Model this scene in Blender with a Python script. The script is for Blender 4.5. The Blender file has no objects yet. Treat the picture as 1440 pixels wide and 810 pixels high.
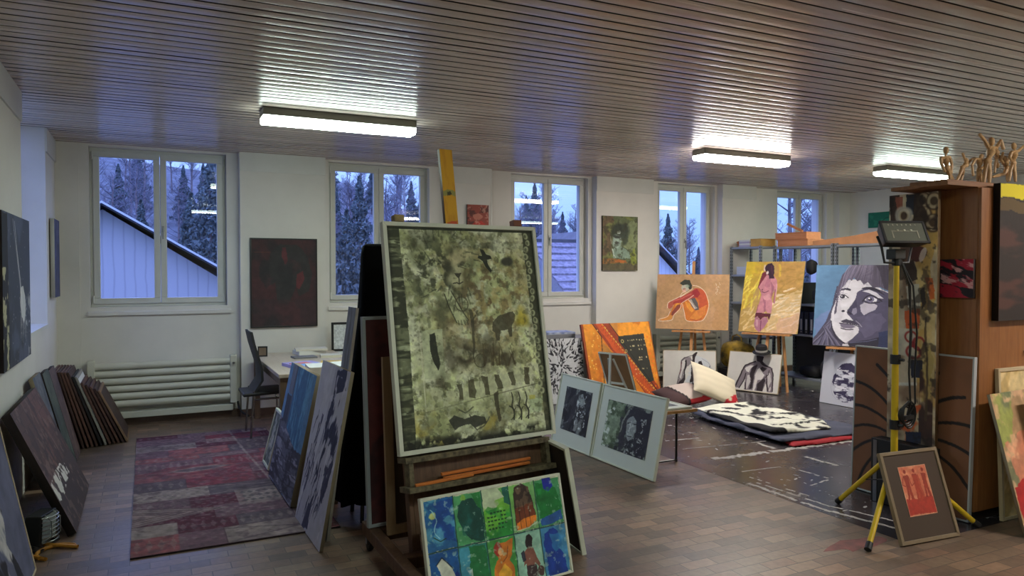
EXPOSURE, LAMP, SKY, BULB = 1.8, 23.0, 1.3, 170.0
import bpy, math, random
import numpy as np
from math import sin, cos, pi, radians, sqrt, atan2, hypot
from mathutils import Vector, Matrix, Euler

random.seed(7)
scene = bpy.context.scene
COL = scene.collection
V3 = Vector

# ------------------------------------------------------------------ colour / materials
def s2l(c):
    c = np.asarray(c, dtype=np.float64) / 255.0
    return np.where(c <= 0.04045, c / 12.92, ((c + 0.055) / 1.055) ** 2.4)

def rgb(r, g, b):
    return tuple(float(x) for x in s2l((r, g, b))) + (1.0,)

def new_mat(name):
    m = bpy.data.materials.new(name)
    m.use_nodes = True
    nt = m.node_tree
    return m, nt, nt.nodes['Principled BSDF']

def setin(n, **k):
    for a, v in k.items():
        n.inputs[a.replace('_', ' ')].default_value = v

def nd(nt, t, **k):
    n = nt.nodes.new(t)
    for a, v in k.items():
        setattr(n, a, v)
    return n

def ramp(nt, fac, stops):
    r = nd(nt, 'ShaderNodeValToRGB')
    els = r.color_ramp.elements
    while len(els) < len(stops):
        els.new(0.5)
    for e, (p, c) in zip(els, stops):
        e.position = p
        e.color = c
    nt.links.new(fac, r.inputs['Fac'])
    return r.outputs['Color']

_mc = {}
def M(name, c, rough=0.6, metal=0.0, var=0.0, scale=8.0, bump=0.0, stretch=None, spec=0.5, c2=None):
    """plain procedural surface: base colour with noise variation and optional bump"""
    if name in _mc:
        return _mc[name]
    m, nt, p = new_mat(name)
    setin(p, Roughness=rough, Metallic=metal)
    p.inputs['Specular IOR Level'].default_value = spec
    col = rgb(*c)
    p.inputs['Base Color'].default_value = col
    if var > 0 or bump > 0:
        tc = nd(nt, 'ShaderNodeTexCoord')
        mp = nd(nt, 'ShaderNodeMapping')
        if stretch:
            mp.inputs['Scale'].default_value = stretch
        nt.links.new(tc.outputs['Object'], mp.inputs['Vector'])
        n = nd(nt, 'ShaderNodeTexNoise')
        setin(n, Scale=scale, Detail=5.0, Roughness=0.6)
        nt.links.new(mp.outputs['Vector'], n.inputs['Vector'])
        if var > 0:
            lo = c2 and rgb(*c2) or tuple(x * (1 - var) for x in col[:3]) + (1,)
            hi = col if c2 else tuple(min(1, x * (1 + var)) for x in col[:3]) + (1,)
            nt.links.new(ramp(nt, n.outputs['Fac'], [(0.33, lo), (0.67, hi)]), p.inputs['Base Color'])
        if bump > 0:
            b = nd(nt, 'ShaderNodeBump')
            setin(b, Strength=bump, Distance=0.01)
            nt.links.new(n.outputs['Fac'], b.inputs['Height'])
            nt.links.new(b.outputs['Normal'], p.inputs['Normal'])
    _mc[name] = m
    return m

def wood(name, c, c2, rough=0.5, axis='Z', scale=6.0):
    if name in _mc:
        return _mc[name]
    st = {'Z': (6, 6, 0.6), 'X': (0.6, 6, 6), 'Y': (6, 0.6, 6)}[axis]
    return M(name, c, rough, var=0.2, scale=scale, stretch=st, c2=c2, bump=0.08)

def emit(name, c, s):
    m, nt, p = new_mat(name)
    p.inputs['Base Color'].default_value = (0.8, 0.8, 0.8, 1)
    p.inputs['Emission Color'].default_value = c
    p.inputs['Emission Strength'].default_value = s
    return m

# ------------------------------------------------------------------ mesh builder
class MB:
    def __init__(s):
        s.v, s.f, s.m = [], [], []
    def add(s, vs, fs, m=0):
        o = len(s.v)
        s.v += [tuple(v) for v in vs]
        s.f += [tuple(i + o for i in f) for f in fs]
        s.m += [m] * len(fs)
        return s
    def box(s, x0, y0, z0, x1, y1, z1, m=0, T=None):
        x0, x1 = min(x0, x1), max(x0, x1); y0, y1 = min(y0, y1), max(y0, y1); z0, z1 = min(z0, z1), max(z0, z1)
        vs = [V3((x, y, z)) for z in (z0, z1) for y in (y0, y1) for x in (x0, x1)]
        if T is not None:
            vs = [T @ v for v in vs]
        return s.add(vs, [(0, 2, 3, 1), (4, 5, 7, 6), (0, 1, 5, 4), (2, 6, 7, 3), (0, 4, 6, 2), (1, 3, 7, 5)], m)
    def bar(s, p, q, w, t, m=0, up=(0, 0, 1)):
        """rectangular bar from p to q; w across, t along up"""
        p, q = V3(p), V3(q)
        d = (q - p).normalized()
        u = V3(up)
        if abs(d.dot(u)) > 0.98:
            u = V3((0, 1, 0))
        a = d.cross(u).normalized() * (w / 2)
        b = a.cross(d).normalized() * (t / 2)
        vs = [p - a - b, p + a - b, p + a + b, p - a + b, q - a - b, q + a - b, q + a + b, q - a + b]
        return s.add(vs, [(0, 1, 2, 3), (7, 6, 5, 4), (0, 4, 5, 1), (1, 5, 6, 2), (2, 6, 7, 3), (3, 7, 4, 0)], m)
    def tube(s, pts, r, n=10, m=0, closed=False, caps=True):
        pts = [V3(p) for p in pts]
        k = len(pts)
        rs = r if isinstance(r, (list, tuple)) else [r] * k
        o = len(s.v)
        prev = None
        for i, p in enumerate(pts):
            a = pts[(i - 1) % k] if (closed or i > 0) else p
            b = pts[(i + 1) % k] if (closed or i < k - 1) else p
            d = (b - a).normalized()
            if prev is None:
                u = V3((0, 0, 1)) if abs(d.z) < 0.9 else V3((1, 0, 0))
            else:
                u = prev
            u = (u - d * u.dot(d)).normalized()
            prev = u
            w = d.cross(u)
            for j in range(n):
                t = 2 * pi * j / n
                s.v.append(tuple(p + (u * cos(t) + w * sin(t)) * rs[i]))
        seg = k if closed else k - 1
        for i in range(seg):
            for j in range(n):
                a = o + i * n + j; b = o + i * n + (j + 1) % n
                c = o + ((i + 1) % k) * n + (j + 1) % n; d = o + ((i + 1) % k) * n + j
                s.f.append((a, b, c, d)); s.m.append(m)
        if caps and not closed:
            s.f.append(tuple(o + j for j in reversed(range(n)))); s.m.append(m)
            s.f.append(tuple(o + (k - 1) * n + j for j in range(n))); s.m.append(m)
        return s
    def cyl(s, p, q, r, n=14, m=0):
        return s.tube([p, q], r, n, m)
    def ell(s, c, r, m=0, R=None, nu=12, nv=8):
        """ellipsoid centre c radii r, optional rotation matrix R"""
        vs, fs = [], []
        for i in range(nv + 1):
            ph = pi * i / nv
            for j in range(nu):
                th = 2 * pi * j / nu
                v = V3((r[0] * sin(ph) * cos(th), r[1] * sin(ph) * sin(th), r[2] * cos(ph)))
                if R is not None:
                    v = R @ v
                vs.append(v + V3(c))
        for i in range(nv):
            for j in range(nu):
                fs.append((i * nu + j, (i + 1) * nu + j, (i + 1) * nu + (j + 1) % nu, i * nu + (j + 1) % nu))
        return s.add(vs, fs, m)
    def lathe(s, c, prof, n=20, m=0):
        """profile [(r,z)] about vertical axis through c"""
        vs, fs = [], []
        for r, z in prof:
            for j in range(n):
                t = 2 * pi * j / n
                vs.append((c[0] + r * cos(t), c[1] + r * sin(t), c[2] + z))
        k = len(prof)
        for i in range(k - 1):
            for j in range(n):
                fs.append((i * n + j, i * n + (j + 1) % n, (i + 1) * n + (j + 1) % n, (i + 1) * n + j))
        fs.append(tuple(reversed(range(n)))); fs.append(tuple((k - 1) * n + j for j in range(n)))
        return s.add(vs, fs, m)
    def prism(s, pts, d, m=0):
        """polygon pts (3-D, planar) extruded by vector d"""
        n = len(pts); d = V3(d)
        vs = [V3(p) for p in pts] + [V3(p) + d for p in pts]
        fs = [tuple(reversed(range(n))), tuple(range(n, 2 * n))]
        fs += [(i, (i + 1) % n, n + (i + 1) % n, n + i) for i in range(n)]
        return s.add(vs, fs, m)
    def build(s, name, mats, parent=None, smooth=False, bev=0.0, kind=None, T=None):
        me = bpy.data.meshes.new(name)
        vs = s.v if T is None else [tuple(T @ V3(v)) for v in s.v]
        me.from_pydata(vs, [], s.f)
        mats = mats if isinstance(mats, (list, tuple)) else [mats]
        for m in mats:
            me.materials.append(m)
        me.polygons.foreach_set('material_index', s.m)
        if smooth:
            me.polygons.foreach_set('use_smooth', [True] * len(s.f))
        me.update()
        o = bpy.data.objects.new(name, me)
        COL.objects.link(o)
        if parent is not None:
            o.parent = parent
        if smooth == 'auto':
            md = o.modifiers.new('es', 'EDGE_SPLIT'); md.split_angle = radians(35)
        if bev > 0:
            md = o.modifiers.new('bevel', 'BEVEL'); md.width = bev; md.segments = 2; md.limit_method = 'ANGLE'; md.angle_limit = radians(40)
        if kind:
            o['kind'] = kind
        return o

def tag(o, label, cat, group=None, kind=None):
    o['label'] = label; o['category'] = cat
    if group: o['group'] = group
    if kind: o['kind'] = kind
    return o

def thing(name, label, cat, loc=(0, 0, 0), rot=(0, 0, 0), group=None):
    o = bpy.data.objects.new(name, None)
    o.empty_display_size = 0.1
    COL.objects.link(o)
    o.location = loc; o.rotation_euler = rot
    return tag(o, label, cat, group)

def setting(name, loc=(0, 0, 0)):
    o = bpy.data.objects.new(name, None)
    COL.objects.link(o); o.location = loc
    o['kind'] = 'structure'
    return o

def copy_thing(o, loc=None, rot=None, label=None):
    c = o.copy(); COL.objects.link(c)
    if loc is not None: c.location = loc
    if rot is not None: c.rotation_euler = rot
    if label: c['label'] = label
    for ch in list(o.children):
        d = ch.copy(); COL.objects.link(d); d.parent = c
        for g in list(ch.children):
            e = g.copy(); COL.objects.link(e); e.parent = d
    return c

# ------------------------------------------------------------------ camera
CAMZ = 1.65
F_PX = 1037.0
YAW, PIT = radians(26.38), radians(1.346)
cam = bpy.data.cameras.new('camera')
cam.sensor_fit = 'HORIZONTAL'; cam.sensor_width = 36.0
cam.lens = 36.0 * F_PX / 1440.0
cam.clip_start = 0.05; cam.clip_end = 400
co = bpy.data.objects.new('camera', cam)
COL.objects.link(co)
co.location = (0, 0, CAMZ)
co.rotation_euler = (pi / 2 - PIT, 0, -YAW)
scene.camera = co
scene.view_settings.view_transform = 'Standard'
scene.view_settings.look = 'None'
scene.view_settings.gamma = 1.0
scene.view_settings.use_curve_mapping = False
scene.view_settings.exposure = EXPOSURE if 'EXPOSURE' in globals() else 0.0
# ------------------------------------------------------------------ the room
XL, XR, YB, YF, CH = -0.83, 10.83, 8.9, -2.2, 2.98
plaster = M('white_plaster', (214, 210, 203), 0.75, var=0.05, scale=1.6, bump=0.06)
trimw = M('white_gloss_trim', (205, 204, 198), 0.45, var=0.04, scale=3)
framew = M('window_white_paint', (196, 196, 188), 0.4, var=0.03, scale=5)
darkm = M('dark_gap', (25, 24, 24), 0.8)

# floor: clay pavers in running bond
def floor_mat():
    m, nt, p = new_mat('clay_pavers')
    tc = nd(nt, 'ShaderNodeTexCoord')
    br = nd(nt, 'ShaderNodeTexBrick')
    br.offset = 0.5
    setin(br, Scale=1.0, Mortar_Size=0.0035, Mortar_Smooth=0.3, Bias=0.0)
    br.inputs['Brick Width'].default_value = 0.205
    br.inputs['Row Height'].default_value = 0.096
    br.inputs['Color1'].default_value = (0, 0, 0, 1)
    br.inputs['Color2'].default_value = (1, 1, 1, 1)
    br.inputs['Mortar'].default_value = (0.5, 0.5, 0.5, 1)
    nt.links.new(tc.outputs['Object'], br.inputs['Vector'])
    tint = ramp(nt, br.outputs['Color'], [(0.0, rgb(104, 88, 78)), (0.3, rgb(122, 102, 88)), (0.55, rgb(136, 108, 92)), (0.8, rgb(130, 112, 96)), (1.0, rgb(154, 124, 104))])
    n = nd(nt, 'ShaderNodeTexNoise'); setin(n, Scale=1.1, Detail=6.0, Roughness=0.65)
    nt.links.new(tc.outputs['Object'], n.inputs['Vector'])
    n2 = nd(nt, 'ShaderNodeTexNoise'); setin(n2, Scale=26.0, Detail=4.0)
    nt.links.new(tc.outputs['Object'], n2.inputs['Vector'])
    mx = nd(nt, 'ShaderNodeMix', data_type='RGBA', blend_type='MULTIPLY')
    mx.inputs['Factor'].default_value = 1.0
    nt.links.new(tint, mx.inputs['A'])
    nt.links.new(ramp(nt, n.outputs['Fac'], [(0.3, (0.62, 0.64, 0.66, 1)), (0.7, (1.12, 1.06, 1.0, 1))]), mx.inputs['B'])
    mx2 = nd(nt, 'ShaderNodeMix', data_type='RGBA', blend_type='MULTIPLY')
    mx2.inputs['Factor'].default_value = 1.0
    nt.links.new(mx.outputs['Result'], mx2.inputs['A'])
    nt.links.new(ramp(nt, n2.outputs['Fac'], [(0.3, (0.85, 0.85, 0.85, 1)), (0.7, (1.1, 1.1, 1.1, 1))]), mx2.inputs['B'])
    mo = nd(nt, 'ShaderNodeMix', data_type='RGBA')
    nt.links.new(br.outputs['Fac'], mo.inputs['Factor'])
    nt.links.new(mx2.outputs['Result'], mo.inputs['A'])
    mo.inputs['B'].default_value = rgb(92, 80, 70)
    nt.links.new(mo.outputs['Result'], p.inputs['Base Color'])
    nt.links.new(ramp(nt, n.outputs['Fac'], [(0.3, (0.3, 0.3, 0.3, 1)), (0.7, (0.5, 0.5, 0.5, 1))]), p.inputs['Roughness'])
    bp = nd(nt, 'ShaderNodeBump', invert=True); setin(bp, Strength=0.5, Distance=0.004)
    ad = nd(nt, 'ShaderNodeMath', operation='ADD')
    mu = nd(nt, 'ShaderNodeMath', operation='MULTIPLY'); mu.inputs[1].default_value = 0.25
    nt.links.new(n2.outputs['Fac'], mu.inputs[0])
    nt.links.new(br.outputs['Fac'], ad.inputs[0]); nt.links.new(mu.outputs[0], ad.inputs[1])
    nt.links.new(ad.outputs[0], bp.inputs['Height'])
    nt.links.new(bp.outputs['Normal'], p.inputs['Normal'])
    return m

MB().box(XL - 0.35, YF - 0.1, -0.12, XR + 0.2, YB + 0.4, 0).build('floor', floor_mat(), kind='structure')

# ceiling: glossy tongue-and-groove slats running along X
def ceil_mat():
    m, nt, p = new_mat('ceiling_slats')
    tc = nd(nt, 'ShaderNodeTexCoord')
    mp = nd(nt, 'ShaderNodeMapping'); mp.inputs['Scale'].default_value = (0.25, 9.26, 1)
    nt.links.new(tc.outputs['Object'], mp.inputs['Vector'])
    n = nd(nt, 'ShaderNodeTexNoise'); setin(n, Scale=1.0, Detail=3.0)
    nt.links.new(mp.outputs['Vector'], n.inputs['Vector'])
    nt.links.new(ramp(nt, n.outputs['Fac'], [(0.3, rgb(192, 174, 163)), (0.7, rgb(210, 193, 182))]), p.inputs['Base Color'])
    nt.links.new(ramp(nt, n.outputs['Fac'], [(0.3, (0.22, 0.22, 0.22, 1)), (0.7, (0.30, 0.30, 0.30, 1))]), p.inputs['Roughness'])
    p.inputs['Specular IOR Level'].default_value = 0.55
    return m
rc = random.Random(3)
b = MB()
sp = 0.1083
y = YF
xa, xb = XL - 0.3, XR + 0.1
while y < YB + 0.35:
    tilt = rc.uniform(-0.0012, 0.0012)
    prof = []
    for i in range(7):
        t = i / 6
        prof.append((y + 0.004 + t * (sp - 0.013), CH - 0.0022 * (1 - (2 * t - 1) ** 2) + tilt * (2 * t - 1)))
    o = len(b.v)
    for (yy, zz) in prof:
        b.v += [(xa, yy, zz), (xb, yy, zz)]
    for i in range(6):
        b.f.append((o + 2 * i, o + 2 * i + 2, o + 2 * i + 3, o + 2 * i + 1)); b.m.append(0)
    # groove
    o = len(b.v)
    ya, yb2 = prof[-1][0], y + sp + 0.004
    b.v += [(xa, ya, prof[-1][1]), (xb, ya, prof[-1][1]), (xa, ya, CH + 0.014), (xb, ya, CH + 0.014), (xa, yb2, CH + 0.014), (xb, yb2, CH + 0.014), (xa, yb2, CH), (xb, yb2, CH)]
    for i in range(3):
        b.f.append((o + 2 * i, o + 2 * i + 2, o + 2 * i + 3, o + 2 * i + 1)); b.m.append(1)
    y += sp
b.box(xa, YF - 0.1, CH + 0.015, xb, YB + 0.4, CH + 0.12, 1)
ceil = b.build('ceiling', [ceil_mat(), M('ceiling_groove', (30, 23, 20), 0.8)], smooth='auto', kind='structure')

# back wall: piers, niches and window openings
WINS = [(-0.53, 0.82), (1.97, 3.24), (4.40, 5.62), (6.84, 7.93), (9.25, 10.40)]
ZS, ZT = 1.26, 2.955
piers = [(-0.83, -0.62), (0.95, 1.90), (3.49, 4.04), (5.68, 6.66), (7.98, 8.67), (10.56, 10.83)]
yo = YB + 0.32
b = MB()
for x0, x1 in piers:
    b.box(x0, YB - 0.12 if x0 > -0.8 else YB - 0.02, 0, x1, yo, CH)
edges = [XL - 0.3] + [e for w in WINS for e in w] + [XR + 0.1]
for i in range(0, len(edges), 2):
    b.box(edges[i], YB, 0, edges[i + 1], yo, CH)
for (x0, x1) in WINS:
    b.box(x0, YB, 0, x1, yo, ZS)
    b.box(x0, YB, ZT, x1, yo, CH)
b.build('wall_back', plaster, kind='structure')
# slim lintel bands on the piers, pipes beside them
b = MB()
for x0, x1 in piers[1:-1]:
    b.box(x0 - 0.002, YB - 0.135, 2.77, x1 + 0.002, YB - 0.11, CH)
b.build('trim_1', trimw, kind='structure')
b = MB()
for x in (4.07, 8.70):
    b.cyl((x, YB - 0.06, 0), (x, YB - 0.06, CH), 0.022)
b.build('trim_2', trimw, smooth='auto', kind='structure')
# brown tile skirting
b = MB()
b.box(XL, YB - 0.075, 0, XR, YB + 0.02, 0.085)
for x0, x1 in piers[1:]:
    b.box(x0 - 0.01, YB - 0.135, 0, x1 + 0.01, YB + 0.02, 0.085)
b.build('baseboard_back', M('skirting_tile', (92, 72, 62), 0.45, var=0.25, scale=6), kind='structure')

# left wall with one window recess
b = MB()
b.box(XL - 0.42, YF, 0, XL, 6.59, CH)
b.box(XL - 0.42, 8.09, 0, XL, YB + 0.1, CH)
b.box(XL - 0.42, 6.59, 0, XL, 8.09, 1.14)
b.box(XL - 0.42, 6.59, 1.14, XL - 0.36, 6.70, CH)
b.box(XL - 0.42, 7.98, 1.14, XL - 0.36, 8.09, CH)
b.build('wall_left', plaster, kind='structure')
b = MB()
b.box(XL - 0.01, YF, 2.76, XL + 0.014, 6.575, CH)
b.box(XL - 0.01, 8.10, 2.76, XL + 0.014, YB - 0.02, CH)
b.build('trim_3', trimw, kind='structure')
b = MB(); b.prism([(XL - 0.40, 6.59, 1.14), (XL + 0.01, 6.59, 1.12), (XL + 0.01, 6.59, 1.155), (XL - 0.40, 6.59, 1.175)], (0, 1.5, 0))
b.build('trim_4', trimw, kind='structure')
MB().box(XR, YF, 0, XR + 0.2, YB + 0.1, CH).build('wall_right', plaster, kind='structure')
MB().box(XL - 0.4, YF - 0.2, 0, XR + 0.2, YF, CH).build('wall_front', plaster, kind='structure')

# window glass: thin clear pane with a real fresnel reflection
def glass_mat():
    m = bpy.data.materials.new('window_glass'); m.use_nodes = True
    nt = m.node_tree; nt.nodes.clear()
    out = nd(nt, 'ShaderNodeOutputMaterial')
    mix = nd(nt, 'ShaderNodeMixShader')
    tr = nd(nt, 'ShaderNodeBsdfTransparent'); tr.inputs['Color'].default_value = (0.93, 0.96, 0.97, 1)
    gl = nd(nt, 'ShaderNodeBsdfGlossy'); gl.inputs['Roughness'].default_value = 0.0
    fr = nd(nt, 'ShaderNodeFresnel'); fr.inputs['IOR'].default_value = 1.6
    nt.links.new(fr.outputs[0], mix.inputs[0]); nt.links.new(tr.outputs[0], mix.inputs[1]); nt.links.new(gl.outputs[0], mix.inputs[2])
    nt.links.new(mix.outputs[0], out.inputs['Surface'])
    return m
GLASS = glass_mat()
steel = M('brushed_steel', (150, 150, 150), 0.35, metal=1.0)

def window(n, w, h, loc, rotz):
    """two-sash window; local x along the wall, y outwards, origin at lower left inner corner"""
    r = setting('window_%d' % n, loc); r.rotation_euler = (0, 0, rotz)
    f = 0.045
    b = MB()
    b.box(0, 0.02, 0, w, 0.10, f).box(0, 0.02, h - f, w, 0.10, h).box(0, 0.02, f, f, 0.10, h - f).box(w - f, 0.02, f, w, 0.10, h - f)
    b.build('window_frame', framew, r, bev=0.004)
    s = 0.062
    for k in (0, 1):
        x0 = f - 0.012 + k * (w / 2 - f + 0.012) + (0.002 if k else 0)
        x1 = x0 + w / 2 - f + 0.010
        z0, z1 = f - 0.012, h - f + 0.012
        b = MB()
        b.box(x0, 0, z0, x1, 0.06, z0 + s).box(x0, 0, z1 - s, x1, 0.06, z1)
        b.box(x0, 0, z0 + s, x0 + s, 0.06, z1 - s).box(x1 - s, 0, z0 + s, x1, 0.06, z1 - s)
        o = b.build('sash', framew, r, bev=0.005)
        MB().add([(x0 + s - .002, 0.03, z0 + s - .002), (x1 - s + .002, 0.03, z0 + s - .002), (x1 - s + .002, 0.03, z1 - s + .002), (x0 + s - .002, 0.03, z1 - s + .002)], [(0, 1, 2, 3)]).build('pane', GLASS, o)
        for zz in (z0 + 0.01, z1 - 0.09):
            xx = x0 - 0.004 if k == 0 else x1 + 0.004
            MB().cyl((xx, -0.006, zz), (xx, -0.006, zz + 0.08), 0.008, 8).build('hinge', trimw, r, smooth='auto')
    hx = w / 2 + 0.028
    b = MB(); b.box(hx - 0.013, -0.01, h * 0.5 - 0.035, hx + 0.013, 0.0, h * 0.5 + 0.035); b.bar((hx, -0.03, h * 0.5), (hx, -0.03, h * 0.5 - 0.11), 0.018, 0.012); b.cyl((hx, -0.03, h * 0.5), (hx, 0, h * 0.5), 0.008, 8)
    b.build('window_handle', steel, r, bev=0.003)
    return r
for i, (x0, x1) in enumerate(WINS):
    window(i + 1, x1 - x0, ZT - ZS, (x0, YB + 0.08, ZS), 0)
    b = MB(); b.prism([(x0 - 0.02, YB + 0.085, ZS - 0.002), (x0 - 0.02, YB - 0.03, ZS - 0.05), (x0 - 0.02, YB - 0.03, ZS - 0.085), (x0 - 0.02, YB + 0.085, ZS - 0.085)], (x1 - x0 + 0.06, 0, 0))
    b.build('trim_%d' % (5 + i), plaster, kind='structure')
window(6, 1.28, CH - 0.02 - 1.17, (XL - 0.36, 6.70, 1.17), pi / 2)

# ------------------------------------------------------------------ ceiling lamps
housing = M('lamp_housing_grey', (120, 118, 108), 0.5)
SIDE = (0, 1, 2, 6, 7)
def lampmat(n, c, s): return (emit(n, c, s), emit(n + '_side', c, s * 0.28))
tube_cool = lampmat('lamp_diffuser_cool', (0.82, 1.0, 0.89, 1), LAMP * 0.62)
tube_warm = lampmat('lamp_diffuser_neutral', (1.0, 0.94, 0.87, 1), LAMP * 1.25)
LAMPS = [(0.86, 6.36, 'fluorescent ceiling lamp with lit diffuser nearest the left wall, over the rug', tube_cool, 1.30),
         (5.42, 6.34, 'fluorescent ceiling lamp with lit diffuser over the artworks on easels', tube_warm, 1.27),
         (8.36, 6.34, 'fluorescent ceiling lamp with lit diffuser farthest right, behind the wooden mannequins', tube_cool, 1.27),
         (0.86, 1.2, 'fluorescent ceiling lamp above the viewer, seen mirrored in the leftmost window', tube_cool, 1.27),
         (5.42, 1.2, 'fluorescent ceiling lamp at the near middle, seen mirrored in the second window', tube_warm, 1.27),
         (8.36, 1.2, 'fluorescent ceiling lamp at the near right, seen mirrored in the middle windows', tube_cool, 1.27)]
for (x, y, lab, mt, L) in LAMPS:
    r = thing('ceiling_light', lab, 'ceiling light', (x, y, CH - 0.12), group='fluorescent ceiling lamps')
    b = MB()
    b.box(0, -0.105, 0.055, L, 0.105, 0.118)
    b.build('housing', housing, r, bev=0.004)
    b = MB(); b.prism([(0.004, -0.10, 0.056), (0.004, -0.10, 0.018), (0.004, -0.075, 0.0), (0.004, 0.075, 0.0), (0.004, 0.10, 0.018), (0.004, 0.10, 0.056)], (L - 0.008, 0, 0))
    b.m = [1 if f in SIDE else 0 for f in range(len(b.f))]   # the steep sides glow less than the underside
    b.build('diffuser', [mt[0], mt[1]], r)
# warm bulb in a shade hanging to the right, beyond the edge of the picture
r = thing('pendant_lamp', 'enamel pendant lamp with a warm bulb hanging at the right of the room', 'lamp', (6.9, 0.9, 2.15))
MB().tube([(0, 0, 0.14), (0, 0, CH - 2.15)], 0.006, 6).build('cable', darkm, r)
b = MB(); b.lathe((0, 0, 0), [(0.20, 0.0), (0.19, 0.03), (0.10, 0.12), (0.04, 0.14), (0.03, 0.145), (0.095, 0.115), (0.185, 0.03), (0.197, 0.001)], 28)
b.build('shade', M('enamel_shade', (206, 200, 186), 0.4), r, smooth='auto')
MB().ell((0, 0, 0.035), (0.05, 0.05, 0.06)).build('bulb', emit('warm_bulb', (1.0, 0.55, 0.22, 1), BULB), r, smooth=True)
# ------------------------------------------------------------------ outdoors at dusk
w = bpy.data.worlds.new('dusk_sky'); scene.world = w; w.use_nodes = True
nt = w.node_tree
bg = nt.nodes['Background']
tc = nd(nt, 'ShaderNodeTexCoord')
sx = nd(nt, 'ShaderNodeSeparateXYZ'); nt.links.new(tc.outputs['Generated'], sx.inputs[0])
nz_ = nd(nt, 'ShaderNodeTexNoise'); setin(nz_, Scale=3.0, Detail=4.0)
nt.links.new(tc.outputs['Generated'], nz_.inputs['Vector'])
ad = nd(nt, 'ShaderNodeMath', operation='MULTIPLY_ADD'); ad.inputs[1].default_value = 0.12
nt.links.new(nz_.outputs['Fac'], ad.inputs[0]); nt.links.new(sx.outputs['Z'], ad.inputs[2])
nt.links.new(ramp(nt, ad.outputs[0], [(0.0, (0.085, 0.145, 0.32, 1)), (0.12, (0.10, 0.165, 0.36, 1)), (0.4, (0.20, 0.29, 0.72, 1)), (1.0, (0.36, 0.48, 1.25, 1))]), bg.inputs['Color'])
bg.inputs['Strength'].default_value = SKY

def at(px, py, Y):
    """point of the place at depth Y that the camera sees at pixel (px, py)"""
    f = V3((sin(YAW) * cos(PIT), cos(YAW) * cos(PIT), -sin(PIT)))
    r = V3((cos(YAW), -sin(YAW), 0)); u = r.cross(f)
    d = f + r * ((px - 720) / F_PX) - u * ((py - 405) / F_PX)
    return V3((0, 0, CAMZ)) + d * (Y / d.y)

# terrain: yard, then a wooded slope
rt = random.Random(11)
b = MB()
xs = [-90 + 6 * i for i in range(46)]; ys = [9.6, 14, 20, 26, 32, 38, 46, 56, 68, 80, 95]
def hz(x, y):
    s = max(0.0, y - 30) * 0.235 * (1.0 if x < 20 else max(0.06, 1 - (x - 20) / 30.0))
    return -1.2 + s + 0.6 * sin(x * 0.21 + y * 0.1) * min(1, max(0, (y - 26) / 10))
for y in ys:
    for x in xs:
        b.v.append((x, y, hz(x, y)))
nx = len(xs)
for j in range(len(ys) - 1):
    for i in range(nx - 1):
        a = j * nx + i
        b.f.append((a, a + 1, a + nx + 1, a + nx)); b.m.append(0)
g = b.build('wooded_hill', M('forest_floor', (74, 78, 84), 0.9, var=0.6, scale=0.9), smooth=True, kind='structure')
g['label'] = 'wooded hillside outside the windows'

bark = M('tree_bark', (120, 108, 108), 0.9, var=0.3, scale=4)
birch = M('birch_bark', (150, 148, 150), 0.8, var=0.4, scale=5)
needle = M('needle_foliage', (92, 104, 104), 0.9, var=0.45, scale=2)
twig = M('bare_twigs', (104, 102, 112), 0.9, var=0.35, scale=2)

def leafcloud(b, n, fn, size, rr):
    for _ in range(n):
        c, sc = fn()
        s_ = size * sc * rr.uniform(0.6, 1.4)
        e = Euler((rr.uniform(0, 6.3), rr.uniform(0, 6.3), rr.uniform(0, 6.3))).to_matrix()
        b.add([V3(c) + e @ V3(p) * s_ for p in ((-1, -0.3, 0), (1, -0.25, 0.1), (0.2, 0.7, -0.1))], [(0, 1, 2)])

def conifer(h, seed, lab):
    rr = random.Random(seed)
    r = thing('conifer', lab, 'tree', (0, 0, 0), group='trees on the slope outside')
    MB().tube([(0, 0, -0.5), (0, 0, h * 0.5), (0, 0, h)], [0.22, 0.13, 0.02], 7).build('trunk', bark, r)
    b = MB()
    def fn():
        t = rr.random() ** 0.8
        z = h * (0.12 + 0.88 * t); R = (1 - t) * h * 0.25 * (0.75 + 0.25 * sin(z * 5)) + 0.06
        a = rr.uniform(0, 2 * pi); q = R * sqrt(rr.random())
        return (q * cos(a), q * sin(a), z - q * 0.35), 0.5 + 0.7 * (1 - t)
    leafcloud(b, 4200, fn, 0.19, rr)
    b.build('foliage', needle, r)
    return r

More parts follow.
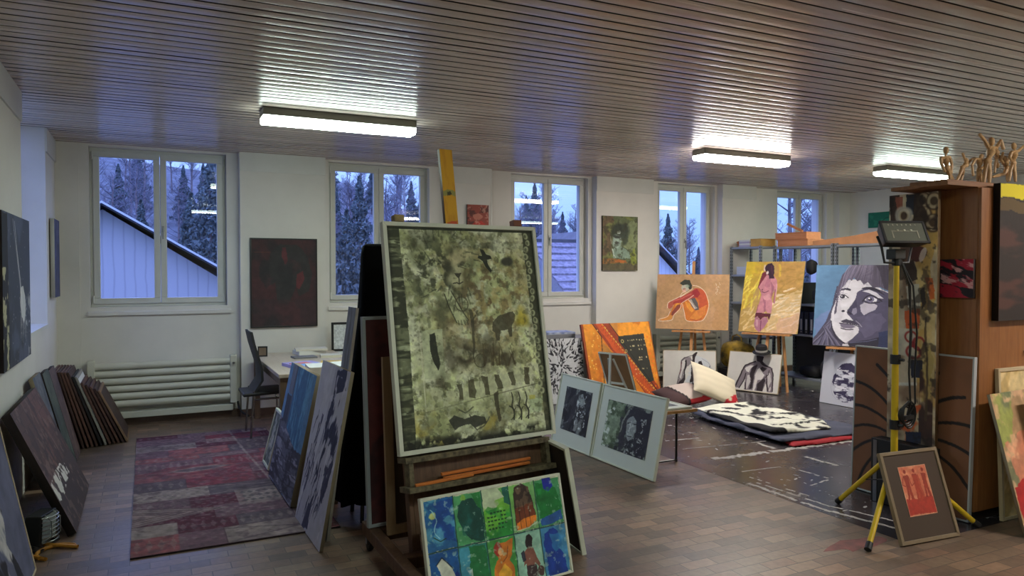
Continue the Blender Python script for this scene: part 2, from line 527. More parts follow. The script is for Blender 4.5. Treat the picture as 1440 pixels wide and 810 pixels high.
def baretree(h, seed, lab, bk):
    rr = random.Random(seed)
    r = thing('bare_tree', lab, 'tree', (0, 0, 0), group='trees on the slope outside')
    b = MB(); t = MB()
    b.tube([(0, 0, -0.5), (rr.uniform(-.2, .2), 0, h * 0.4), (rr.uniform(-.4, .4), 0, h * 0.75), (rr.uniform(-.5, .5), 0, h)], [0.17, 0.13, 0.08, 0.02], 6)
    b.build('trunk', bk, r)
    for i in range(34):
        z = h * rr.uniform(0.28, 0.97); a = rr.uniform(0, 2 * pi); L = h * 0.22 * (1.1 - z / h) + 0.5
        p = V3((0, 0, z)); q = p + V3((cos(a) * L, sin(a) * L, L * rr.uniform(0.5, 1.1)))
        t.tube([p, (p + q) / 2 + V3((0, 0, -0.1)), q], [0.045, 0.03, 0.01], 4)
        for k in range(7):
            s_ = p.lerp(q, rr.uniform(0.3, 1)); e = s_ + V3((rr.uniform(-1, 1), rr.uniform(-1, 1), rr.uniform(0.1, 1))) * L * 0.45
            t.tube([s_, e], [0.018, 0.006], 3, caps=False)
            for k2 in range(3):
                s2 = s_.lerp(e, rr.uniform(0.3, 1)); e2 = s2 + V3((rr.uniform(-1, 1), rr.uniform(-1, 1), rr.uniform(-0.2, 1))) * L * 0.22
                t.tube([s2, e2], [0.012, 0.006], 3, caps=False)
    t.build('branches', twig, r)
    return r
protos = [conifer(11, 1, 'dark conifer on the wooded slope outside the windows'), conifer(8.5, 2, 'dark conifer on the wooded slope outside the windows'),
          baretree(10, 3, 'leafless tree on the wooded slope outside the windows', bark), baretree(9, 4, 'leafless tree on the wooded slope outside the windows', bark),
          baretree(10, 5, 'pale barked leafless birch on the wooded slope outside', birch)]
spots = []
for row, Y in enumerate((36, 39.5, 43, 47, 51.5, 56.5, 62, 68)):
    x = -30 + 2.4 * (row % 2)
    while x < 96:
        spots.append((x + rt.uniform(-.4, .4), Y + rt.uniform(-.5, .5)))
        x += 3.3
used = set()
def inview(x, y):
    # keep only trees some window can show
    for (a, c) in WINS:
        lo, hi = a / 9.05 * y, c / 9.05 * y
        if lo - 2.5 < x < hi + 2.5:
            return True
    return False
for (x, y) in spots:
    if not inview(x, y):
        continue
    k = rt.choice([0, 1, 0, 2, 3, 2, 3, 4]) if x < 34 else rt.choice([2, 3, 2, 3, 1])
    sc = rt.uniform(0.44, 0.60)
    o = protos[k]
    if k in used:
        o = copy_thing(o)
    used.add(k)
    o.location = (x, y, hz(x, y)); o.rotation_euler = (0, 0, rt.uniform(0, 6.28)); o.scale = (sc, sc, sc)
for (px, Y, k, sc) in [(296, 28, 0, 0.62), (270, 32, 1, 0.7), (488, 25, 1, 0.58), (506, 29, 0, 0.6), (1110, 20, 2, 0.7), (1146, 25, 3, 0.8)]:
    o = copy_thing(protos[k]); p = at(px, 400, Y)
    o['label'] = ('dark conifer standing in front of the slope beyond the yard' if k < 2 else 'leafless tree close outside the rightmost window')
    o.location = (p.x, Y, -1.2); o.scale = (sc, sc, sc)

# barn gable beyond the leftmost window, and a neighbour house with a lean roof beyond the fourth
def board_mat(name, c):
    m, nt, p = new_mat(name)
    tc = nd(nt, 'ShaderNodeTexCoord'); wv = nd(nt, 'ShaderNodeTexWave', wave_type='BANDS', bands_direction='X')
    setin(wv, Scale=1.6, Distortion=1.2, Detail=3.0)
    nt.links.new(tc.outputs['Object'], wv.inputs['Vector'])
    nt.links.new(ramp(nt, wv.outputs['Fac'], [(0.0, tuple(x * 0.80 for x in rgb(*c)[:3]) + (1,)), (0.12, rgb(*c)), (1.0, rgb(*c))]), p.inputs['Base Color'])
    p.inputs['Roughness'].default_value = 0.8
    return m
roofm = M('dark_roofing', (70, 68, 72), 0.6, var=0.3, scale=3)
pale = M('pale_fascia', (196, 200, 206), 0.5)

def gable(name, lab, cat, ridge, eave, Y, depth, wallm, left=False):
    """gable end facing the studio: ridge and right eave points at depth Y"""
    r = thing(name, lab, cat, (0, 0, 0))
    rx, rz, ex, ez = ridge.x, ridge.z, eave.x, eave.z
    lx = rx - (ex - rx)
    b = MB(); b.prism([(lx, Y, -1.3), (ex - 0.2, Y, -1.3), (ex - 0.2, Y, ez - 0.1), (rx, Y, rz - 0.12), (lx, Y, ez - 0.1)], (0, depth, 0)); b.build('wall', wallm, r)
    for sgn, nm in ((1, 'roof'), (-1, 'roof')):
        x2 = rx + sgn * (ex - rx) * 1.06; z2 = rz + (ez - rz) * 1.06
        b = MB(); b.prism([(rx, Y - 0.35, rz - 0.05), (x2, Y - 0.35, z2 - 0.05), (x2, Y - 0.35, z2), (rx, Y - 0.35, rz)], (0, depth + 0.7, 0)); b.build(nm, roofm, r)
        b = MB(); b.prism([(rx, Y - 0.40, rz - 0.02), (x2, Y - 0.40, z2 - 0.02), (x2, Y - 0.40, z2 + 0.025), (rx, Y - 0.40, rz + 0.025)], (0, 0.05, 0)); b.build('fascia', pale, r)
    return r
gable('barn', 'pale boarded barn gable with sloping roof outside the leftmost window', 'barn', at(144, 286, 17), at(330, 389, 17), 17, 8, board_mat('barn_boards', (172, 170, 172)))
gable('neighbour_house', 'pale house gable with dark sloping roof outside the fourth window', 'house', at(895, 318, 22), at(985, 412, 22), 22, 7, board_mat('house_render', (214, 214, 218)))
# house with a tiled roof beyond the middle window
def tile_mat():
    m, nt, p = new_mat('roof_tiles')
    tc = nd(nt, 'ShaderNodeTexCoord'); br = nd(nt, 'ShaderNodeTexBrick'); br.offset = 0.5
    setin(br, Scale=1.0, Mortar_Size=0.03, Mortar_Smooth=0.5)
    br.inputs['Brick Width'].default_value = 0.3; br.inputs['Row Height'].default_value = 0.22
    br.inputs['Color1'].default_value = rgb(72, 66, 70); br.inputs['Color2'].default_value = rgb(112, 102, 104); br.inputs['Mortar'].default_value = rgb(26, 24, 28)
    nt.links.new(tc.outputs['UV'], br.inputs['Vector'])
    nt.links.new(br.outputs['Color'], p.inputs['Base Color']); p.inputs['Roughness'].default_value = 0.6
    return m
r = thing('tiled_house', 'house with a dark tiled roof outside the middle window', 'house', (0, 0, 0))
a = at(742, 344, 18.5); c = at(836, 338, 18.5)
x0, x1, zr = a.x, c.x + 0.6, at(790, 340, 18.5).z
n = 12
b = MB()
for i in range(n):     # each course of tiles steps over the next one
    t0, t1 = i / n, (i + 1) / n
    y0, z0 = 18.5 - 3.4 * t0, zr - 2.3 * t0
    y1, z1 = 18.5 - 3.4 * t1, zr - 2.3 * t1
    b.prism([(x0, y0, z0), (x0, y1, z1 + 0.05), (x0, y1, z1 - 0.02), (x0, y0, z0 - 0.05)], (x1 - x0, 0, 0))
b.build('roof', M('roof_tile_rows', (116, 108, 116), 0.6, var=0.5, scale=9), r)
MB().box(x0, 18.45, zr - 0.05, x1, 18.7, zr + 0.07).build('ridge', roofm, r)
MB().box(x0 + 0.3, 15.4, -1.3, x1 - 0.3, 18.5, zr - 2.25).build('wall', pale, r)
# ------------------------------------------------------------------ painted surfaces: every artwork is laid down stroke by stroke
class Art:
    """small procedural painter; u to the right 0..1, v down 0..1, colours in sRGB"""
    def __init__(s, w, h, n, base, seed=1):
        s.asp = w / h
        s.ny = max(8, int(n)); s.nx = max(8, int(round(n * s.asp)))
        u = (np.arange(s.nx) + 0.0) / (s.nx - 1); v = (np.arange(s.ny) + 0.0) / (s.ny - 1)
        s.U, s.V = np.meshgrid(u, v)
        s.X = s.U * s.asp
        s.c = np.empty((s.ny, s.nx, 3)); s.c[:] = base
        s.seed = seed
    def _vn(s, X, Y, seed):
        r = np.random.RandomState(seed % 99991); G = r.rand(64, 64)
        xi = np.floor(X).astype(int); yi = np.floor(Y).astype(int)
        fx = X - xi; fy = Y - yi
        fx = fx * fx * (3 - 2 * fx); fy = fy * fy * (3 - 2 * fy)
        a = G[yi % 64, xi % 64]; b = G[yi % 64, (xi + 1) % 64]; c = G[(yi + 1) % 64, xi % 64]; d = G[(yi + 1) % 64, (xi + 1) % 64]
        return (a * (1 - fx) + b * fx) * (1 - fy) + (c * (1 - fx) + d * fx) * fy
    def noise(s, sc, seed=0, oct=4, sx=1.0, sy=1.0, rot=0.0):
        t = np.zeros_like(s.X); amp = 1.0; tot = 0
        Xr = s.X * cos(rot) + s.V * sin(rot); Yr = -s.X * sin(rot) + s.V * cos(rot)
        for o in range(oct):
            f = sc * 2 ** o
            t += amp * s._vn(Xr * f * sx + 13.7 * o + 5, Yr * f * sy + 7.1 * o + 5, s.seed * 131 + seed * 17 + o); tot += amp; amp *= 0.55
        return t / tot
    def put(s, m, col, a=1.0):
        m = (np.clip(m, 0, 1) * a)[..., None]
        s.c = s.c * (1 - m) + np.asarray(col, float) * m
        return s
    def N(s, col, sc, lo, hi, a=1.0, seed=0, sx=1.0, sy=1.0, rot=0.0, mask=None, oct=4):
        m = np.clip((s.noise(sc, seed, oct, sx, sy, rot) - lo) / (hi - lo), 0, 1)
        if mask is not None: m = m * mask
        return s.put(m, col, a)
    def warp(s, wob, sc=9, seed=0):
        if not wob: return s.X, s.V
        return s.X + (s.noise(sc, 41 + seed) - 0.5) * wob, s.V + (s.noise(sc, 57 + seed) - 0.5) * wob
    @staticmethod
    def smooth(p, closed=False, k=6):
        p = [np.array(q, float) for q in p]; n = len(p); out = []
        rng = range(n if closed else n - 1)
        for i in rng:
            if closed: a, b, c, d = p[i - 1], p[i], p[(i + 1) % n], p[(i + 2) % n]
            else: a, b, c, d = p[max(i - 1, 0)], p[i], p[i + 1], p[min(i + 2, n - 1)]
            for j in range(k):
                t = j / k
                out.append(0.5 * ((2 * b) + (c - a) * t + (2 * a - 5 * b + 4 * c - d) * t * t + (3 * b - a - 3 * c + d) * t ** 3))
        if not closed: out.append(p[-1])
        return out
    def pm(s, pts, wob=0.0, sm=False, seed=0):
        if sm: pts = s.smooth(pts, True)
        X, Y = s.warp(wob, seed=seed)
        ins = np.zeros(X.shape, bool)
        P = [(q[0] * s.asp, q[1]) for q in pts]
        j = len(P) - 1
        for i in range(len(P)):
            xi, yi = P[i]; xj, yj = P[j]
            if yi != yj:
                ins ^= ((yi > Y) != (yj > Y)) & (X < (xj - xi) * (Y - yi) / (yj - yi) + xi)
            j = i
        return ins.astype(float)
    def P(s, col, pts, a=1.0, wob=0.0, sm=False, seed=0):
        return s.put(s.pm(pts, wob, sm, seed), col, a)
    def R(s, col, x0, y0, x1, y1, a=1.0, wob=0.0):
        return s.P(col, [(x0, y0), (x1, y0), (x1, y1), (x0, y1)], a, wob)
    def S(s, col, pts, w, a=1.0, wob=0.0, sm=False, dry=0.0, seed=0):
        """brush stroke, w in units of the height"""
        if sm: pts = s.smooth(pts)
        X, Y = s.warp(wob, seed=seed)
        d = np.full(X.shape, 9.0)
        P = [(q[0] * s.asp, q[1]) for q in pts]; n = len(P)
        for i in range(n - 1):
            ax, ay = P[i]; bx, by = P[i + 1]
            L = (bx - ax) ** 2 + (by - ay) ** 2 + 1e-9
            t = np.clip(((X - ax) * (bx - ax) + (Y - ay) * (by - ay)) / L, 0, 1)
            ww = w if not isinstance(w, tuple) else w[0] + (w[1] - w[0]) * (i + t) / (n - 1)
            d = np.minimum(d, np.hypot(X - ax - t * (bx - ax), Y - ay - t * (by - ay)) / ww * 2)
        e = 0.5 / s.ny / (w if not isinstance(w, tuple) else max(w)) * 2
        m = np.clip((1 - d) / max(e, 0.15) + 0.5, 0, 1)
        if dry: m = m * np.clip((s.noise(40, seed + 3) - dry) * 6 + 0.5, 0, 1)
        return s.put(m, col, a)
    def E(s, col, cx, cy, rx, ry, rot=0.0, a=1.0, wob=0.0, soft=0.1, ring=0.0):
        X, Y = s.warp(wob)
        dx, dy = X - cx * s.asp, Y - cy
        p, q = dx * cos(rot) + dy * sin(rot), -dx * sin(rot) + dy * cos(rot)
        d = np.hypot(p / rx, q / ry)
        m = np.clip((1 - d) / soft + 0.5, 0, 1)
        if ring: m = m * np.clip((d - (1 - ring)) / soft + 0.5, 0, 1)
        return s.put(m, col, a)
    def tone(s, amt, sc=6, seed=9, sx=1, sy=1, rot=0.0):
        """brush-texture variation"""
        s.c = s.c * (1 + amt * 2 * (s.noise(sc, seed, 4, sx, sy, rot) - 0.5))[..., None]
        return s
    def dabs(s, col, n, box, L, w, ang, jit=0.4, cj=20, a=1.0, seed=1):
        r = random.Random(seed + s.seed * 7)
        for _ in range(n):
            x, y = r.uniform(box[0], box[2]), r.uniform(box[1], box[3]); t = ang + r.uniform(-jit, jit)
            l = L * r.uniform(0.5, 1.2); k = r.uniform(-cj, cj)
            s.S([max(0, min(255, q + k)) for q in col], [(x, y), (x + l * cos(t) / s.asp, y + l * sin(t))], (w * r.uniform(.6, 1.2), w * 0.4), a)
        return s

def art_mat(name, rough=0.5, bump=0.15):
    key = 'art_%s' % name
    if key in _mc: return _mc[key]
    m, nt, p = new_mat(key)
    at_ = nd(nt, 'ShaderNodeAttribute'); at_.attribute_name = 'paint'
    nt.links.new(at_.outputs['Color'], p.inputs['Base Color'])
    p.inputs['Roughness'].default_value = rough
    if bump:
        tc = nd(nt, 'ShaderNodeTexCoord'); n = nd(nt, 'ShaderNodeTexNoise'); setin(n, Scale=60.0, Detail=5.0)
        nt.links.new(tc.outputs['Object'], n.inputs['Vector'])
        bp = nd(nt, 'ShaderNodeBump'); setin(bp, Strength=bump, Distance=0.004)
        nt.links.new(n.outputs['Fac'], bp.inputs['Height']); nt.links.new(bp.outputs['Normal'], p.inputs['Normal'])
    _mc[key] = m
    return m

CANVAS_EDGE = M('canvas_edge', (196, 190, 176), 0.8, var=0.1, scale=10)
CANVAS_BACK = M('canvas_back', (128, 112, 92), 0.85, var=0.12, scale=6)

def canvas(art, w, h, t, parent, x0=None, z0=0.0, y0=0.0, edge=None, mat=None, name='canvas', label=None, front=None):
    """painted slab: front at local y0 facing -y, from x0..x0+w, z0..z0+h, thickness t"""
    if x0 is None: x0 = -w / 2
    nx, ny = art.nx, art.ny
    xs = x0 + np.linspace(0, 1, nx) * w; zs = z0 + h - np.linspace(0, 1, ny) * h
    Xg, Zg = np.meshgrid(xs, zs)
    co_ = np.stack([Xg, np.full_like(Xg, y0), Zg], -1).reshape(-1, 3)
    c0, c1, c2, c3 = (x0, z0), (x0 + w, z0), (x0 + w, z0 + h), (x0, z0 + h)
    ex = np.array([(x, yy, z) for yy in (y0, y0 + t) for x, z in (c0, c1, c2, c3)])
    n0 = len(co_)
    co_ = np.concatenate([co_, ex])
    i = np.arange(nx * ny).reshape(ny, nx)
    q = np.stack([i[:-1, :-1], i[1:, :-1], i[1:, 1:], i[:-1, 1:]], -1).reshape(-1, 4)
    side = np.array([(0, 4, 5, 1), (1, 5, 6, 2), (2, 6, 7, 3), (3, 7, 4, 0), (4, 7, 6, 5)]) + n0
    F = np.concatenate([q, side]).astype(np.int32)
    me = bpy.data.meshes.new(name)
    me.vertices.add(len(co_)); me.vertices.foreach_set('co', co_.astype(np.float32).ravel())
    me.loops.add(F.size); me.loops.foreach_set('vertex_index', F.ravel())
    me.polygons.add(len(F)); me.polygons.foreach_set('loop_start', np.arange(0, F.size, 4, dtype=np.int32))
    mi = np.zeros(len(F), np.int32); mi[len(q):len(q) + 4] = 1; mi[-1] = 2
    me.materials.append(mat or art_mat('canvas', 0.72)); me.materials.append(edge or CANVAS_EDGE); me.materials.append(CANVAS_BACK)
    me.polygons.foreach_set('material_index', mi)
    at_ = me.attributes.new('paint', 'FLOAT_COLOR', 'POINT')
    cc = np.ones((len(co_), 4), np.float32); cc[:n0, :3] = s2l(np.clip(art.c, 0, 255)).reshape(-1, 3)
    at_.data.foreach_set('color', cc.ravel())
    me.update(); me.validate()
    o = bpy.data.objects.new(name, me); COL.objects.link(o)
    if parent is not None: o.parent = parent
    if label: o['label'] = label
    return o

def frame_mb(w, h, fw, t, x0=None, z0=0.0, y0=0.0):
    """moulding round w x h (outer size), fw wide, from y0 to y0+t"""
    if x0 is None: x0 = -w / 2
    b = MB()
    a, c, d, e = x0, x0 + w, z0, z0 + h
    for P4 in ([(a, d), (c, d), (c - fw, d + fw), (a + fw, d + fw)], [(c, d), (c, e), (c - fw, e - fw), (c - fw, d + fw)],
               [(c, e), (a, e), (a + fw, e - fw), (c - fw, e - fw)], [(a, e), (a, d), (a + fw, d + fw), (a + fw, e - fw)]):
        b.prism([(x, y0, z) for x, z in P4], (0, t, 0))
    return b

def stretcher_mb(w, h, bw, t, y0, z0=0.0, cross=True):
    x0 = -w / 2
    b = frame_mb(w, h, bw, t, x0, z0, y0)
    if cross: b.box(-bw / 2, y0 + 0.002, z0 + bw, bw / 2, y0 + t - 0.002, z0 + h - bw)
    return b

def picture(name, label, cat, loc, dirz, lean, w, h, art, t=0.02, frame=None, fw=0.02, proud=0.008, mount=None, group=None, edge=None, mat=None, inset=None, glass=False, roll=0.0):
    """a painting or framed print; loc = bottom centre of its front, dirz/lean in degrees.
    frame: frame material; mount: (material, left, right, bottom, top) border inside the frame"""
    l = radians(lean)
    T = t + (0.012 if frame else 0)
    L_, R_ = (loc[0], loc[1], loc[2] + max(0.0, T * sin(l)) + 0.001), (-l, roll, radians(dirz))
    if frame is None:      # an unframed canvas is one mesh
        o = canvas(art, w, h, t, None, edge=edge, mat=mat, name=name)
        o.location = L_; o.rotation_euler = R_
        return tag(o, label, cat, group)
    r = thing(name, label, cat, L_, R_, group)
    frame_mb(w, h, fw, T, y0=0).build('frame', frame, r, bev=0.002)
    if mount is None:
        canvas(art, w - 2 * fw, h - 2 * fw, T - proud - 0.002, r, z0=fw, y0=proud, edge=edge, mat=mat)
    else:
        mm, ml, mr, mb_, mt = mount
        b = MB(); b.box(-w / 2 + fw, proud, fw, w / 2 - fw, T - 0.002, h - fw)
        b.build('mount', mm, r)
        pw, ph = w - 2 * fw - ml - mr, h - 2 * fw - mb_ - mt
        canvas(art, pw, ph, 0.002, r, x0=-w / 2 + fw + ml, z0=fw + mb_, y0=proud - 0.0025, name='print', mat=mat or art_mat('paper', 0.6, 0.0))
    return r
# ------------------------------------------------------------------ the artworks
def art_main():
    a = Art(0.98, 1.24, 460, (228, 238, 182), 3)
    a.N((182, 190, 134), 3, .4, .62, .9, 1); a.N((146, 150, 108), 7, .54, .70, .7, 2); a.N((222, 226, 196), 6, .52, .7, .85, 3); a.N((140, 146, 108), 26, .52, .64, .5, 61); a.N((232, 236, 208), 30, .54, .64, .6, 62); a.N((84, 88, 62), 44, .58, .66, .6, 72); a.N((236, 240, 214), 13, .58, .68, .6, 71)
    mid = np.exp(-(((a.U - .62) / .36) ** 2 + ((a.V - .34) / .26) ** 2))
    a.N((148, 128, 72), 7, .42, .6, .8, 4, mask=mid); a.N((92, 70, 44), 22, .5, .62, .8, 5, mask=mid); a.N((186, 170, 110), 30, .55, .68, .7, 6, mask=mid)
    ml = np.exp(-(((a.U - .3) / .2) ** 2 + ((a.V - .2) / .16) ** 2))
    a.N((88, 92, 66), 8, .42, .60, .9, 7, mask=np.clip(ml * 1.25, 0, 1)); a.N((46, 50, 36), 24, .50, .6, .9, 8, mask=ml)
    a.N((96, 98, 70), 12, .5, .62, .75, 9, mask=np.exp(-(((a.U - .33) / .16) ** 2 + ((a.V - .42) / .12) ** 2)))
    # lion: pale muzzle and brow, dark eye and nose, foreleg with paw
    a.E((204, 202, 162), .44, .205, .035, .065, .1, .8, .05, .7); a.E((208, 196, 150), .47, .14, .085, .030, -.35, .65, .06, .8); a.E((196, 196, 156), .43, .255, .04, .03, 0, .7, .05, .6)
    a.E((58, 60, 46), .385, .195, .030, .020, .4, .75, .05, .9); a.E((66, 66, 48), .475, .175, .022, .011, -.2, .75, .05, .8); a.N((84, 86, 62), 16, .48, .6, .7, 63, mask=np.exp(-(((a.U - .34) / .07) ** 2 + ((a.V - .22) / .06) ** 2)))
    a.P((50, 50, 40), [(.415, .218), (.465, .215), (.452, .232), (.44, .240), (.428, .232)], .9, .01); a.S((44, 44, 36), [(.44, .238), (.44, .262)], .006, .9)
    a.S((50, 50, 40), [(.40, .265), (.425, .262), (.44, .268), (.465, .258)], .006, .9)
    a.P((196, 204, 160), [(.335, .31), (.375, .30), (.45, .41), (.475, .44), (.45, .465), (.40, .455), (.385, .43)], .85, .02)
    a.S((60, 62, 46), [(.335, .315), (.36, .38), (.40, .45)], .006, .8); a.S((60, 62, 46), [(.38, .30), (.42, .36), (.455, .41), (.48, .44)], .006, .8)
    for k in range(4): a.S((64, 66, 50), [(.41 + k * .02, .44), (.415 + k * .02, .462)], .004, .8)
    for k in range(26):
        r = random.Random(k); t = r.uniform(0, 2 * pi); q = r.uniform(.08, .2)
        x, y = .37 + q * cos(t), .20 + q * sin(t) * .9
        a.S((58, 62, 46), [(x, y), (x + .05 * cos(t + .5), y + .05 * sin(t + .5))], (.010, .002), .55, .02)
    # small dark leaping figure
    a.P((36, 40, 32), [(.60, .095), (.625, .10), (.64, .12), (.675, .13), (.68, .145), (.645, .15), (.65, .175), (.675, .21), (.66, .215), (.63, .185), (.615, .16), (.58, .14), (.585, .128), (.61, .13)], .95, .015)
    a.E((52, 54, 46), .79, .165, .035, .022, .1, .9, .04, .5); a.N((50, 52, 40), 24, .52, .6, .6, 12, mask=np.exp(-(((a.U - .72) / .2) ** 2 + ((a.V - .085) / .03) ** 2)))
    a.R((196, 202, 168), .70, .07, .93, .098, .5, .02)
    # elephant shape
    a.P((74, 70, 52), [(.64, .49), (.65, .445), (.69, .425), (.75, .415), (.79, .40), (.81, .42), (.80, .455), (.785, .47), (.775, .53), (.755, .53), (.75, .49), (.70, .49), (.69, .54), (.665, .54), (.66, .50)], .85, .03)
    a.N((90, 92, 70), 7, .45, .6, .7, 15, mask=np.exp(-(((a.U - .7) / .09) ** 2 + ((a.V - .36) / .07) ** 2)))
    a.S((56, 54, 40), [(.50, .40), (.50, .55), (.505, .62)], (.018, .006), .7, .04); a.S((60, 60, 44), [(.50, .45), (.53, .42)], .008, .7)
    for (x, y, q) in ((.445, .365, .036), (.54, .635, .034)):
        a.E((66, 62, 46), x, y, q, q, 0, .8, .006, .12, .14)
    a.E((96, 96, 78), .54, .635, .028, .028, 0, .5)
    a.E((192, 172, 40), .86, .435, .04, .045, 0, .75, .06, .8)
    # pale upright block with a dark figure, ruled lines
    a.R((196, 204, 166), .165, .48, .30, .70, .85, .012); a.N((170, 178, 140), 12, .5, .6, .5, 17, mask=a.pm([(.165, .48), (.3, .48), (.3, .7), (.165, .7)]))
    a.P((40, 44, 34), [(.215, .50), (.25, .495), (.265, .56), (.275, .63), (.255, .66), (.23, .62), (.215, .57)], .95, .02)
    # dark smudges in the lower middle
    for (x, y, rx, ry, al, sd) in ((.44, .60, .05, .05, .85, 1), (.66, .64, .09, .045, .8, 2), (.60, .565, .05, .06, .5, 3), (.33, .63, .05, .05, .55, 4), (.26, .74, .03, .04, .7, 5), (.36, .565, .03, .03, .6, 6)):
        m = np.exp(-(((a.U - x) * a.asp / rx) ** 2 + ((a.V - y) / ry) ** 2))
        a.N((58, 52, 38), 14, .36, .56, al, 20 + sd, mask=np.clip(m * 1.6, 0, 1))
    for k in range(14):
        r = random.Random(60 + k); x = r.uniform(.55, .8)
        a.S((70, 60, 38), [(x, .66), (x + r.uniform(-.05, .05), r.uniform(.54, .6))], (.010, .003), .6, .02)
    # band of pale squares
    for k, (x0, x1, y0, y1) in enumerate(((.20, .27, .745, .80), (.29, .37, .76, .81), (.40, .46, .755, .81), (.48, .55, .73, .80), (.57, .63, .715, .79), (.665, .725, .705, .765), (.765, .83, .685, .75))):
        a.R((196, 200, 162), x0, y0, x1, y1, .85, .02)
    for x in (.39, .47, .56, .645, .745, .85): a.P((70, 66, 46), [(x - .018, .69 + (.8 - x) * .1), (x + .022, .69 + (.8 - x) * .1), (x + .018, .785 + (.6 - x) * .1), (x - .015, .785 + (.6 - x) * .1)], .8, .04)
    a.S((214, 216, 184), [(.155, .44), (.158, .845)], .006, .8); a.S((120, 120, 92), [(.155, .845), (.6, .80), (.945, .765)], .005, .8); a.R((186, 194, 152), .16, .80, .94, .85, .35, .04)
    # lower band
    low = np.clip((a.V - .80) * 9, 0, 1)
    a.N((110, 108, 78), 8, .5, .64, .7, 31, mask=low, sy=1.6); a.N((200, 208, 176), 6, .5, .64, .75, 32, mask=low, sy=1.5); a.N((182, 160, 60), 9, .58, .7, .6, 33, mask=low)
    a.P((44, 46, 40), [(.30, .885), (.34, .87), (.40, .90), (.46, .885), (.52, .895), (.53, .93), (.46, .945), (.43, .925), (.37, .93), (.33, .94)], .85, .04)
    a.S((70, 70, 58), [(.43, .88), (.47, .955), (.52, .94), (.55, .90)], .006, .8, .03); a.S((60, 62, 50), [(.37, .85), (.41, .87), (.46, .845)], .007, .7, .03)
    a.P((56, 50, 36), [(.605, .79), (.635, .785), (.64, .90), (.645, .93), (.625, .93), (.61, .88)], .75, .03)
    for k in range(3):
        x = .725 + k * .052
        a.S((44, 46, 36), [(x + .005, .80), (x + .012, .83), (x + .002, .86), (x + .016, .89), (x + .010, .925)], (.006, .010), .9, .01, True)
        a.S((44, 46, 36), [(x + .006, .87), (x - .014, .86)], .006, .8); a.S((44, 46, 36), [(x + .014, .885), (x + .03, .87)], .005, .8); a.S((44, 46, 36), [(x + .012, .91), (x - .008, .925)], .006, .8)
    a.R((168, 190, 156), .86, .83, .95, .90, .5, .05); a.R((196, 190, 70), .86, .815, .90, .835, .6, .03)
    # dark strips along the sides
    L = a.pm([(-.1, -.1), (.078, -.1), (.09, .5), (.08, 1.1), (-.1, 1.1)], .012)
    a.put(L, (112, 118, 90), .95); a.N((50, 54, 40), 22, .44, .56, .9, 41, .30, 1.6, mask=L); a.N((186, 194, 156), 26, .58, .68, .85, 42, .4, 1.6, mask=L)
    Rr = a.pm([(.915, -.1), (1.1, -.1), (1.1, 1.1), (.965, 1.1), (.94, .5)], .016)
    a.put(Rr, (52, 56, 40), .9); a.N((110, 112, 84), 24, .55, .66, .7, 43, mask=Rr)
    for k in range(23):
        y = .03 + k * .035; x = .945 + .012 * sin(k * 1.7) + y * .018
        a.E((178, 184, 146), x, y, .014, .016, 0, .9, .02, .3); a.E((80, 84, 64), x - .004, y, .007, .009, 0, .8, .01, .4)
    eg = np.clip(1 - np.minimum(np.minimum(a.X, a.asp - a.X), 1 - a.V) / .022, 0, 1)
    a.put(eg, (28, 30, 22), .85)
    a.N((26, 28, 20), 22, .42, .52, .95, 44, mask=np.clip((a.V - .945 + .05 * (a.noise(7, 3) - .5)) * 30, 0, 1)); a.R((30, 34, 24), 0, 0, 1, .012, .9)
    a.N((70, 72, 50), 46, .60, .70, .4, 50); a.c = 255 * (a.c / 255) ** .96; a.tone(.16, 50, 51)
    return a

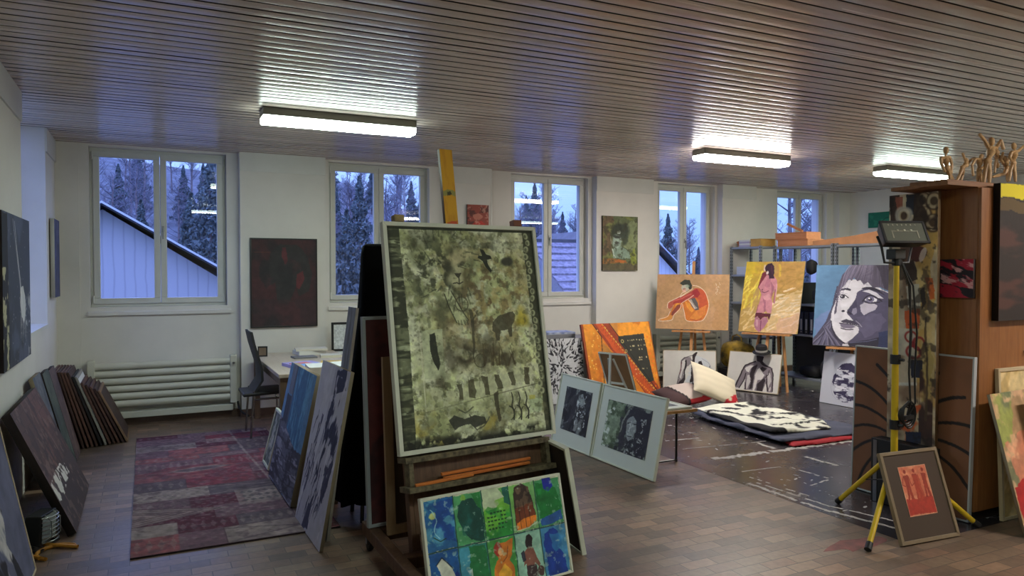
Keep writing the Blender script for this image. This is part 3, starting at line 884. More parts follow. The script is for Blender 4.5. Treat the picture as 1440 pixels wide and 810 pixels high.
def art_grid():
    a = Art(0.84, 0.56, 240, (200, 206, 176), 5)
    c = [i / 5 for i in range(6)]
    bl, gr, dg, tq = (22, 72, 150), (34, 122, 56), (14, 70, 62), (50, 134, 170)
    def cell(i, j): return c[i] + .004, .5 * j + .006, c[i + 1] - .004, .5 * j + .494
    for i, (q1, q2) in enumerate((((30, 96, 158), (34, 90, 160)), ((70, 150, 96), (44, 128, 120)), ((90, 160, 80), (84, 160, 96)), ((110, 170, 100), (130, 190, 170)), ((60, 140, 90), (60, 130, 180)))):
        a.R(q1, c[i] + .003, .012, c[i + 1] - .003, .492, .95, .02); a.R(q2, c[i] + .003, .508, c[i + 1] - .003, .99, .95, .02)
    # upper row
    x0, y0, x1, y1 = cell(0, 0)
    a.R((26, 92, 150), x0, y0, x1, .40, 1, .05); a.P(bl, [(.07, .05), (.19, .02), (.195, .45), (.1, .38), (.06, .25)], .95, .09); a.N((90, 160, 190), 9, .52, .62, .8, 1, mask=a.pm([(x0, y0), (x1, y0), (x1, .45), (x0, .45)]))
    a.E((196, 204, 120), .055, .16, .035, .03, .5, .9, .04, .3); a.S((150, 200, 210), [(.04, .1), (.08, .2), (.06, .3), (.09, .38)], .008, .9, .03, True); a.S((30, 60, 40), [(.05, .36), (.09, .41), (.13, .39)], .01, .9, .02)
    x0, y0, x1, y1 = cell(1, 0)
    a.P(dg, [(.22, .12), (.26, .08), (.39, .06), (.395, .48), (.30, .47), (.26, .36), (.225, .28)], 1, .07); a.P(gr, [(.33, .02), (.395, .01), (.395, .2), (.37, .16)], .9, .04); a.N((20, 96, 92), 7, .5, .62, .7, 2, mask=a.pm([(.24, .1), (.39, .1), (.39, .48), (.24, .4)])); a.E((150, 190, 60), .27, .05, .03, .03, 0, .7, .05, .5)
    x0, y0, x1, y1 = cell(2, 0)
    a.R((44, 140, 60), x0, .2, x1, y1, 1, .06); a.P((190, 204, 170), [(x0, 0), (.52, 0), (.57, .12), (.5, .2), (.44, .17), (x0, .22)], 1, .05); a.N((120, 190, 60), 6, .5, .6, .8, 3, mask=a.pm([(x0, .15), (x1, .1), (x1, y1), (x0, y1)])); a.P((24, 92, 86), [(.55, .02), (.6, 0), (.6, .2), (.565, .16)], .9, .05)
    for k in range(5):
        for q in range(6):
            if (k * 5 + q * 3) % 7: a.R((20, 60, 34), .425 + q * .024, .235 + k * .04, .425 + q * .024 + .017, .235 + k * .04 + .018, .85, .012)
    x0, y0, x1, y1 = cell(3, 0)
    a.R((120, 180, 90), x0, y0, .69, .3, .9, .06); a.P((56, 40, 34), [(.65, .03), (.70, 0), (.75, .06), (.775, .2), (.79, .40), (.74, .47), (.625, .47), (.63, .3), (.635, .12)], 1, .04); a.P((128, 58, 30), [(.64, .25), (.77, .22), (.79, .40), (.74, .46), (.63, .46)], .8, .06); a.P((232, 130, 40), [(.635, .40), (.70, .37), (.79, .36), (.79, .41), (.73, .46), (.635, .47)], .95, .03); a.N((120, 96, 76), 14, .52, .62, .7, 4, mask=a.pm([(.65, .05), (.75, .05), (.77, .25), (.64, .25)]))
    for q in (.66, .70, .735): a.S((40, 24, 20), [(q, .2), (q + .004, .46)], .006, .8)
    a.S((206, 214, 180), [(.63, .475), (.72, .468), (.79, .43)], .012, .9, .02)
    x0, y0, x1, y1 = cell(4, 0)
    a.P((24, 112, 52), [(.81, .04), (.88, .06), (.97, .12), (.985, .3), (.97, .40), (.82, .42)], 1, .06); a.P((24, 40, 150), [(.86, .01), (.93, 0), (.945, .1), (.90, .14), (.865, .1)], 1, .05); a.P((36, 80, 160), [(.82, .41), (.98, .36), (.99, .47), (.83, .48)], .9, .05); a.N((40, 150, 70), 7, .5, .6, .7, 5, mask=a.pm([(.82, .1), (.97, .1), (.97, .35), (.82, .35)]))
    # lower row
    a.R((24, 84, 150), .004, .52, .196, 1, 1, .06); a.P((16, 40, 132), [(.06, .8), (.19, .7), (.19, 1), (.02, 1)], .9, .08); a.P((206, 210, 196), [(.045, .62), (.085, .56), (.12, .62), (.15, .68), (.165, .8), (.12, .82), (.07, .74)], 1, .03); a.S((30, 40, 60), [(.045, .62), (.085, .56), (.12, .62), (.15, .68)], .012, .9)
    a.R((34, 116, 66), .27, .52, .396, 1, 1, .06); a.R((70, 150, 180), .204, .52, .28, 1, .9, .08); a.N((210, 220, 220), 9, .55, .62, .8, 7, mask=a.pm([(.204, .52), (.28, .52), (.28, 1), (.204, 1)]))
    # woman with raised arm
    a.R((70, 150, 70), .404, .51, .596, 1, 1, .05); a.P((208, 120, 44), [(.425, .99), (.43, .80), (.455, .72), (.47, .70), (.455, .62), (.48, .55), (.53, .55), (.555, .54), (.585, .53), (.57, .68), (.545, .74), (.575, .82), (.58, .99)], 1, .02); a.E((168, 52, 40), .475, .60, .045, .07, 0, .95, .05); a.E((226, 176, 120), .49, .635, .028, .04, .2, .95, .02); a.P((236, 180, 60), [(.46, .84), (.51, .76), (.56, .86), (.52, .99), (.47, .97)], .9, .02); a.S((120, 60, 30), [(.545, .6), (.53, .7), (.5, .74)], .01, .8)
    # dark standing woman with basket
    a.R((150, 196, 176), .604, .52, .796, 1, 1, .04); a.P((40, 30, 34), [(.675, .60), (.69, .54), (.715, .53), (.735, .58), (.725, .66), (.70, .68), (.68, .66)], 1, .03); a.P((130, 84, 72), [(.66, .70), (.69, .66), (.73, .67), (.745, .75), (.77, .85), (.755, .88), (.73, .82), (.735, .99), (.665, .99), (.665, .82), (.645, .84)], 1, .02); a.P((60, 44, 50), [(.665, .84), (.735, .84), (.745, 1), (.66, 1)], .95, .03); a.P((40, 40, 56), [(.635, .70), (.66, .68), (.665, .79), (.64, .80)], .9, .02); a.E((70, 40, 40), .765, .92, .04, .05, 0, .9, .04)
    a.P((24, 60, 150), [(.83, .56), (.90, .52), (.94, .62), (.92, .72), (.97, .8), (.99, 1), (.815, 1), (.82, .8)], 1, .07); a.P((46, 120, 180), [(.86, .58), (.95, .6), (.97, .7), (.90, .78), (.87, .7)], .8, .08)
    for x in c[1:-1]: a.S((20, 70, 60), [(x, 0), (x, 1)], .012, .9, .012)
    a.S((22, 64, 66), [(0, .5), (1, .5)], .014, .9, .015)
    a.N((190, 210, 190), 18, .68, .74, .5, 9); a.tone(.22, 14, 3)
    return a

def art_redfigure():
    a = Art(.74, 1.0, 150, (62, 36, 38), 6)
    a.P((44, 44, 44), [(.30, .12), (.45, .05), (.70, .06), (.86, .18), (.95, .40), (.88, .60), (.74, .66), (.70, .50), (.66, .60), (.58, .75), (.40, .74), (.36, .50), (.2, .55), (.22, .3)], .9, .05); a.P((92, 38, 42), [(.47, .09), (.53, .08), (.56, .24), (.51, .30), (.46, .2)], .8, .04); a.P((98, 40, 44), [(.70, .40), (.79, .36), (.82, .45), (.74, .58), (.69, .55)], .8, .03)
    a.P((40, 36, 38), [(.1, .3), (.18, .22), (.28, .28), (.28, .52), (.22, .58), (.12, .44)], .85, .05); a.R((56, 40, 44), 0, .70, 1, 1, .7, .06); a.N((84, 42, 46), 6, .57, .70, .4, 1); a.N((34, 34, 36), 5, .52, .66, .6, 2)
    a.R((100, 60, 40), .03, .145, .3, .15, .6); a.tone(.15, 20); return a

def art_portrait_green():
    a = Art(.6, .77, 120, (96, 104, 72), 8)
    a.P((110, 84, 64), [(0, 0), (.3, 0), (.25, .75), (0, .8)], .8, .1); a.N((120, 128, 70), 5, .5, .62, .8, 1); a.P((150, 160, 118), [(.72, .1), (.95, .1), (1, .8), (.6, .6)], .6, .2)
    a.E((56, 62, 52), .5, .28, .21, .15, -.3, .95, .08, .4); a.E((160, 180, 168), .40, .47, .10, .13, 0, .95, .06, .4); a.E((190, 204, 190), .46, .29, .04, .03, 0, .8, .04); a.E((62, 66, 60), .40, .38, .09, .03, .1, .9, .04); a.E((70, 70, 66), .40, .49, .05, .02, 0, .8, .03)
    a.E((64, 74, 62), .62, .42, .08, .12, 0, .8, .08, .4); a.P((140, 164, 150), [(.26, .62), (.5, .55), (.72, .66), (.82, .78), (.3, .76)], .8, .08); a.S((200, 210, 196), [(.28, .6), (.31, .72), (.36, .75)], .02, .8, .03); a.S((170, 176, 160), [(.22, .38), (.24, .5)], .012, .7)
    a.P((150, 100, 56), [(0, .78), (.3, .77), (.62, .80), (.7, .86), (0, .87)], .9, .04); a.E((196, 110, 50), .5, .82, .13, .025, 0, .8, .06); a.R((96, 84, 66), 0, .87, 1, 1, .8, .05); a.P((150, 160, 50), [(.78, .7), (.95, .6), (.98, .9), (.8, .88)], .6, .1); a.N((60, 60, 44), 14, .58, .68, .6, 5); a.tone(.2, 18); return a

def art_small_red():
    a = Art(.3, .36, 70, (150, 74, 62), 9)
    a.N((90, 52, 48), 5, .5, .6, .9, 1); a.E((200, 130, 110), .5, .45, .2, .12, .1, .8, .1); a.E((210, 60, 50), .55, .75, .25, .12, 0, .7, .1); a.N((210, 160, 140), 9, .6, .68, .7, 3); return a

def art_crouch():
    a = Art(1.02, .79, 170, (192, 150, 106), 10)
    a.tone(.08, 5, 1); a.N((204, 158, 120), 3, .5, .65, .5, 2); a.P((178, 128, 72), [(.8, .5), (1, .3), (1, 1), (.82, 1)], .3, .2)
    sk, rd, og, wt, dk = (178, 66, 60), (160, 40, 48), (214, 122, 50), (246, 226, 204), (70, 52, 60)
    a.P(og, [(.37, .52), (.44, .46), (.56, .40), (.60, .28), (.66, .30), (.71, .42), (.73, .58), (.70, .74), (.62, .84), (.44, .84), (.40, .70)], 1, .01, True)
    a.P((200, 84, 56), [(.52, .26), (.62, .27), (.69, .38), (.71, .58), (.66, .74), (.58, .72), (.60, .5), (.54, .4)], .85, .02, True); a.P((232, 150, 66), [(.60, .62), (.70, .55), (.69, .72), (.60, .82), (.46, .83), (.50, .76)], .7, .03)
    a.P((90, 88, 92), [(.46, .46), (.53, .41), (.58, .52), (.60, .64), (.55, .66), (.50, .58)], .95, .02); a.P((190, 180, 172), [(.46, .47), (.49, .45), (.55, .58), (.58, .61), (.54, .64)], .8, .02); a.S(wt, [(.45, .47), (.50, .54), (.54, .62)], .012, .8)
    a.P(og, [(.26, .52), (.35, .46), (.41, .50), (.36, .62), (.27, .72), (.22, .80), (.17, .78), (.22, .66)], 1, .01); a.P((130, 60, 60), [(.30, .56), (.36, .56), (.28, .70), (.22, .78), (.22, .70)], .8, .02); a.P((240, 170, 60), [(.28, .52), (.36, .47), (.34, .52), (.26, .60)], .9, .01)
    a.P((220, 146, 70), [(.05, .84), (.12, .80), (.18, .74), (.24, .76), (.22, .83), (.10, .855)], 1, .01); a.P((238, 160, 60), [(.40, .50), (.47, .53), (.53, .66), (.50, .70), (.43, .60)], .9, .02)
    a.P(sk, [(.18, .52), (.26, .46), (.40, .38), (.52, .28), (.60, .32), (.58, .42), (.48, .44), (.36, .52), (.26, .54), (.21, .60)], 1, .01); a.P(rd, [(.50, .30), (.56, .26), (.61, .36), (.57, .42), (.51, .38)], .9, .02); a.S((226, 120, 104), [(.22, .50), (.36, .44), (.48, .36)], .02, .7, .02)
    a.P((190, 96, 76), [(.17, .52), (.24, .50), (.23, .60), (.19, .64), (.16, .60)], .95, .02)
    a.E((196, 190, 172), .40, .24, .075, .075, .3, 1, .01); a.P((54, 58, 50), [(.32, .16), (.38, .10), (.46, .11), (.49, .20), (.485, .28), (.45, .27), (.43, .19), (.36, .20)], 1, .02); a.E((222, 170, 150), .385, .29, .035, .04, 0, .9, .02); a.S(dk, [(.37, .27), (.40, .265)], .01, .9); a.E((150, 170, 150), .43, .22, .035, .03, 0, .7, .02)
    for p in ([(.50, .20), (.58, .22), (.66, .30), (.715, .44), (.73, .58), (.70, .74), (.63, .845), (.44, .845), (.40, .72), (.37, .55)], [(.40, .36), (.33, .42), (.36, .34), (.41, .32)], [(.16, .62), (.17, .52), (.28, .44), (.42, .34), (.5, .26)], [(.52, .38), (.46, .44), (.36, .53), (.34, .62), (.26, .74), (.22, .84), (.06, .86), (.05, .83), (.16, .78), (.20, .68)]):
        a.S(wt, p, .010, .9, .01, True)
    a.S((170, 60, 50), [(.48, .82), (.56, .84), (.64, .80)], .014, .6, .02)
    for k in range(17):
        r = random.Random(k); a.E((236, 222, 196), .84 + r.uniform(-.03, .035), .15 + k * .013 + r.uniform(-.01, .01), .006, .008, 0, .9)
    a.tone(.08, 30, 5); return a

def art_pink():
    a = Art(.81, 1.02, 180, (196, 160, 92), 11)
    a.P((210, 172, 60), [(0, 0), (.4, 0), (.3, .3), (.12, .62), (0, .7)], .8, .15); a.N((226, 196, 60), 5, .5, .6, .8, 1, .6, 1.4, .5, mask=a.pm([(0, 0), (.42, 0), (.3, .35), (.1, .65), (0, .7)])); a.P((200, 150, 80), [(.5, 0), (1, 0), (1, .4), (.7, .45), (.5, .3)], .7, .15); a.S((232, 200, 70), [(.58, .05), (.60, .2)], .03, .7, .04)
    a.P((222, 190, 140), [(.5, .62), (.75, .46), (1, .36), (1, 1), (.45, 1)], .8, .12); a.dabs((236, 214, 180), 40, (.45, .4, 1, 1), .14, .026, -.5, .4, 18, .8, 2); a.dabs((230, 204, 150), 30, (0, .7, .4, 1), .12, .026, -.6, .6, 24, .7, 4); a.dabs((236, 216, 90), 26, (.02, .08, .32, .6), .14, .030, 2.0, .5, 20, .75, 6); a.dabs((182, 142, 70), 22, (.55, .1, 1, .45), .12, .03, -.4, .6, 14, .6, 7); a.P((212, 160, 150), [(.7, .8), (1, .72), (1, 1), (.6, 1)], .4, .15)
    sk, sh, dk = (206, 138, 150), (150, 84, 108), (84, 32, 58)
    a.P((120, 44, 60), [(.30, .16), (.36, .14), (.44, .2), (.38, .26), (.28, .36), (.245, .38), (.27, .28)], 1, .01)
    a.P(sk, [(.30, .30), (.38, .19), (.50, .20), (.565, .27), (.585, .38), (.575, .52), (.57, .60), (.545, .585), (.56, .44), (.52, .40), (.50, .50), (.535, .60), (.53, .73), (.47, .73), (.44, .70), (.40, .73), (.27, .74), (.30, .62), (.33, .48), (.30, .41), (.275, .385), (.265, .36)], 1, .008)
    a.P(sh, [(.46, .28), (.53, .36), (.545, .44), (.50, .52), (.49, .40)], .6, .03); a.P(sh, [(.36, .52), (.42, .56), (.44, .70), (.41, .72), (.39, .60)], .55, .03); a.P((226, 170, 178), [(.36, .50), (.47, .46), (.49, .54), (.45, .56), (.38, .54)], .6, .03); a.P((180, 110, 130), [(.40, .24), (.46, .22), (.46, .36), (.40, .38), (.36, .34)], .6, .03)
    a.S(dk, [(.33, .43), (.38, .445), (.44, .42)], .010, .8, .01, True); a.S(dk, [(.325, .41), (.335, .40)], .012, .9); a.S((120, 60, 80), [(.26, .37), (.30, .41), (.31, .44)], .008, .8); a.S(sh, [(.55, .40), (.55, .58)], .012, .8); a.S((236, 190, 196), [(.57, .32), (.575, .48)], .010, .8); a.S(sh, [(.29, .62), (.28, .72)], .012, .7)
    a.P((96, 30, 50), [(.27, .73), (.53, .735), (.52, .79), (.50, .83), (.48, .78), (.40, .79), (.36, .83), (.31, .78), (.26, .80)], 1, .01); a.P((178, 118, 140), [(.27, .80), (.31, .78), (.36, .83), (.40, .79), (.47, .79), (.49, .84), (.44, .92), (.36, 1), (.30, .96), (.26, .88)], 1, .02); a.S((120, 60, 90), [(.37, .84), (.38, .98)], .012, .8, .02); a.P((214, 170, 180), [(.29, .82), (.33, .82), (.33, .93), (.29, .9)], .7, .02)
    a.P((58, 30, 52), [(.33, .08), (.37, .03), (.44, .02), (.49, .07), (.50, .16), (.50, .20), (.52, .24), (.47, .24), (.43, .25), (.41, .19), (.38, .15), (.345, .13)], 1, .01); a.P((226, 200, 180), [(.315, .05), (.345, .04), (.335, .10), (.35, .13), (.33, .145), (.315, .11)], 1, .01); a.P((240, 226, 220), [(.36, .16), (.39, .13), (.41, .16), (.38, .19)], .9, .01); a.S((96, 52, 70), [(.44, .06), (.47, .18)], .012, .6)
    a.tone(.10, 26, 5); return a

def art_face():
    a = Art(.82, 1.0, 230, (84, 124, 160), 12)
    a.tone(.08, 4, 1); a.P((110, 120, 170), [(0, .7), (.2, .5), (.15, 1), (0, 1)], .6, .1)
    L, G, D, K = (206, 204, 212), (140, 138, 158), (62, 58, 82), (36, 32, 50)
    # hair mass behind, strands falling to the lower left
    a.P((66, 62, 84), [(.24, .26), (.20, .50), (.14, .70), (.04, .86), (-.05, 1), (.5, 1), (.6, .4)], 1, .02)
    for k in range(16):
        a.S([(120, 116, 140), (46, 42, 62), (90, 88, 116)][k % 3], [(.21 - .002 * k, .56 + .012 * k), (.16 - .004 * k + .012 * (k % 4), .78), (-.02 + .022 * k, 1)], (.004, .014), .7, .02)
    # face: light left side
    a.P(L, [(.25, .40), (.29, .26), (.40, .18), (.60, .22), (.74, .30), (.90, .40), (.94, .60), (.88, .76), (.64, .87), (.42, .96), (.33, .935), (.25, .85), (.195, .72), (.20, .58), (.23, .48)], 1, .01, True)
    a.P((184, 182, 194), [(.24, .50), (.28, .44), (.33, .60), (.28, .74), (.22, .70)], .5, .04)
    # shadow side
    a.P((74, 70, 96), [(.47, .34), (.53, .30), (.62, .28), (.76, .32), (.90, .40), (.95, .60), (.90, .78), (.72, .89), (.46, .955), (.38, .95), (.44, .90), (.50, .83), (.52, .75), (.455, .71), (.42, .665), (.37, .61), (.365, .56), (.42, .50), (.455, .42)], 1, .012)
    a.P((100, 96, 124), [(.58, .60), (.74, .58), (.82, .66), (.74, .80), (.56, .88), (.52, .76)], .55, .08); a.P((88, 84, 110), [(.46, .66), (.56, .62), (.60, .74), (.52, .80)], .6, .05)
    a.P((186, 182, 198), [(.505, .50), (.56, .455), (.64, .47), (.695, .50), (.67, .55), (.60, .585), (.55, .62), (.515, .57)], .95, .02); a.P((206, 204, 214), [(.53, .325), (.60, .305), (.68, .34), (.76, .41), (.70, .41), (.61, .35)], .95, .012)
    a.P((160, 156, 178), [(.87, .31), (.94, .38), (.95, .52), (.91, .64), (.87, .62), (.90, .47)], .8, .03); a.P((128, 124, 148), [(.84, .60), (.89, .58), (.87, .74), (.82, .76)], .6, .03)
    # brows
    a.P(K, [(.275, .325), (.30, .295), (.36, .285), (.40, .305), (.395, .325), (.34, .312)], .95, .006); a.P(K, [(.505, .30), (.55, .275), (.64, .272), (.72, .31), (.775, .375), (.70, .335), (.60, .302)], .95, .006)
    # left eye, right eye
    a.P((232, 232, 238), [(.245, .405), (.285, .378), (.345, .392), (.365, .41), (.31, .42)], 1); a.E(K, .31, .397, .024, .024); a.S(K, [(.235, .405), (.28, .368), (.335, .375), (.375, .41)], .010, .95); a.S(G, [(.24, .36), (.29, .345), (.36, .36)], .006, .8); a.E((236, 236, 240), .302, .391, .006, .006); a.S(G, [(.25, .425), (.31, .432), (.36, .42)], .006, .7)
    a.P((228, 228, 236), [(.555, .435), (.585, .40), (.63, .392), (.69, .42), (.685, .452), (.61, .458)], 1); a.E((112, 108, 136), .615, .425, .036, .036); a.E(K, .615, .425, .017, .017); a.E((246, 246, 250), .605, .414, .009, .009); a.S(K, [(.535, .45), (.58, .392), (.635, .376), (.70, .415), (.74, .445)], .014, .95, 0, True); a.S(K, [(.56, .46), (.63, .474), (.72, .455)], .012, .9, 0, True)
    # nose, mouth
    a.P((58, 54, 80), [(.425, .47), (.465, .42), (.475, .52), (.45, .60), (.40, .625), (.365, .595), (.375, .55)], .85, .02); a.P((150, 146, 168), [(.425, .545), (.465, .53), (.475, .59), (.44, .62), (.415, .59)], .75, .015); a.P(K, [(.355, .585), (.385, .572), (.42, .60), (.41, .62), (.38, .60)], .95, .006); a.E(K, .325, .575, .015, .014)
    a.P((62, 56, 76), [(.30, .70), (.335, .682), (.365, .672), (.39, .682), (.44, .69), (.515, .745), (.45, .735), (.38, .722), (.33, .72)], 1, .006); a.P((112, 104, 126), [(.295, .73), (.37, .735), (.44, .745), (.475, .765), (.42, .785), (.34, .785), (.305, .765)], 1, .006); a.S(K, [(.29, .724), (.36, .728), (.44, .738), (.51, .757)], .010, .95, 0, True); a.S(K, [(.31, .785), (.37, .802), (.44, .795)], .013, .8, .01, True); a.S((168, 162, 180), [(.47, .69), (.51, .725), (.535, .76)], .008, .8)
    a.S(K, [(.195, .70), (.22, .82), (.28, .92), (.36, .965)], .012, .85, .006, True); a.P(K, [(.34, .965), (.5, .935), (.75, .87), (1, .78), (1, 1), (.32, 1)], .95, .02); a.P((36, 46, 84), [(.72, .82), (1, .74), (1, 1), (.72, 1)], .9, .02); a.P((200, 200, 208), [(.33, .975), (.39, .965), (.41, 1), (.33, 1)], .9); a.S((96, 100, 134), [(.42, .955), (.6, .93), (.7, .90)], .010, .7)
    # fringe: dark mass with fine strands, lighter over the left temple
    a.P((80, 74, 94), [(.245, .42), (.25, .28), (.30, .12), (.40, 0), (.85, 0), (.96, .1), (.99, .3), (.95, .46), (.88, .37), (.79, .31), (.72, .275), (.64, .285), (.585, .215), (.54, .245), (.50, .185), (.47, .205), (.43, .16), (.405, .20), (.375, .17), (.335, .245), (.29, .30), (.265, .42), (.25, .60), (.225, .62)], 1, .008)
    r = random.Random(2)
    for k in range(60):
        t = k / 59; x0 = .41 + .46 * t; x1 = .25 + .70 * t ** .92
        y1 = (.46 if t < .06 else .30 if t < .14 else .20 if t < .34 else .27 if t < .6 else .34 + .12 * (t - .6)) + r.uniform(-.03, .01)
        f = 1.35 - .75 * t + r.uniform(-.25, .25)
        a.S((104 * f, 98 * f, 116 * f), [(x0, -.02), (x0 * .52 + x1 * .48, .09), (x1, y1)], (.010, .002), .7, .006, True)
    a.P((52, 46, 62), [(.68, 0), (.83, 0), (.95, .10), (1, .2), (1, .64), (.96, .68), (.93, .44), (.85, .34), (.76, .285)], .7, .03); a.S((96, 90, 108), [(.80, .04), (.90, .14), (.95, .3)], .014, .4, .02, True)
    a.P((158, 152, 176), [(.90, .76), (.96, .68), (.985, .78), (.94, .85), (.90, .84)], .8, .02); a.P((150, 160, 176), [(.84, 0), (1, 0), (1, .14), (.93, .07)], .9); a.tone(.08, 20, 5); return a

def art_torso(seed, neck):
    a = Art(.74, .54, 130, (214, 210, 204), seed)
    a.tone(.04, 4); D, G, W = (44, 32, 38), (120, 108, 116), (222, 216, 212)
    if not neck:   # seen from the side, dark left half
        a.P((206, 208, 214), [(.62, .1), (.8, .2), (.9, .3), (.94, .9), (.55, .98), (.42, .8)], .9, .05)
        a.P(G, [(.34, .26), (.40, .17), (.52, .16), (.56, .3), (.40, .5), (.36, .9), (.25, .95), (.28, .8), (.33, .55)], .8, .03); a.P(W, [(.36, .28), (.42, .22), (.42, .4), (.37, .55), (.34, .75), (.31, .7), (.35, .5)], .9, .02)
        a.P(D, [(.56, .10), (.63, .02), (.66, .03), (.62, .14), (.60, .22), (.62, .5), (.61, .7), (.57, .82), (.51, .84), (.53, .6), (.54, .4)], 1, .03); a.P(D, [(.42, .26), (.45, .24), (.45, .4), (.42, .55), (.42, .75), (.37, .92), (.25, .97), (.31, .8), (.38, .72), (.40, .5)], 1, .03)
        a.P(D, [(.68, .27), (.73, .25), (.76, .35), (.74, .46), (.68, .44), (.66, .36)], 1, .03)
        for y in (.47, .57, .68): a.S(D, [(.60, y), (.67, y + .03), (.74, y - .03), (.78, y + .05)], .04, .95, .03)
        for y in (.42, .52, .62): a.S(W, [(.46, y), (.52, y + .02)], .03, .8, .03)
        a.S(D, [(.55, .12), (.42, .18), (.36, .24), (.34, .45), (.29, .7), (.26, .9)], .016, .9, .01); a.S((140, 40, 50), [(.345, .3), (.335, .5), (.31, .62)], .012, .7)
        a.S(D, [(.89, .38), (.84, .6), (.82, .75)], .014, .9, .01); a.S((90, 96, 110), [(.89, .38), (.95, .6), (.97, .76)], .012, .8); a.S(G, [(.74, .2), (.86, .3), (.9, .38)], .01, .6); a.P(D, [(.55, .82), (.62, .86), (.62, .97), (.54, .94)], .9, .03)
    else:
        a.P(G, [(.52, .06), (.66, .07), (.66, .2), (.76, .3), (.86, .36), (.89, .55), (.90, .98), (.80, .98), (.77, .75), (.72, .98), (.36, .98), (.36, .7), (.27, .95), (.17, .95), (.22, .7), (.30, .38), (.42, .28), (.54, .22)], .9, .02)
        a.P(D, [(.52, .05), (.67, .07), (.66, .20), (.70, .27), (.86, .37), (.80, .36), (.66, .30), (.60, .22), (.55, .2)], 1, .02); a.P(D, [(.46, .40), (.56, .28), (.57, .34), (.52, .6), (.51, .95), (.46, .95), (.47, .7), (.44, .6)], 1, .04); a.P(D, [(.60, .80), (.72, .62), (.75, .68), (.72, .98), (.60, .98)], 1, .03); a.P(D, [(.62, .40), (.66, .34), (.76, .38), (.69, .47)], 1, .02)
        a.P(W, [(.33, .42), (.42, .33), (.50, .33), (.44, .42), (.42, .52), (.37, .5)], .95, .03); a.P(W, [(.58, .42), (.62, .38), (.69, .52), (.73, .55), (.67, .68), (.60, .70), (.57, .98), (.53, .98), (.54, .6)], .95, .03); a.P(W, [(.39, .6), (.44, .58), (.46, .75), (.43, .95), (.40, .95)], .8, .03); a.P(W, [(.78, .5), (.83, .48), (.86, .7), (.82, .88), (.79, .7)], .7, .03)
        a.S(D, [(.52, .22), (.42, .28), (.33, .35), (.28, .5), (.24, .68), (.18, .92)], .04, .95, .02); a.S(D, [(.84, .38), (.88, .5), (.89, .7), (.90, .95)], .03, .95, .02); a.S(D, [(.77, .55), (.78, .75), (.82, .95)], .03, .9, .03); a.S(D, [(.36, .55), (.33, .75), (.26, .95)], .03, .9, .02); a.S(D, [(.37, .8), (.39, .97)], .03, .9); a.S(D, [(.72, .64), (.79, .54), (.80, .42)], .02, .9)
        a.E(W, .85, .9, .02, .06, .1, .8, .03)
    return a

def art_head():
    a = Art(.54, .64, 150, (196, 198, 208), 14)
    I = (40, 34, 66)
    m = a.pm([(.40, .30), (.56, .19), (.76, .19), (.94, .32), (.98, .55), (.92, .8), (.7, .92), (.45, .88), (.33, .72), (.30, .55)], .03, True)
    a.N(I, 13, .46, .56, .9, 1, .6, 1.4, mask=m); a.N((226, 226, 234), 16, .56, .62, .9, 2, .5, 1.5, mask=m)
    a.P(I, [(.42, .34), (.54, .20), (.72, .17), (.90, .28), (.95, .40), (.70, .32), (.48, .32)], .92, .03); a.P(I, [(.30, .44), (.36, .40), (.38, .50), (.33, .62), (.29, .58)], .85, .04)
    a.S((150, 150, 172), [(.28, .55), (.26, .68), (.32, .82), (.44, .9)], .006, .8); a.E(I, .6, .53, .06, .022, 0, .85, .03, .3); a.E(I, .86, .55, .05, .02, 0, .8, .03, .3)
    for k in range(22):
        r = random.Random(k + 5); x, y = r.uniform(.36, .9), r.uniform(.5, .88); a.S(I, [(x, y), (x + .08, y + r.uniform(-.03, .03))], (.012, .003), .8, .03)
    return a

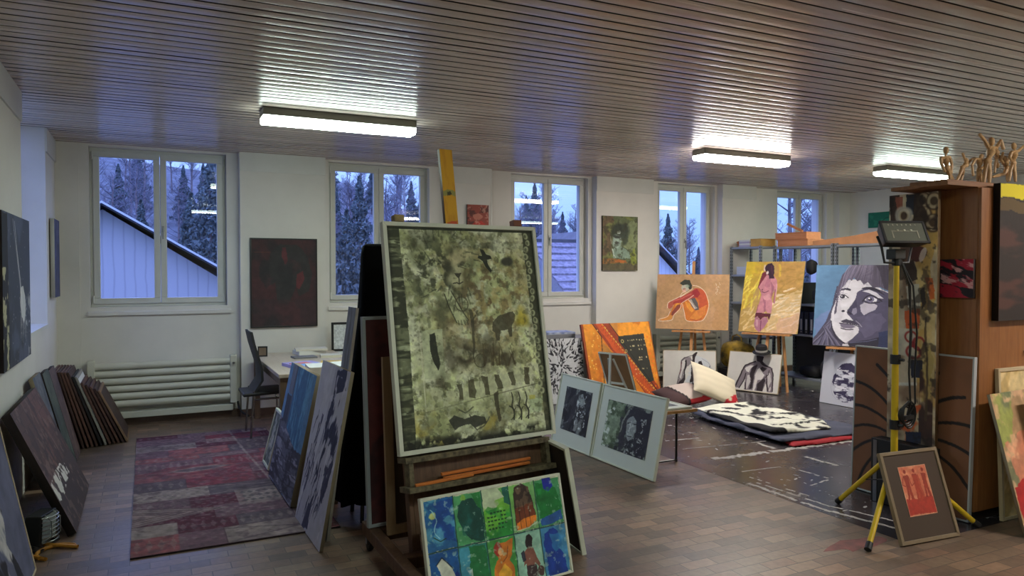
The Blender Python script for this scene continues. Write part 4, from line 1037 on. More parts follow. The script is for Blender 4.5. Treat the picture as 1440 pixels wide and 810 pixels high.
def art_print(seed, green):
    a = Art(.5, .5, 150, (60, 60, 66), seed)
    a.N((150, 160, 150) if green else (130, 136, 140), 7, .48, .60, .85, 1, .7, 1.3, -.5); a.N((32, 30, 40), 9, .5, .60, .9, 2, 1.3, .6, .4)
    if green:
        a.P((150, 170, 140), [(0, 0), (.42, 0), (.34, .45), (.3, .8), (.1, 1), (0, 1)], .75, .12); a.N((70, 84, 62), 8, .5, .6, .85, 3, mask=a.pm([(.1, 0), (.5, 0), (.4, 1), (0, 1)])); a.N((210, 218, 214), 12, .58, .64, .9, 4, mask=a.pm([(0, 0), (.2, 0), (.1, 1), (0, 1)]))
        a.P((40, 36, 48), [(.5, .1), (.7, .02), (.95, .08), (1, .5), (.95, 1), (.72, .95), (.7, .5), (.55, .3)], .9, .06); a.P((160, 166, 170), [(.50, .28), (.60, .20), (.70, .30), (.72, .5), (.66, .66), (.58, .74), (.52, .6)], .85, .05)
        a.S((34, 32, 42), [(.52, .38), (.57, .36)], .025, .9); a.S((34, 32, 42), [(.62, .37), (.69, .36)], .025, .9); a.S((220, 224, 226), [(.59, .38), (.57, .54)], .014, .8); a.S((44, 40, 50), [(.56, .64), (.64, .63)], .02, .9); a.P((52, 48, 60), [(.36, .5), (.46, .22), (.54, .14), (.5, .4), (.5, .8), (.4, .95)], .8, .06)
        a.S((180, 186, 176), [(.50, .12), (.42, .35), (.38, .6)], .03, .6, .05); a.N((190, 196, 196), 20, .62, .68, .8, 6, mask=a.pm([(.5, .3), (.9, .2), (.9, 1), (.5, 1)]))
    else:
        a.P((36, 34, 42), [(.5, .05), (.72, .0), (1, .1), (1, 1), (.8, 1), (.8, .4)], .8, .08); a.P((50, 48, 58), [(.38, .2), (.5, .04), (.56, .2), (.45, .6), (.35, .9), (.2, 1)], .8, .06); a.P((170, 178, 182), [(.52, .12), (.66, .08), (.76, .25), (.78, .45), (.70, .62), (.56, .62), (.50, .4)], .75, .05)
        a.N((40, 38, 46), 11, .48, .54, .95, 5, mask=a.pm([(.5, .1), (.78, .1), (.78, .65), (.5, .65)])); a.N((216, 222, 226), 14, .58, .63, .9, 7, mask=a.pm([(.48, .1), (.8, .1), (.9, .9), (.5, .9)])); a.P((190, 196, 200), [(.54, .62), (.62, .7), (.6, .95), (.5, .95)], .6, .06)
    a.tone(.15, 30); return a

def art_orange():
    a = Art(.72, .7, 190, (214, 128, 30), 16)
    a.N((236, 156, 44), 4, .48, .62, .8, 1); a.N((190, 96, 24), 6, .54, .66, .7, 2)
    a.P((150, 56, 26), [(.16, 0), (.40, 0), (.96, .86), (1, 1), (.78, 1), (.62, .72), (.36, .34)], 1, .01); a.P((206, 84, 30), [(.20, 0), (.30, 0), (.94, 1), (.80, 1), (.60, .68)], .9, .02); a.P((196, 130, 60), [(.40, 0), (.52, 0), (.50, .14), (.46, .10)], .9)
    for k in range(26):
        t = k / 25; x, y = .30 + .64 * t, .02 + .95 * t; a.R((236, 190, 80), x - .008, y - .012, x + .014, y + .012, .9, .006); a.S((120, 40, 20), [(x + .02, y - .02), (x - .03, y + .035)], .006, .7)
    for k in range(16):
        t = k / 15; x, y = .60 + .32 * t, .62 + .38 * t; a.R((240, 150, 50), x - .05, y + .01, x - .03, y + .03, .8, .01)
    a.P((46, 46, 40), [(.50, .18), (.88, .16), (.92, .80), (.84, .82), (.49, .24)], 1, .012); a.S((30, 26, 20), [(.16, 0), (.26, .17), (.22, .55), (.18, .95)], .012, .9); a.S((30, 26, 20), [(.40, 0), (.97, .98)], .010, .9); a.P((176, 120, 52), [(.27, .25), (.36, .36), (.5, .62), (.38, .8), (.24, .7), (.24, .4)], .9, .02)
    a.E((210, 190, 120), .55, .25, .022, .026, 0, .9, .01, .2, .4); a.E((196, 176, 110), .58, .38, .018, .022, 0, .9, .01, .2, .4)
    for k in range(40):
        r = random.Random(k); x, y = r.uniform(.62, .88), r.choice([.23, .235, .31, .36, .47, .5, .62, .68]); a.R((214, 196, 150), x, y, x + .014, y + .018, r.uniform(.4, .9), .01)
    for k in range(24):
        r = random.Random(k + 50); x, y = r.uniform(.03, .22), r.uniform(.04, .9); a.E((244, 200, 100), x, y, .007, .009, 0, .9)
    for k in range(14): a.R((236, 110, 20), .92 + .05 * ((k * 3) % 4) / 4, .2 + k * .055, .94 + .05 * ((k * 3) % 4) / 4, .225 + k * .055, .8, .01)
    for k in range(9): a.S((250, 200, 60), [(.22, .70 + k * .03), (.34, .78 + k * .03)], .012, .8, .02)
    a.P((140, 50, 20), [(0, 0), (.03, 0), (.03, 1), (0, 1)], .8); a.P((120, 40, 18), [(.985, 0), (1, 0), (1, 1), (.985, 1)], .8); a.tone(.12, 24); return a

def art_foliage():
    a = Art(.7, .8, 150, (206, 206, 210), 17)
    D = (34, 32, 42)
    for k in range(430):
        r = random.Random(k); x, y = r.random(), r.random(); t = atan2(y - .45, x - .5) + r.uniform(-.7, .7); l = r.uniform(.05, .13)
        a.S(D if k % 3 else (214, 214, 220), [(x, y), (x + l * cos(t), y + l * sin(t))], (.028, .004), .95, .03)
    return a

def art_collage():
    a = Art(.36, 1.68, 420, (196, 180, 156), 18)
    a.P((210, 168, 96), [(.52, 0), (1, 0), (1, 1), (.58, 1), (.66, .5)], .95, .06); a.N((120, 92, 70), 6, .54, .64, .7, 1); a.N((222, 208, 176), 8, .54, .64, .7, 2)
    a.P((60, 40, 36), [(0, 0), (.24, 0), (.22, .09), (0, .13)], .95, .03); a.P((150, 84, 66), [(.14, .01), (.3, .01), (.28, .09), (.16, .1)], .9, .03); a.P((206, 190, 160), [(.3, 0), (.36, 0), (.36, .1), (.3, .1)], .9, .01); a.P((30, 34, 50), [(.36, 0), (.56, 0), (.54, .085), (.36, .08)], .95, .02)
    y = (206, 166, 92)
    a.P(y, [(.60, .14), (.95, .14), (.9, .3), (.97, .42), (.9, .46), (.82, .34), (.80, .5), (.86, .62), (.9, .75), (.62, .75), (.68, .6), (.68, .45), (.62, .34)], .95, .03); a.N((214, 188, 130), 10, .52, .6, .8, 3, mask=a.pm([(.58, .14), (.97, .14), (.97, .78), (.58, .78)]))
    for (x, yy) in ((.70, .03), (.92, .035), (.72, .085), (.62, .125), (.90, .12), (.32, .085)):
        a.E((70, 50, 36), x, yy, .035, .035, 0, .9, .02, .2); a.E((206, 186, 150), x, yy, .028, .03, 0, .9, .01, .2, .45)
    a.E((214, 208, 196), .32, .085, .045, .04, .3, .8, .02, .2, .5); a.N((52, 36, 28), 9, .5, .56, .9, 4, mask=a.pm([(.52, .0), (1, 0), (1, .15), (.5, .14)])); a.P((90, 60, 48), [(.30, .14), (.56, .12), (.6, .3), (.4, .3)], .8, .06)
    a.E((90, 44, 40), .64, .24, .035, .03, 0, .95, .03); a.E((230, 214, 200), .72, .245, .012, .03, .3, .9, .01); a.P((56, 40, 34), [(.36, .28), (.6, .26), (.66, .34), (.4, .36)], .9, .04); a.P((196, 192, 178), [(.38, .37), (.66, .36), (.68, .46), (.42, .46)], .9, .02); a.P((60, 40, 28), [(.68, .39), (.76, .37), (.78, .44), (.70, .47)], .9, .02)
    a.P((206, 96, 36), [(.80, .33), (.96, .33), (.95, .42), (.84, .42)], .9, .05); a.P((206, 92, 44), [(.36, .475), (.66, .465), (.68, .54), (.42, .54)], .95, .03); a.P((196, 190, 176), [(.2, .54), (.62, .54), (.6, .66), (.2, .66)], .8, .03); a.E((150, 44, 40), .50, .575, .03, .026, 0, .9, .01, .15, .3); a.E((150, 44, 40), .66, .60, .03, .03, 0, .9, .01, .15, .3); a.E((150, 44, 40), .55, .635, .035, .03, 0, .9, .01, .15, .3); a.E((140, 40, 44), .53, .605, .015, .012, 0, .9)
    a.P((30, 34, 56), [(.48, .67), (.72, .665), (.74, .73), (.50, .74)], .95, .02); a.S((206, 206, 200), [(.15, .77), (.6, .76)], .012, .8, .02); a.P((186, 160, 90), [(.72, .62), (.95, .6), (.95, .8), (.72, .82)], .7, .08); a.N((60, 36, 30), 8, .5, .57, .95, 5, mask=a.pm([(.68, .70), (.95, .66), (.95, 1), (.66, 1)])); a.N((210, 90, 40), 10, .55, .62, .9, 6, mask=a.pm([(.6, .85), (.95, .82), (.95, 1), (.2, 1), (.2, .94)])); a.P((34, 40, 66), [(.42, .96), (.74, .95), (.74, 1), (.42, 1)], .95, .02)
    a.S((80, 60, 40), [(.80, .50), (.84, .75), (.82, .9)], .01, .8, .02); a.N((40, 30, 26), 18, .6, .66, .6, 8); a.tone(.2, 20); return a

def art_arcs():
    a = Art(.88, 1.08, 200, (124, 82, 58), 19)
    a.tone(.10, 4); a.N((142, 92, 62), 3, .5, .66, .6, 1)
    D = (32, 26, 28)
    for k in range(8):
        t = -80 + k * 23; r0, r1 = .12, .62
        p = []
        for q in range(8):
            f = q / 7; rr = r0 + (r1 - r0) * f; an = radians(t) + .55 * f - .3
            p.append((.47 + rr * cos(an) * 1.05, .62 + rr * sin(an) * .9))
        a.S(D, p, (.018, .022), .95, .012, True); a.S(D, [(2 * .47 - x, yv) for x, yv in p], (.018, .022), .95, .012, True)
    a.E((40, 32, 32), .47, .62, .13, .2, 0, .8, .03); return a

def art_redprint():
    a = Art(.24, .33, 110, (206, 110, 78), 20)
    a.N((226, 146, 108), 6, .48, .62, .8, 1); a.R((172, 44, 30), 0, .66, 1, .98, .9, .06); D = (146, 40, 26)
    for x in (.2, .52, .84):
        a.E(D, x, .10, .035, .04, 0, .95, .02); a.P(D, [(x - .09, .17), (x + .09, .17), (x + .08, .42), (x + .12, .66), (x + .02, .66), (x, .45), (x - .03, .68), (x - .10, .66), (x - .06, .42)], .85, .03)
    a.P((176, 60, 36), [(.44, .2), (.66, .2), (.7, .7), (.44, .7)], .7, .05); a.S(D, [(.11, .2), (.02, .36), (.12, .40)], .02, .85); a.S(D, [(.29, .2), (.34, .4), (.44, .36)], .018, .85); a.S((214, 180, 150), [(0, 0), (1, 0), (1, 1), (0, 1), (0, 0)], .03, .5, .02); a.tone(.12, 20); return a

def art_city():
    a = Art(.9, .91, 200, (86, 128, 166), 21)
    a.R((60, 108, 150), .3, 0, .86, .6, .9, .03); a.N((104, 160, 196), 10, .5, .6, .8, 1, 2.2, .5, mask=a.pm([(.25, 0), (.9, 0), (.9, .66), (.25, .62)])); a.R((110, 150, 190), 0, 0, .12, .5, .7, .02); a.R((56, 56, 70), .10, .26, .27, .55, .9, .02); a.R((120, 116, 128), .12, 0, .3, .25, .8, .02); a.R((80, 80, 96), .27, 0, .32, .56, .8, .01)
    low = a.pm([(0, .46), (.35, .52), (.75, .62), (1, .60), (1, 1), (0, 1)], .04)
    a.put(low, (100, 100, 116)); a.N((56, 54, 68), 9, .46, .56, .9, 2, .7, 1.6, mask=low); a.N((158, 156, 172), 11, .56, .63, .85, 3, .5, 1.8, mask=low)
    for y in (.62, .72, .80, .88, .95): a.S((52, 50, 62), [(0, y), (.5, y + .03), (1, y - .01)], .012, .7, .05)
    a.S((40, 70, 110), [(.5, .05), (.48, .58)], .01, .7, .03); a.tone(.15, 30); return a

def art_nudeblue():
    a = Art(.69, 1.02, 240, (186, 186, 206), 22)
    D = (34, 36, 72)
    a.P((206, 206, 222), [(0, 0), (.5, 0), (.46, .3), (.36, .5), (0, .6)], .9, .03); a.P(D, [(.58, .03), (.9, .0), (.98, .15), (.9, .25), (.70, .27), (.58, .2)], .95, .05); a.N((206, 206, 226), 9, .54, .60, .95, 1, 1.6, .6, .2, mask=a.pm([(.6, .05), (.95, .05), (.92, .25), (.62, .25)]))
    for k in range(46):
        r = random.Random(k * 3); x = r.uniform(.05, .95); y = r.uniform(.26, .86); l = r.uniform(.08, .24)
        x += (y - .5) * -.25
        a.S(D if k % 3 else (70, 70, 112), [(x + l * .3, y), (x + r.uniform(-.02, .06), y + l * .5), (x - l * .25, y + l)], (.020, .004), .85, .05, True)
    a.P(D, [(.56, .20), (.98, .12), (.96, .42), (.86, .5), (.74, .44), (.62, .52), (.50, .66), (.44, .62)], .9, .08); a.N((206, 206, 224), 8, .53, .59, .95, 8, 2.2, .6, .35, mask=a.pm([(.5, .18), (1, .1), (1, .55), (.45, .65)])); a.P(D, [(.72, .55), (.9, .5), (.86, .72), (.7, .8)], .8, .1); a.P(D, [(.38, .84), (.52, .78), (.5, .98), (.3, 1)], .8, .08); a.N((214, 214, 228), 9, .56, .62, .8, 3, 1.5, .6, .5); a.tone(.06, 20); return a

def art_greycanvas(seed, c1, c2, c3, n=120):
    a = Art(.7, 1.2, n, c1, seed); a.N(c2, 4, .46, .6, .9, 1); a.N(c3, 8, .56, .66, .85, 2, 1.5, .7, .5); a.tone(.2, 20); return a

def art_brown():
    a = Art(1.14, .82, 200, (82, 58, 56), 24)
    a.N((104, 70, 66), 4, .5, .62, .8, 1); a.N((54, 40, 42), 6, .5, .62, .8, 2, 1.6, .7)
    for k in range(9):
        a.S((52, 38, 38), [(0, .06 + .115 * k), (1, .05 + .115 * k)], .006, .5, .02)
        for j in range(5): a.S((52, 38, 38), [(.1 * (k % 2) + .22 * j, .06 + .115 * k), (.1 * (k % 2) + .22 * j, .165 + .115 * k)], .006, .45, .01); a.P((66, 52, 54), [(.0, .62), (1, .60), (1, 1), (0, 1)], .6, .05)
    m = a.pm([(.02, .60), (.25, .58), (.62, .60), (.64, .72), (.3, .75), (.02, .74)], .03)
    a.N((214, 208, 200), 16, .46, .52, .95, 3, mask=m); a.N((120, 96, 92), 14, .6, .66, .6, 5); return a

def art_bottomleft():
    a = Art(1.2, 1.25, 220, (98, 100, 124), 25)
    a.N((74, 76, 100), 3, .48, .62, .8, 1); m = a.pm([(.25, 0), (.5, 0), (.72, .4), (.62, .75), (.8, 1), (.2, 1)], .08)
    a.N((196, 192, 190), 6, .44, .54, .95, 2, 1.4, .6, -.5, mask=m); a.N((34, 32, 40), 8, .5, .57, .95, 3, 1.4, .6, -.4, mask=m); a.tone(.12, 20); return a

def art_blackdrip():
    a = Art(1.2, 1.0, 200, (62, 66, 80), 26)
    a.N((84, 90, 112), 3, .46, .62, .8, 1); a.N((52, 54, 62), 4, .5, .62, .8, 6, mask=np.clip((a.V - .45) * 3, 0, 1)); a.P((24, 24, 26), [(0, 0), (.17, 0), (.20, 1), (0, 1)], .95, .04); a.N((196, 190, 150), 12, .56, .62, .9, 2, mask=a.pm([(0, .35), (.18, .35), (.18, 1), (0, 1)]))
    a.S((204, 204, 206), [(.42, .04), (.50, .25), (.60, .45), (.66, .60)], (.010, .030), .9, .02, True); a.S((204, 204, 206), [(.36, .03), (.46, .22), (.56, .42), (.64, .58)], .009, .85, .02, True); a.P((206, 206, 208), [(.60, .50), (.70, .48), (.78, .56), (.80, .66), (.72, .74), (.64, .70), (.58, .60)], .9, .05)
    for k in range(6): a.S((200, 200, 204), [(.62 + .03 * k, .62), (.58 + .045 * k, .84 + .02 * (k % 3))], (.018, .004), .85, .02)
    for k in range(40):
        r = random.Random(k); a.E((200, 200, 204), r.uniform(.2, 1), r.random(), .004, .006, 0, .8)
    a.N((190, 192, 196), 20, .62, .68, .7, 5, mask=a.pm([(.75, .6), (1, .5), (1, 1), (.75, 1)])); return a

def art_dark_landscape():
    a = Art(.6, .92, 120, (40, 28, 26), 27)
    a.P((214, 196, 20), [(0, 0), (1, 0), (1, .09), (.6, .11), (0, .10)], 1, .03); a.P((96, 74, 34), [(0, .11), (.6, .13), (1, .1), (1, .2), (0, .2)], .9, .06); a.N((84, 46, 38), 4, .5, .64, .8, 1, .5, 2, mask=np.clip((a.V - .15) * 6, 0, 1)); return a

def art_redblack():
    a = Art(.3, .3, 80, (170, 30, 54), 28)
    a.N((24, 20, 30), 4, .46, .52, .95, 1, .6, 1.5, .4); a.N((226, 170, 170), 5, .60, .66, .9, 2, .6, 1.6, .4); a.P((30, 24, 30), [(0, .3), (.3, .3), (.25, .8), (0, .9)], .9, .1); return a

def art_green():
    a = Art(.5, .3, 70, (18, 104, 82), 29); a.N((40, 130, 100), 5, .5, .62, .8, 1); a.S((20, 50, 44), [(.3, .8), (.6, .4), (.9, .3)], .04, .8, .04); return a

def art_garden():
    a = Art(.5, .88, 180, (176, 140, 100), 30)
    a.P((150, 160, 80), [(0, 0), (.5, 0), (.3, .3), (0, .4)], .9, .1); a.N((110, 116, 84), 5, .48, .58, .85, 1); a.P((214, 130, 100), [(.1, .35), (.6, .3), (.8, .6), (.2, .7)], .8, .15); a.N((230, 180, 140), 7, .56, .64, .7, 2); a.P((176, 28, 30), [(0, .66), (.4, .60), (1, .62), (1, 1), (0, 1)], .95, .1); a.P((206, 196, 60), [(.8, 0), (1, 0), (1, .4), (.85, .3)], .8, .1); a.P((200, 60, 50), [(.3, .7), (.6, .68), (.6, .9), (.3, .95)], .7, .1); a.tone(.15, 20); return a

def art_rug():
    a = Art(1.25, 3.35, 460, (116, 84, 92), 31)
    red, wine, sal, crm, gry, mav = (124, 50, 68), (88, 30, 52), (150, 84, 90), (156, 138, 136), (92, 78, 90), (116, 84, 98)
    r = random.Random(4)
    rows = [0, .05, .13, .20, .28, .33, .43, .52, .60, .68, .76, .84, .91, 1.0]
    pal = [(wine, mav, crm), (mav, red, wine), (crm, wine, gry, red), (mav, sal, gry), (sal, mav), (mav, red, sal), (sal, red, mav), (gry, red, wine), (crm, gry, wine), (mav, wine, crm), (wine, mav, red), (crm, wine, gry), (sal, mav, crm)]
    for k in range(len(rows) - 1):
        y0, y1 = rows[k], rows[k + 1]; cs = pal[k]; x = 0.0; j = 0
        while x < .97:
            x2 = min(1, x + r.choice([.22, .3, .42, .5]))
            a.R(cs[j % len(cs)], x, y0, x2, y1)
            a.S((70, 44, 56), [(x2, y0), (x2, y1)], .002, .6)
            q = r.random()
            st = (crm if cs[j % len(cs)] != crm else gry)
            n = max(3, int((x2 - x) / .05))
            if q < .35:
                for i in range(n): a.P(st, [(x + (i + .2) * (x2 - x) / n, (y0 + y1) / 2), (x + (i + .5) * (x2 - x) / n, y0 + .012), (x + (i + .8) * (x2 - x) / n, (y0 + y1) / 2), (x + (i + .5) * (x2 - x) / n, y1 - .012)], .45)
            elif q < .65:
                for i in range(5):
                    yy = y0 + (i + .5) * (y1 - y0) / 5
                    for t in range(2 * n): 
                        if (t + i) % 2: a.R(st, x + t * (x2 - x) / (2 * n), yy - .003, x + (t + .8) * (x2 - x) / (2 * n), yy + .003, .45)
            elif q < .8:
                a.S(st, [(x + .02, y0 + .008), (x2 - .02, (y0 + y1) / 2), (x + .02, y1 - .008)], .004, .6); a.S(st, [(x + .08, y0 + .012), (x2 - .06, (y0 + y1) / 2), (x + .08, y1 - .012)], .003, .5)
            x = x2; j += 1
        a.S((92, 56, 66), [(0, y1), (1, y1)], .0025, .5)
    # long medallions
    for cy in (.36, .44):
        pass
    a.P(red, [(.04, .44), (.2, .395), (.62, .385), (.76, .43), (.6, .475), (.2, .49)], .9); a.P(sal, [(.10, .44), (.24, .41), (.56, .40), (.68, .43), (.56, .46), (.24, .475)], .8); a.P(crm, [(.2, .44), (.36, .415), (.5, .412), (.6, .43), (.48, .452), (.32, .462)], .85); a.P(gry, [(.24, .44), (.36, .422), (.5, .42), (.56, .432), (.46, .446), (.32, .454)], .9)
    for (y0, y1) in ((.13, .21), (.72, .84)):
        a.P(crm, [(0, y0), (.5, (y0 + y1) / 2), (0, y1)], .85)
        for k in range(4): a.S((84, 60, 70), [(0, y0 + .012 * k), (.45 - .09 * k, (y0 + y1) / 2), (0, y1 - .012 * k)], .004, .75)
    a.S(crm, [(.70, 0), (.74, .3), (.80, .62)], .006, .8); a.R(crm, .50, .10, .72, .155, .7); a.R(crm, .56, .665, .84, .78, .75)
    for i in range(6):
        for j in range(3): a.P((92, 84, 92), [(.58 + i * .045, .69 + j * .03), (.60 + i * .045, .68 + j * .03), (.62 + i * .045, .69 + j * .03), (.60 + i * .045, .70 + j * .03)], .8)
        for j in range(2): a.R((92, 80, 90), .52 + i * .034, .112 + j * .02, .54 + i * .034, .12 + j * .02, .8)
    a.N((150, 136, 138), 70, .54, .68, .35, 7); a.N((76, 54, 68), 60, .54, .66, .4, 9); a.N((80, 62, 74), 14, .54, .68, .3, 8)
    a.c = a.c * .86; a.tone(.22, 90, 3); return a
# ------------------------------------------------------------------ shared materials
WHITE_F = M('frame_white', (206, 208, 192), 0.5, var=0.06, scale=8)
BLACK_F = M('frame_black', (22, 20, 20), 0.4)
PALE_F = M('frame_pale_wood', (188, 170, 138), 0.5, var=0.1, scale=8)
GREY_F = M('frame_grey_brown', (130, 112, 88), 0.45, var=0.12, scale=8)
TANEDGE = M('canvas_tan_edge', (150, 136, 112), 0.8, var=0.1, scale=8)
DARKEDGE = M('canvas_dark_edge', (40, 30, 28), 0.8, var=0.2, scale=8)
WHITEEDGE = M('canvas_white_edge', (206, 204, 196), 0.8)
MOUNT = M('mount_board', (206, 210, 206), 0.8, var=0.02, scale=4)
pine = wood('pine_wood', (206, 150, 96), (184, 124, 74), 0.5)
darkwood = wood('easel_dark_wood', (104, 76, 56), (78, 54, 40), 0.55)
paintedwood = M('paint_crusted_wood', (120, 108, 80), 0.7, var=0.6, scale=26, bump=0.3, c2=(58, 50, 36))
blackmetal = M('black_metal', (24, 24, 26), 0.4)
blackplastic = M('black_plastic', (28, 28, 30), 0.5)
paperw = M('paper_white', (214, 214, 210), 0.8)
silver = M('grey_steel_paint', (150, 156, 164), 0.45, metal=0.3, var=0.05)

# ------------------------------------------------------------------ left wall
picture('hung_canvas', 'large dark drip painting with white splash hung on the near left wall', 'painting', (XL + 0.045, 6.0, 1.02), 90, 0, 1.18, 1.0, art_blackdrip(), t=0.035, edge=DARKEDGE)
picture('hung_canvas', 'small dark canvas with pale edge hung between left window recess and corner', 'painting', (XL + 0.045, 8.52, 1.39), 90, 0, 0.46, 0.76, art_greycanvas(40, (66, 66, 92), (80, 80, 110), (50, 50, 70), 60), t=0.035, edge=WHITEEDGE)

# brown canvas with white patch and the ones behind it
r = picture('leaning_canvas', 'big brown abstract canvas with a white streak leaning on the left wall', 'painting', (-0.405, 5.85, 0), 90, 23.5, 1.14, 0.84, art_brown(), t=0.05, edge=DARKEDGE)
picture('leaning_canvas', 'blue grey canvas corner behind the brown canvas on the left wall', 'painting', (-0.56, 6.72, 0), 90, 14, 0.42, 0.86, art_greycanvas(41, (88, 92, 100), (104, 108, 116), (70, 72, 84)), t=0.03, edge=TANEDGE)
picture('leaning_canvas', 'dark green canvas leaning between the blue grey one and the plum one', 'painting', (-0.55, 7.13, 0), 90, 14, 0.38, 0.84, art_greycanvas(42, (62, 72, 66), (78, 86, 76), (50, 54, 54)), t=0.03, edge=DARKEDGE)
picture('leaning_canvas', 'plum brown canvas leaning right beside the row of brown panels', 'painting', (-0.55, 7.52, 0), 90, 14, 0.38, 0.82, art_greycanvas(43, (88, 70, 70), (104, 84, 78), (66, 52, 56)), t=0.03, edge=DARKEDGE)

# row of panels leaning like records
pm = [M('panel_brown', (92, 62, 52), 0.6, var=0.2, scale=10), M('panel_dark_brown', (66, 44, 38), 0.6, var=0.2, scale=10), M('panel_black', (26, 24, 26), 0.5), M('panel_grey', (140, 136, 128), 0.6), M('panel_tan', (132, 104, 80), 0.6, var=0.15)]
order = [0, 0, 1, 0, 0, 1, 2, 3, 0, 1, 0, 1, 4]
NTH = ['first', 'second', 'third', 'fourth', 'fifth', 'sixth', 'seventh', 'eighth', 'ninth', 'tenth', 'eleventh', 'twelfth', 'thirteenth']
CN = {0: 'brown', 1: 'dark brown', 2: 'black', 3: 'grey', 4: 'tan'}
for i, k in enumerate(order):
    t = i / 12
    x = -0.60 + 0.43 * t; tilt = radians(13 + 12 * t); h = (0.74 if i < 6 else 0.70 if i < 8 else 0.64 - 0.02 * (i - 8)); y0 = 7.80 + 0.16 * t
    o = thing('framed_picture', '%s framed panel, %s from the left in the leaning row by the radiator' % (CN[k], NTH[i]), 'picture', (x, y0, 0.012), (0, -tilt, 0), 'framed panels leaning in a row')
    th = 0.018
    b = MB(); b.box(-th, 0, 0, 0, 0.62, h); b.build('frame', pm[k], o, bev=0.003)
    b = MB(); b.box(-0.001, 0.03, 0.03, 0.0025, 0.59, h - 0.03); b.build('picture_panel', pm[1] if k != 3 else paperw, o)

# bottom left painting, thin white-edged canvas and work lamp behind it
picture('leaning_canvas', 'grey violet abstract in thin pale frame leaning at the lower left corner', 'painting', (-0.555, 4.13, 0), 90, 11, 1.25, 1.2, art_bottomleft(), t=0.03, frame=PALE_F, fw=0.014, proud=0.004)
picture('leaning_canvas', 'narrow white edged canvas leaning behind the violet abstract, above the work lamp', 'painting', (-0.66, 4.86, 0), 90, 8, 0.34, 0.62, art_greycanvas(44, (60, 58, 62), (74, 70, 72), (48, 46, 50), 60), t=0.02, edge=WHITEEDGE)
L = thing('work_lamp', 'black floor work lamp with wire guard beside the brown canvas', 'lamp', (-0.59, 5.16, 0), (0, 0, radians(-20)))
b = MB(); b.prism([(-0.05, -0.09, 0.05), (0.05, -0.09, 0.03), (0.06, -0.09, 0.21), (-0.03, -0.09, 0.21)], (0, 0.18, 0)); b.build('housing', blackplastic, L, bev=0.006)
b = MB(); b.tube([(-0.02, -0.11, 0.12), (-0.02, -0.11, 0.01), (0.06, -0.11, 0.012), (0.06, 0.11, 0.012), (-0.02, 0.11, 0.01), (-0.02, 0.11, 0.12)], 0.008, 8); b.build('bracket', blackmetal, L, smooth='auto')
b = MB(); b.add([(0.056, -0.08, 0.05), (0.056, 0.08, 0.05), (0.064, 0.08, 0.20), (0.064, -0.08, 0.20)], [(0, 1, 2, 3)]); b.build('lamp_glass', M('lamp_glass_grey', (150, 158, 156), 0.2), L)
b = MB()
for k in range(7):
    z = 0.05 + k * 0.024; b.tube([(0.06, -0.085, z), (0.095, -0.04, z), (0.10, 0, z), (0.095, 0.04, z), (0.06, 0.085, z)], 0.0035, 6)
for yy in (-0.05, 0.05): b.tube([(0.06, yy, 0.04), (0.098, yy, 0.08), (0.098, yy, 0.17), (0.06, yy, 0.205)], 0.0035, 6)
b.build('wire_guard', M('chromed_wire', (180, 184, 182), 0.3, metal=1.0), L, smooth='auto')
b = MB(); pts = []
for k in range(15):
    t = k / 14 * 1.75 * pi - 0.4 * pi; pts.append((-0.50 + 0.105 * cos(t) + 0.02, 5.00 + 0.12 * sin(t), 0.012))
pts = [(-0.57, 5.20, 0.06), (-0.56, 5.14, 0.02)] + pts[4:] + [(-0.60, 4.97, 0.012)]
tag(b.tube(pts, 0.011, 8).build('power_cord', M('cord_ochre', (190, 130, 46), 0.5), smooth='auto'), 'ochre power cord curled on the pavers beside the work lamp', 'cord')

# ------------------------------------------------------------------ radiators
radm = M('radiator_enamel', (200, 198, 184), 0.4, var=0.04, scale=5)
def radiator(lab, x0, x1, z0=0.20, z1=0.68, n=6, Y=YB - 0.09):
    r = thing('radiator', lab, 'radiator', ((x0 + x1) / 2, Y, z0), group='tube radiators under the windows')
    hw = (x1 - x0) / 2
    p = (z1 - z0) / n
    for k in range(n):
        z = p * (k + 0.5)
        MB().tube([(-hw + 0.06, 0, z), (hw - 0.06, 0, z)], p * 0.46, 14).build('tube', radm, r, smooth='auto')
    for sx_ in (-1, 1):
        b = MB(); b.box(sx_ * hw - 0.035 * (1 + sx_), -0.05, -0.03, sx_ * hw + 0.035 * (1 - sx_), 0.05, z1 - z0 + 0.03); b.build('end_column', radm, r, bev=0.008)
    b = MB(); b.box(-hw + 0.02, -0.05, -z0 + 0.09, hw - 0.04, 0.08, -z0 + 0.155); b.build('plinth', radm, r, bev=0.004)
    MB().cyl((hw - 0.035, -0.05, z1 - z0 - 0.06), (hw - 0.035, -0.075, z1 - z0 - 0.06), 0.014, 10).build('valve', steel, r, smooth='auto')
    return r
radiator('white tube radiator below the leftmost window', -0.56, 0.90)
radiator('white tube radiator below the fourth window, behind the seated nude painting', 6.72, 7.94)
b = MB(); b.tube([(0.91, 8.80, 0.18), (0.925, 8.78, 0.10), (0.96, 8.74, 0.05), (1.02, 8.70, 0.02)], 0.012, 8)
tag(b.build('hose', blackplastic, smooth='auto'), 'short black hose beside the radiator under the leftmost window', 'hose')

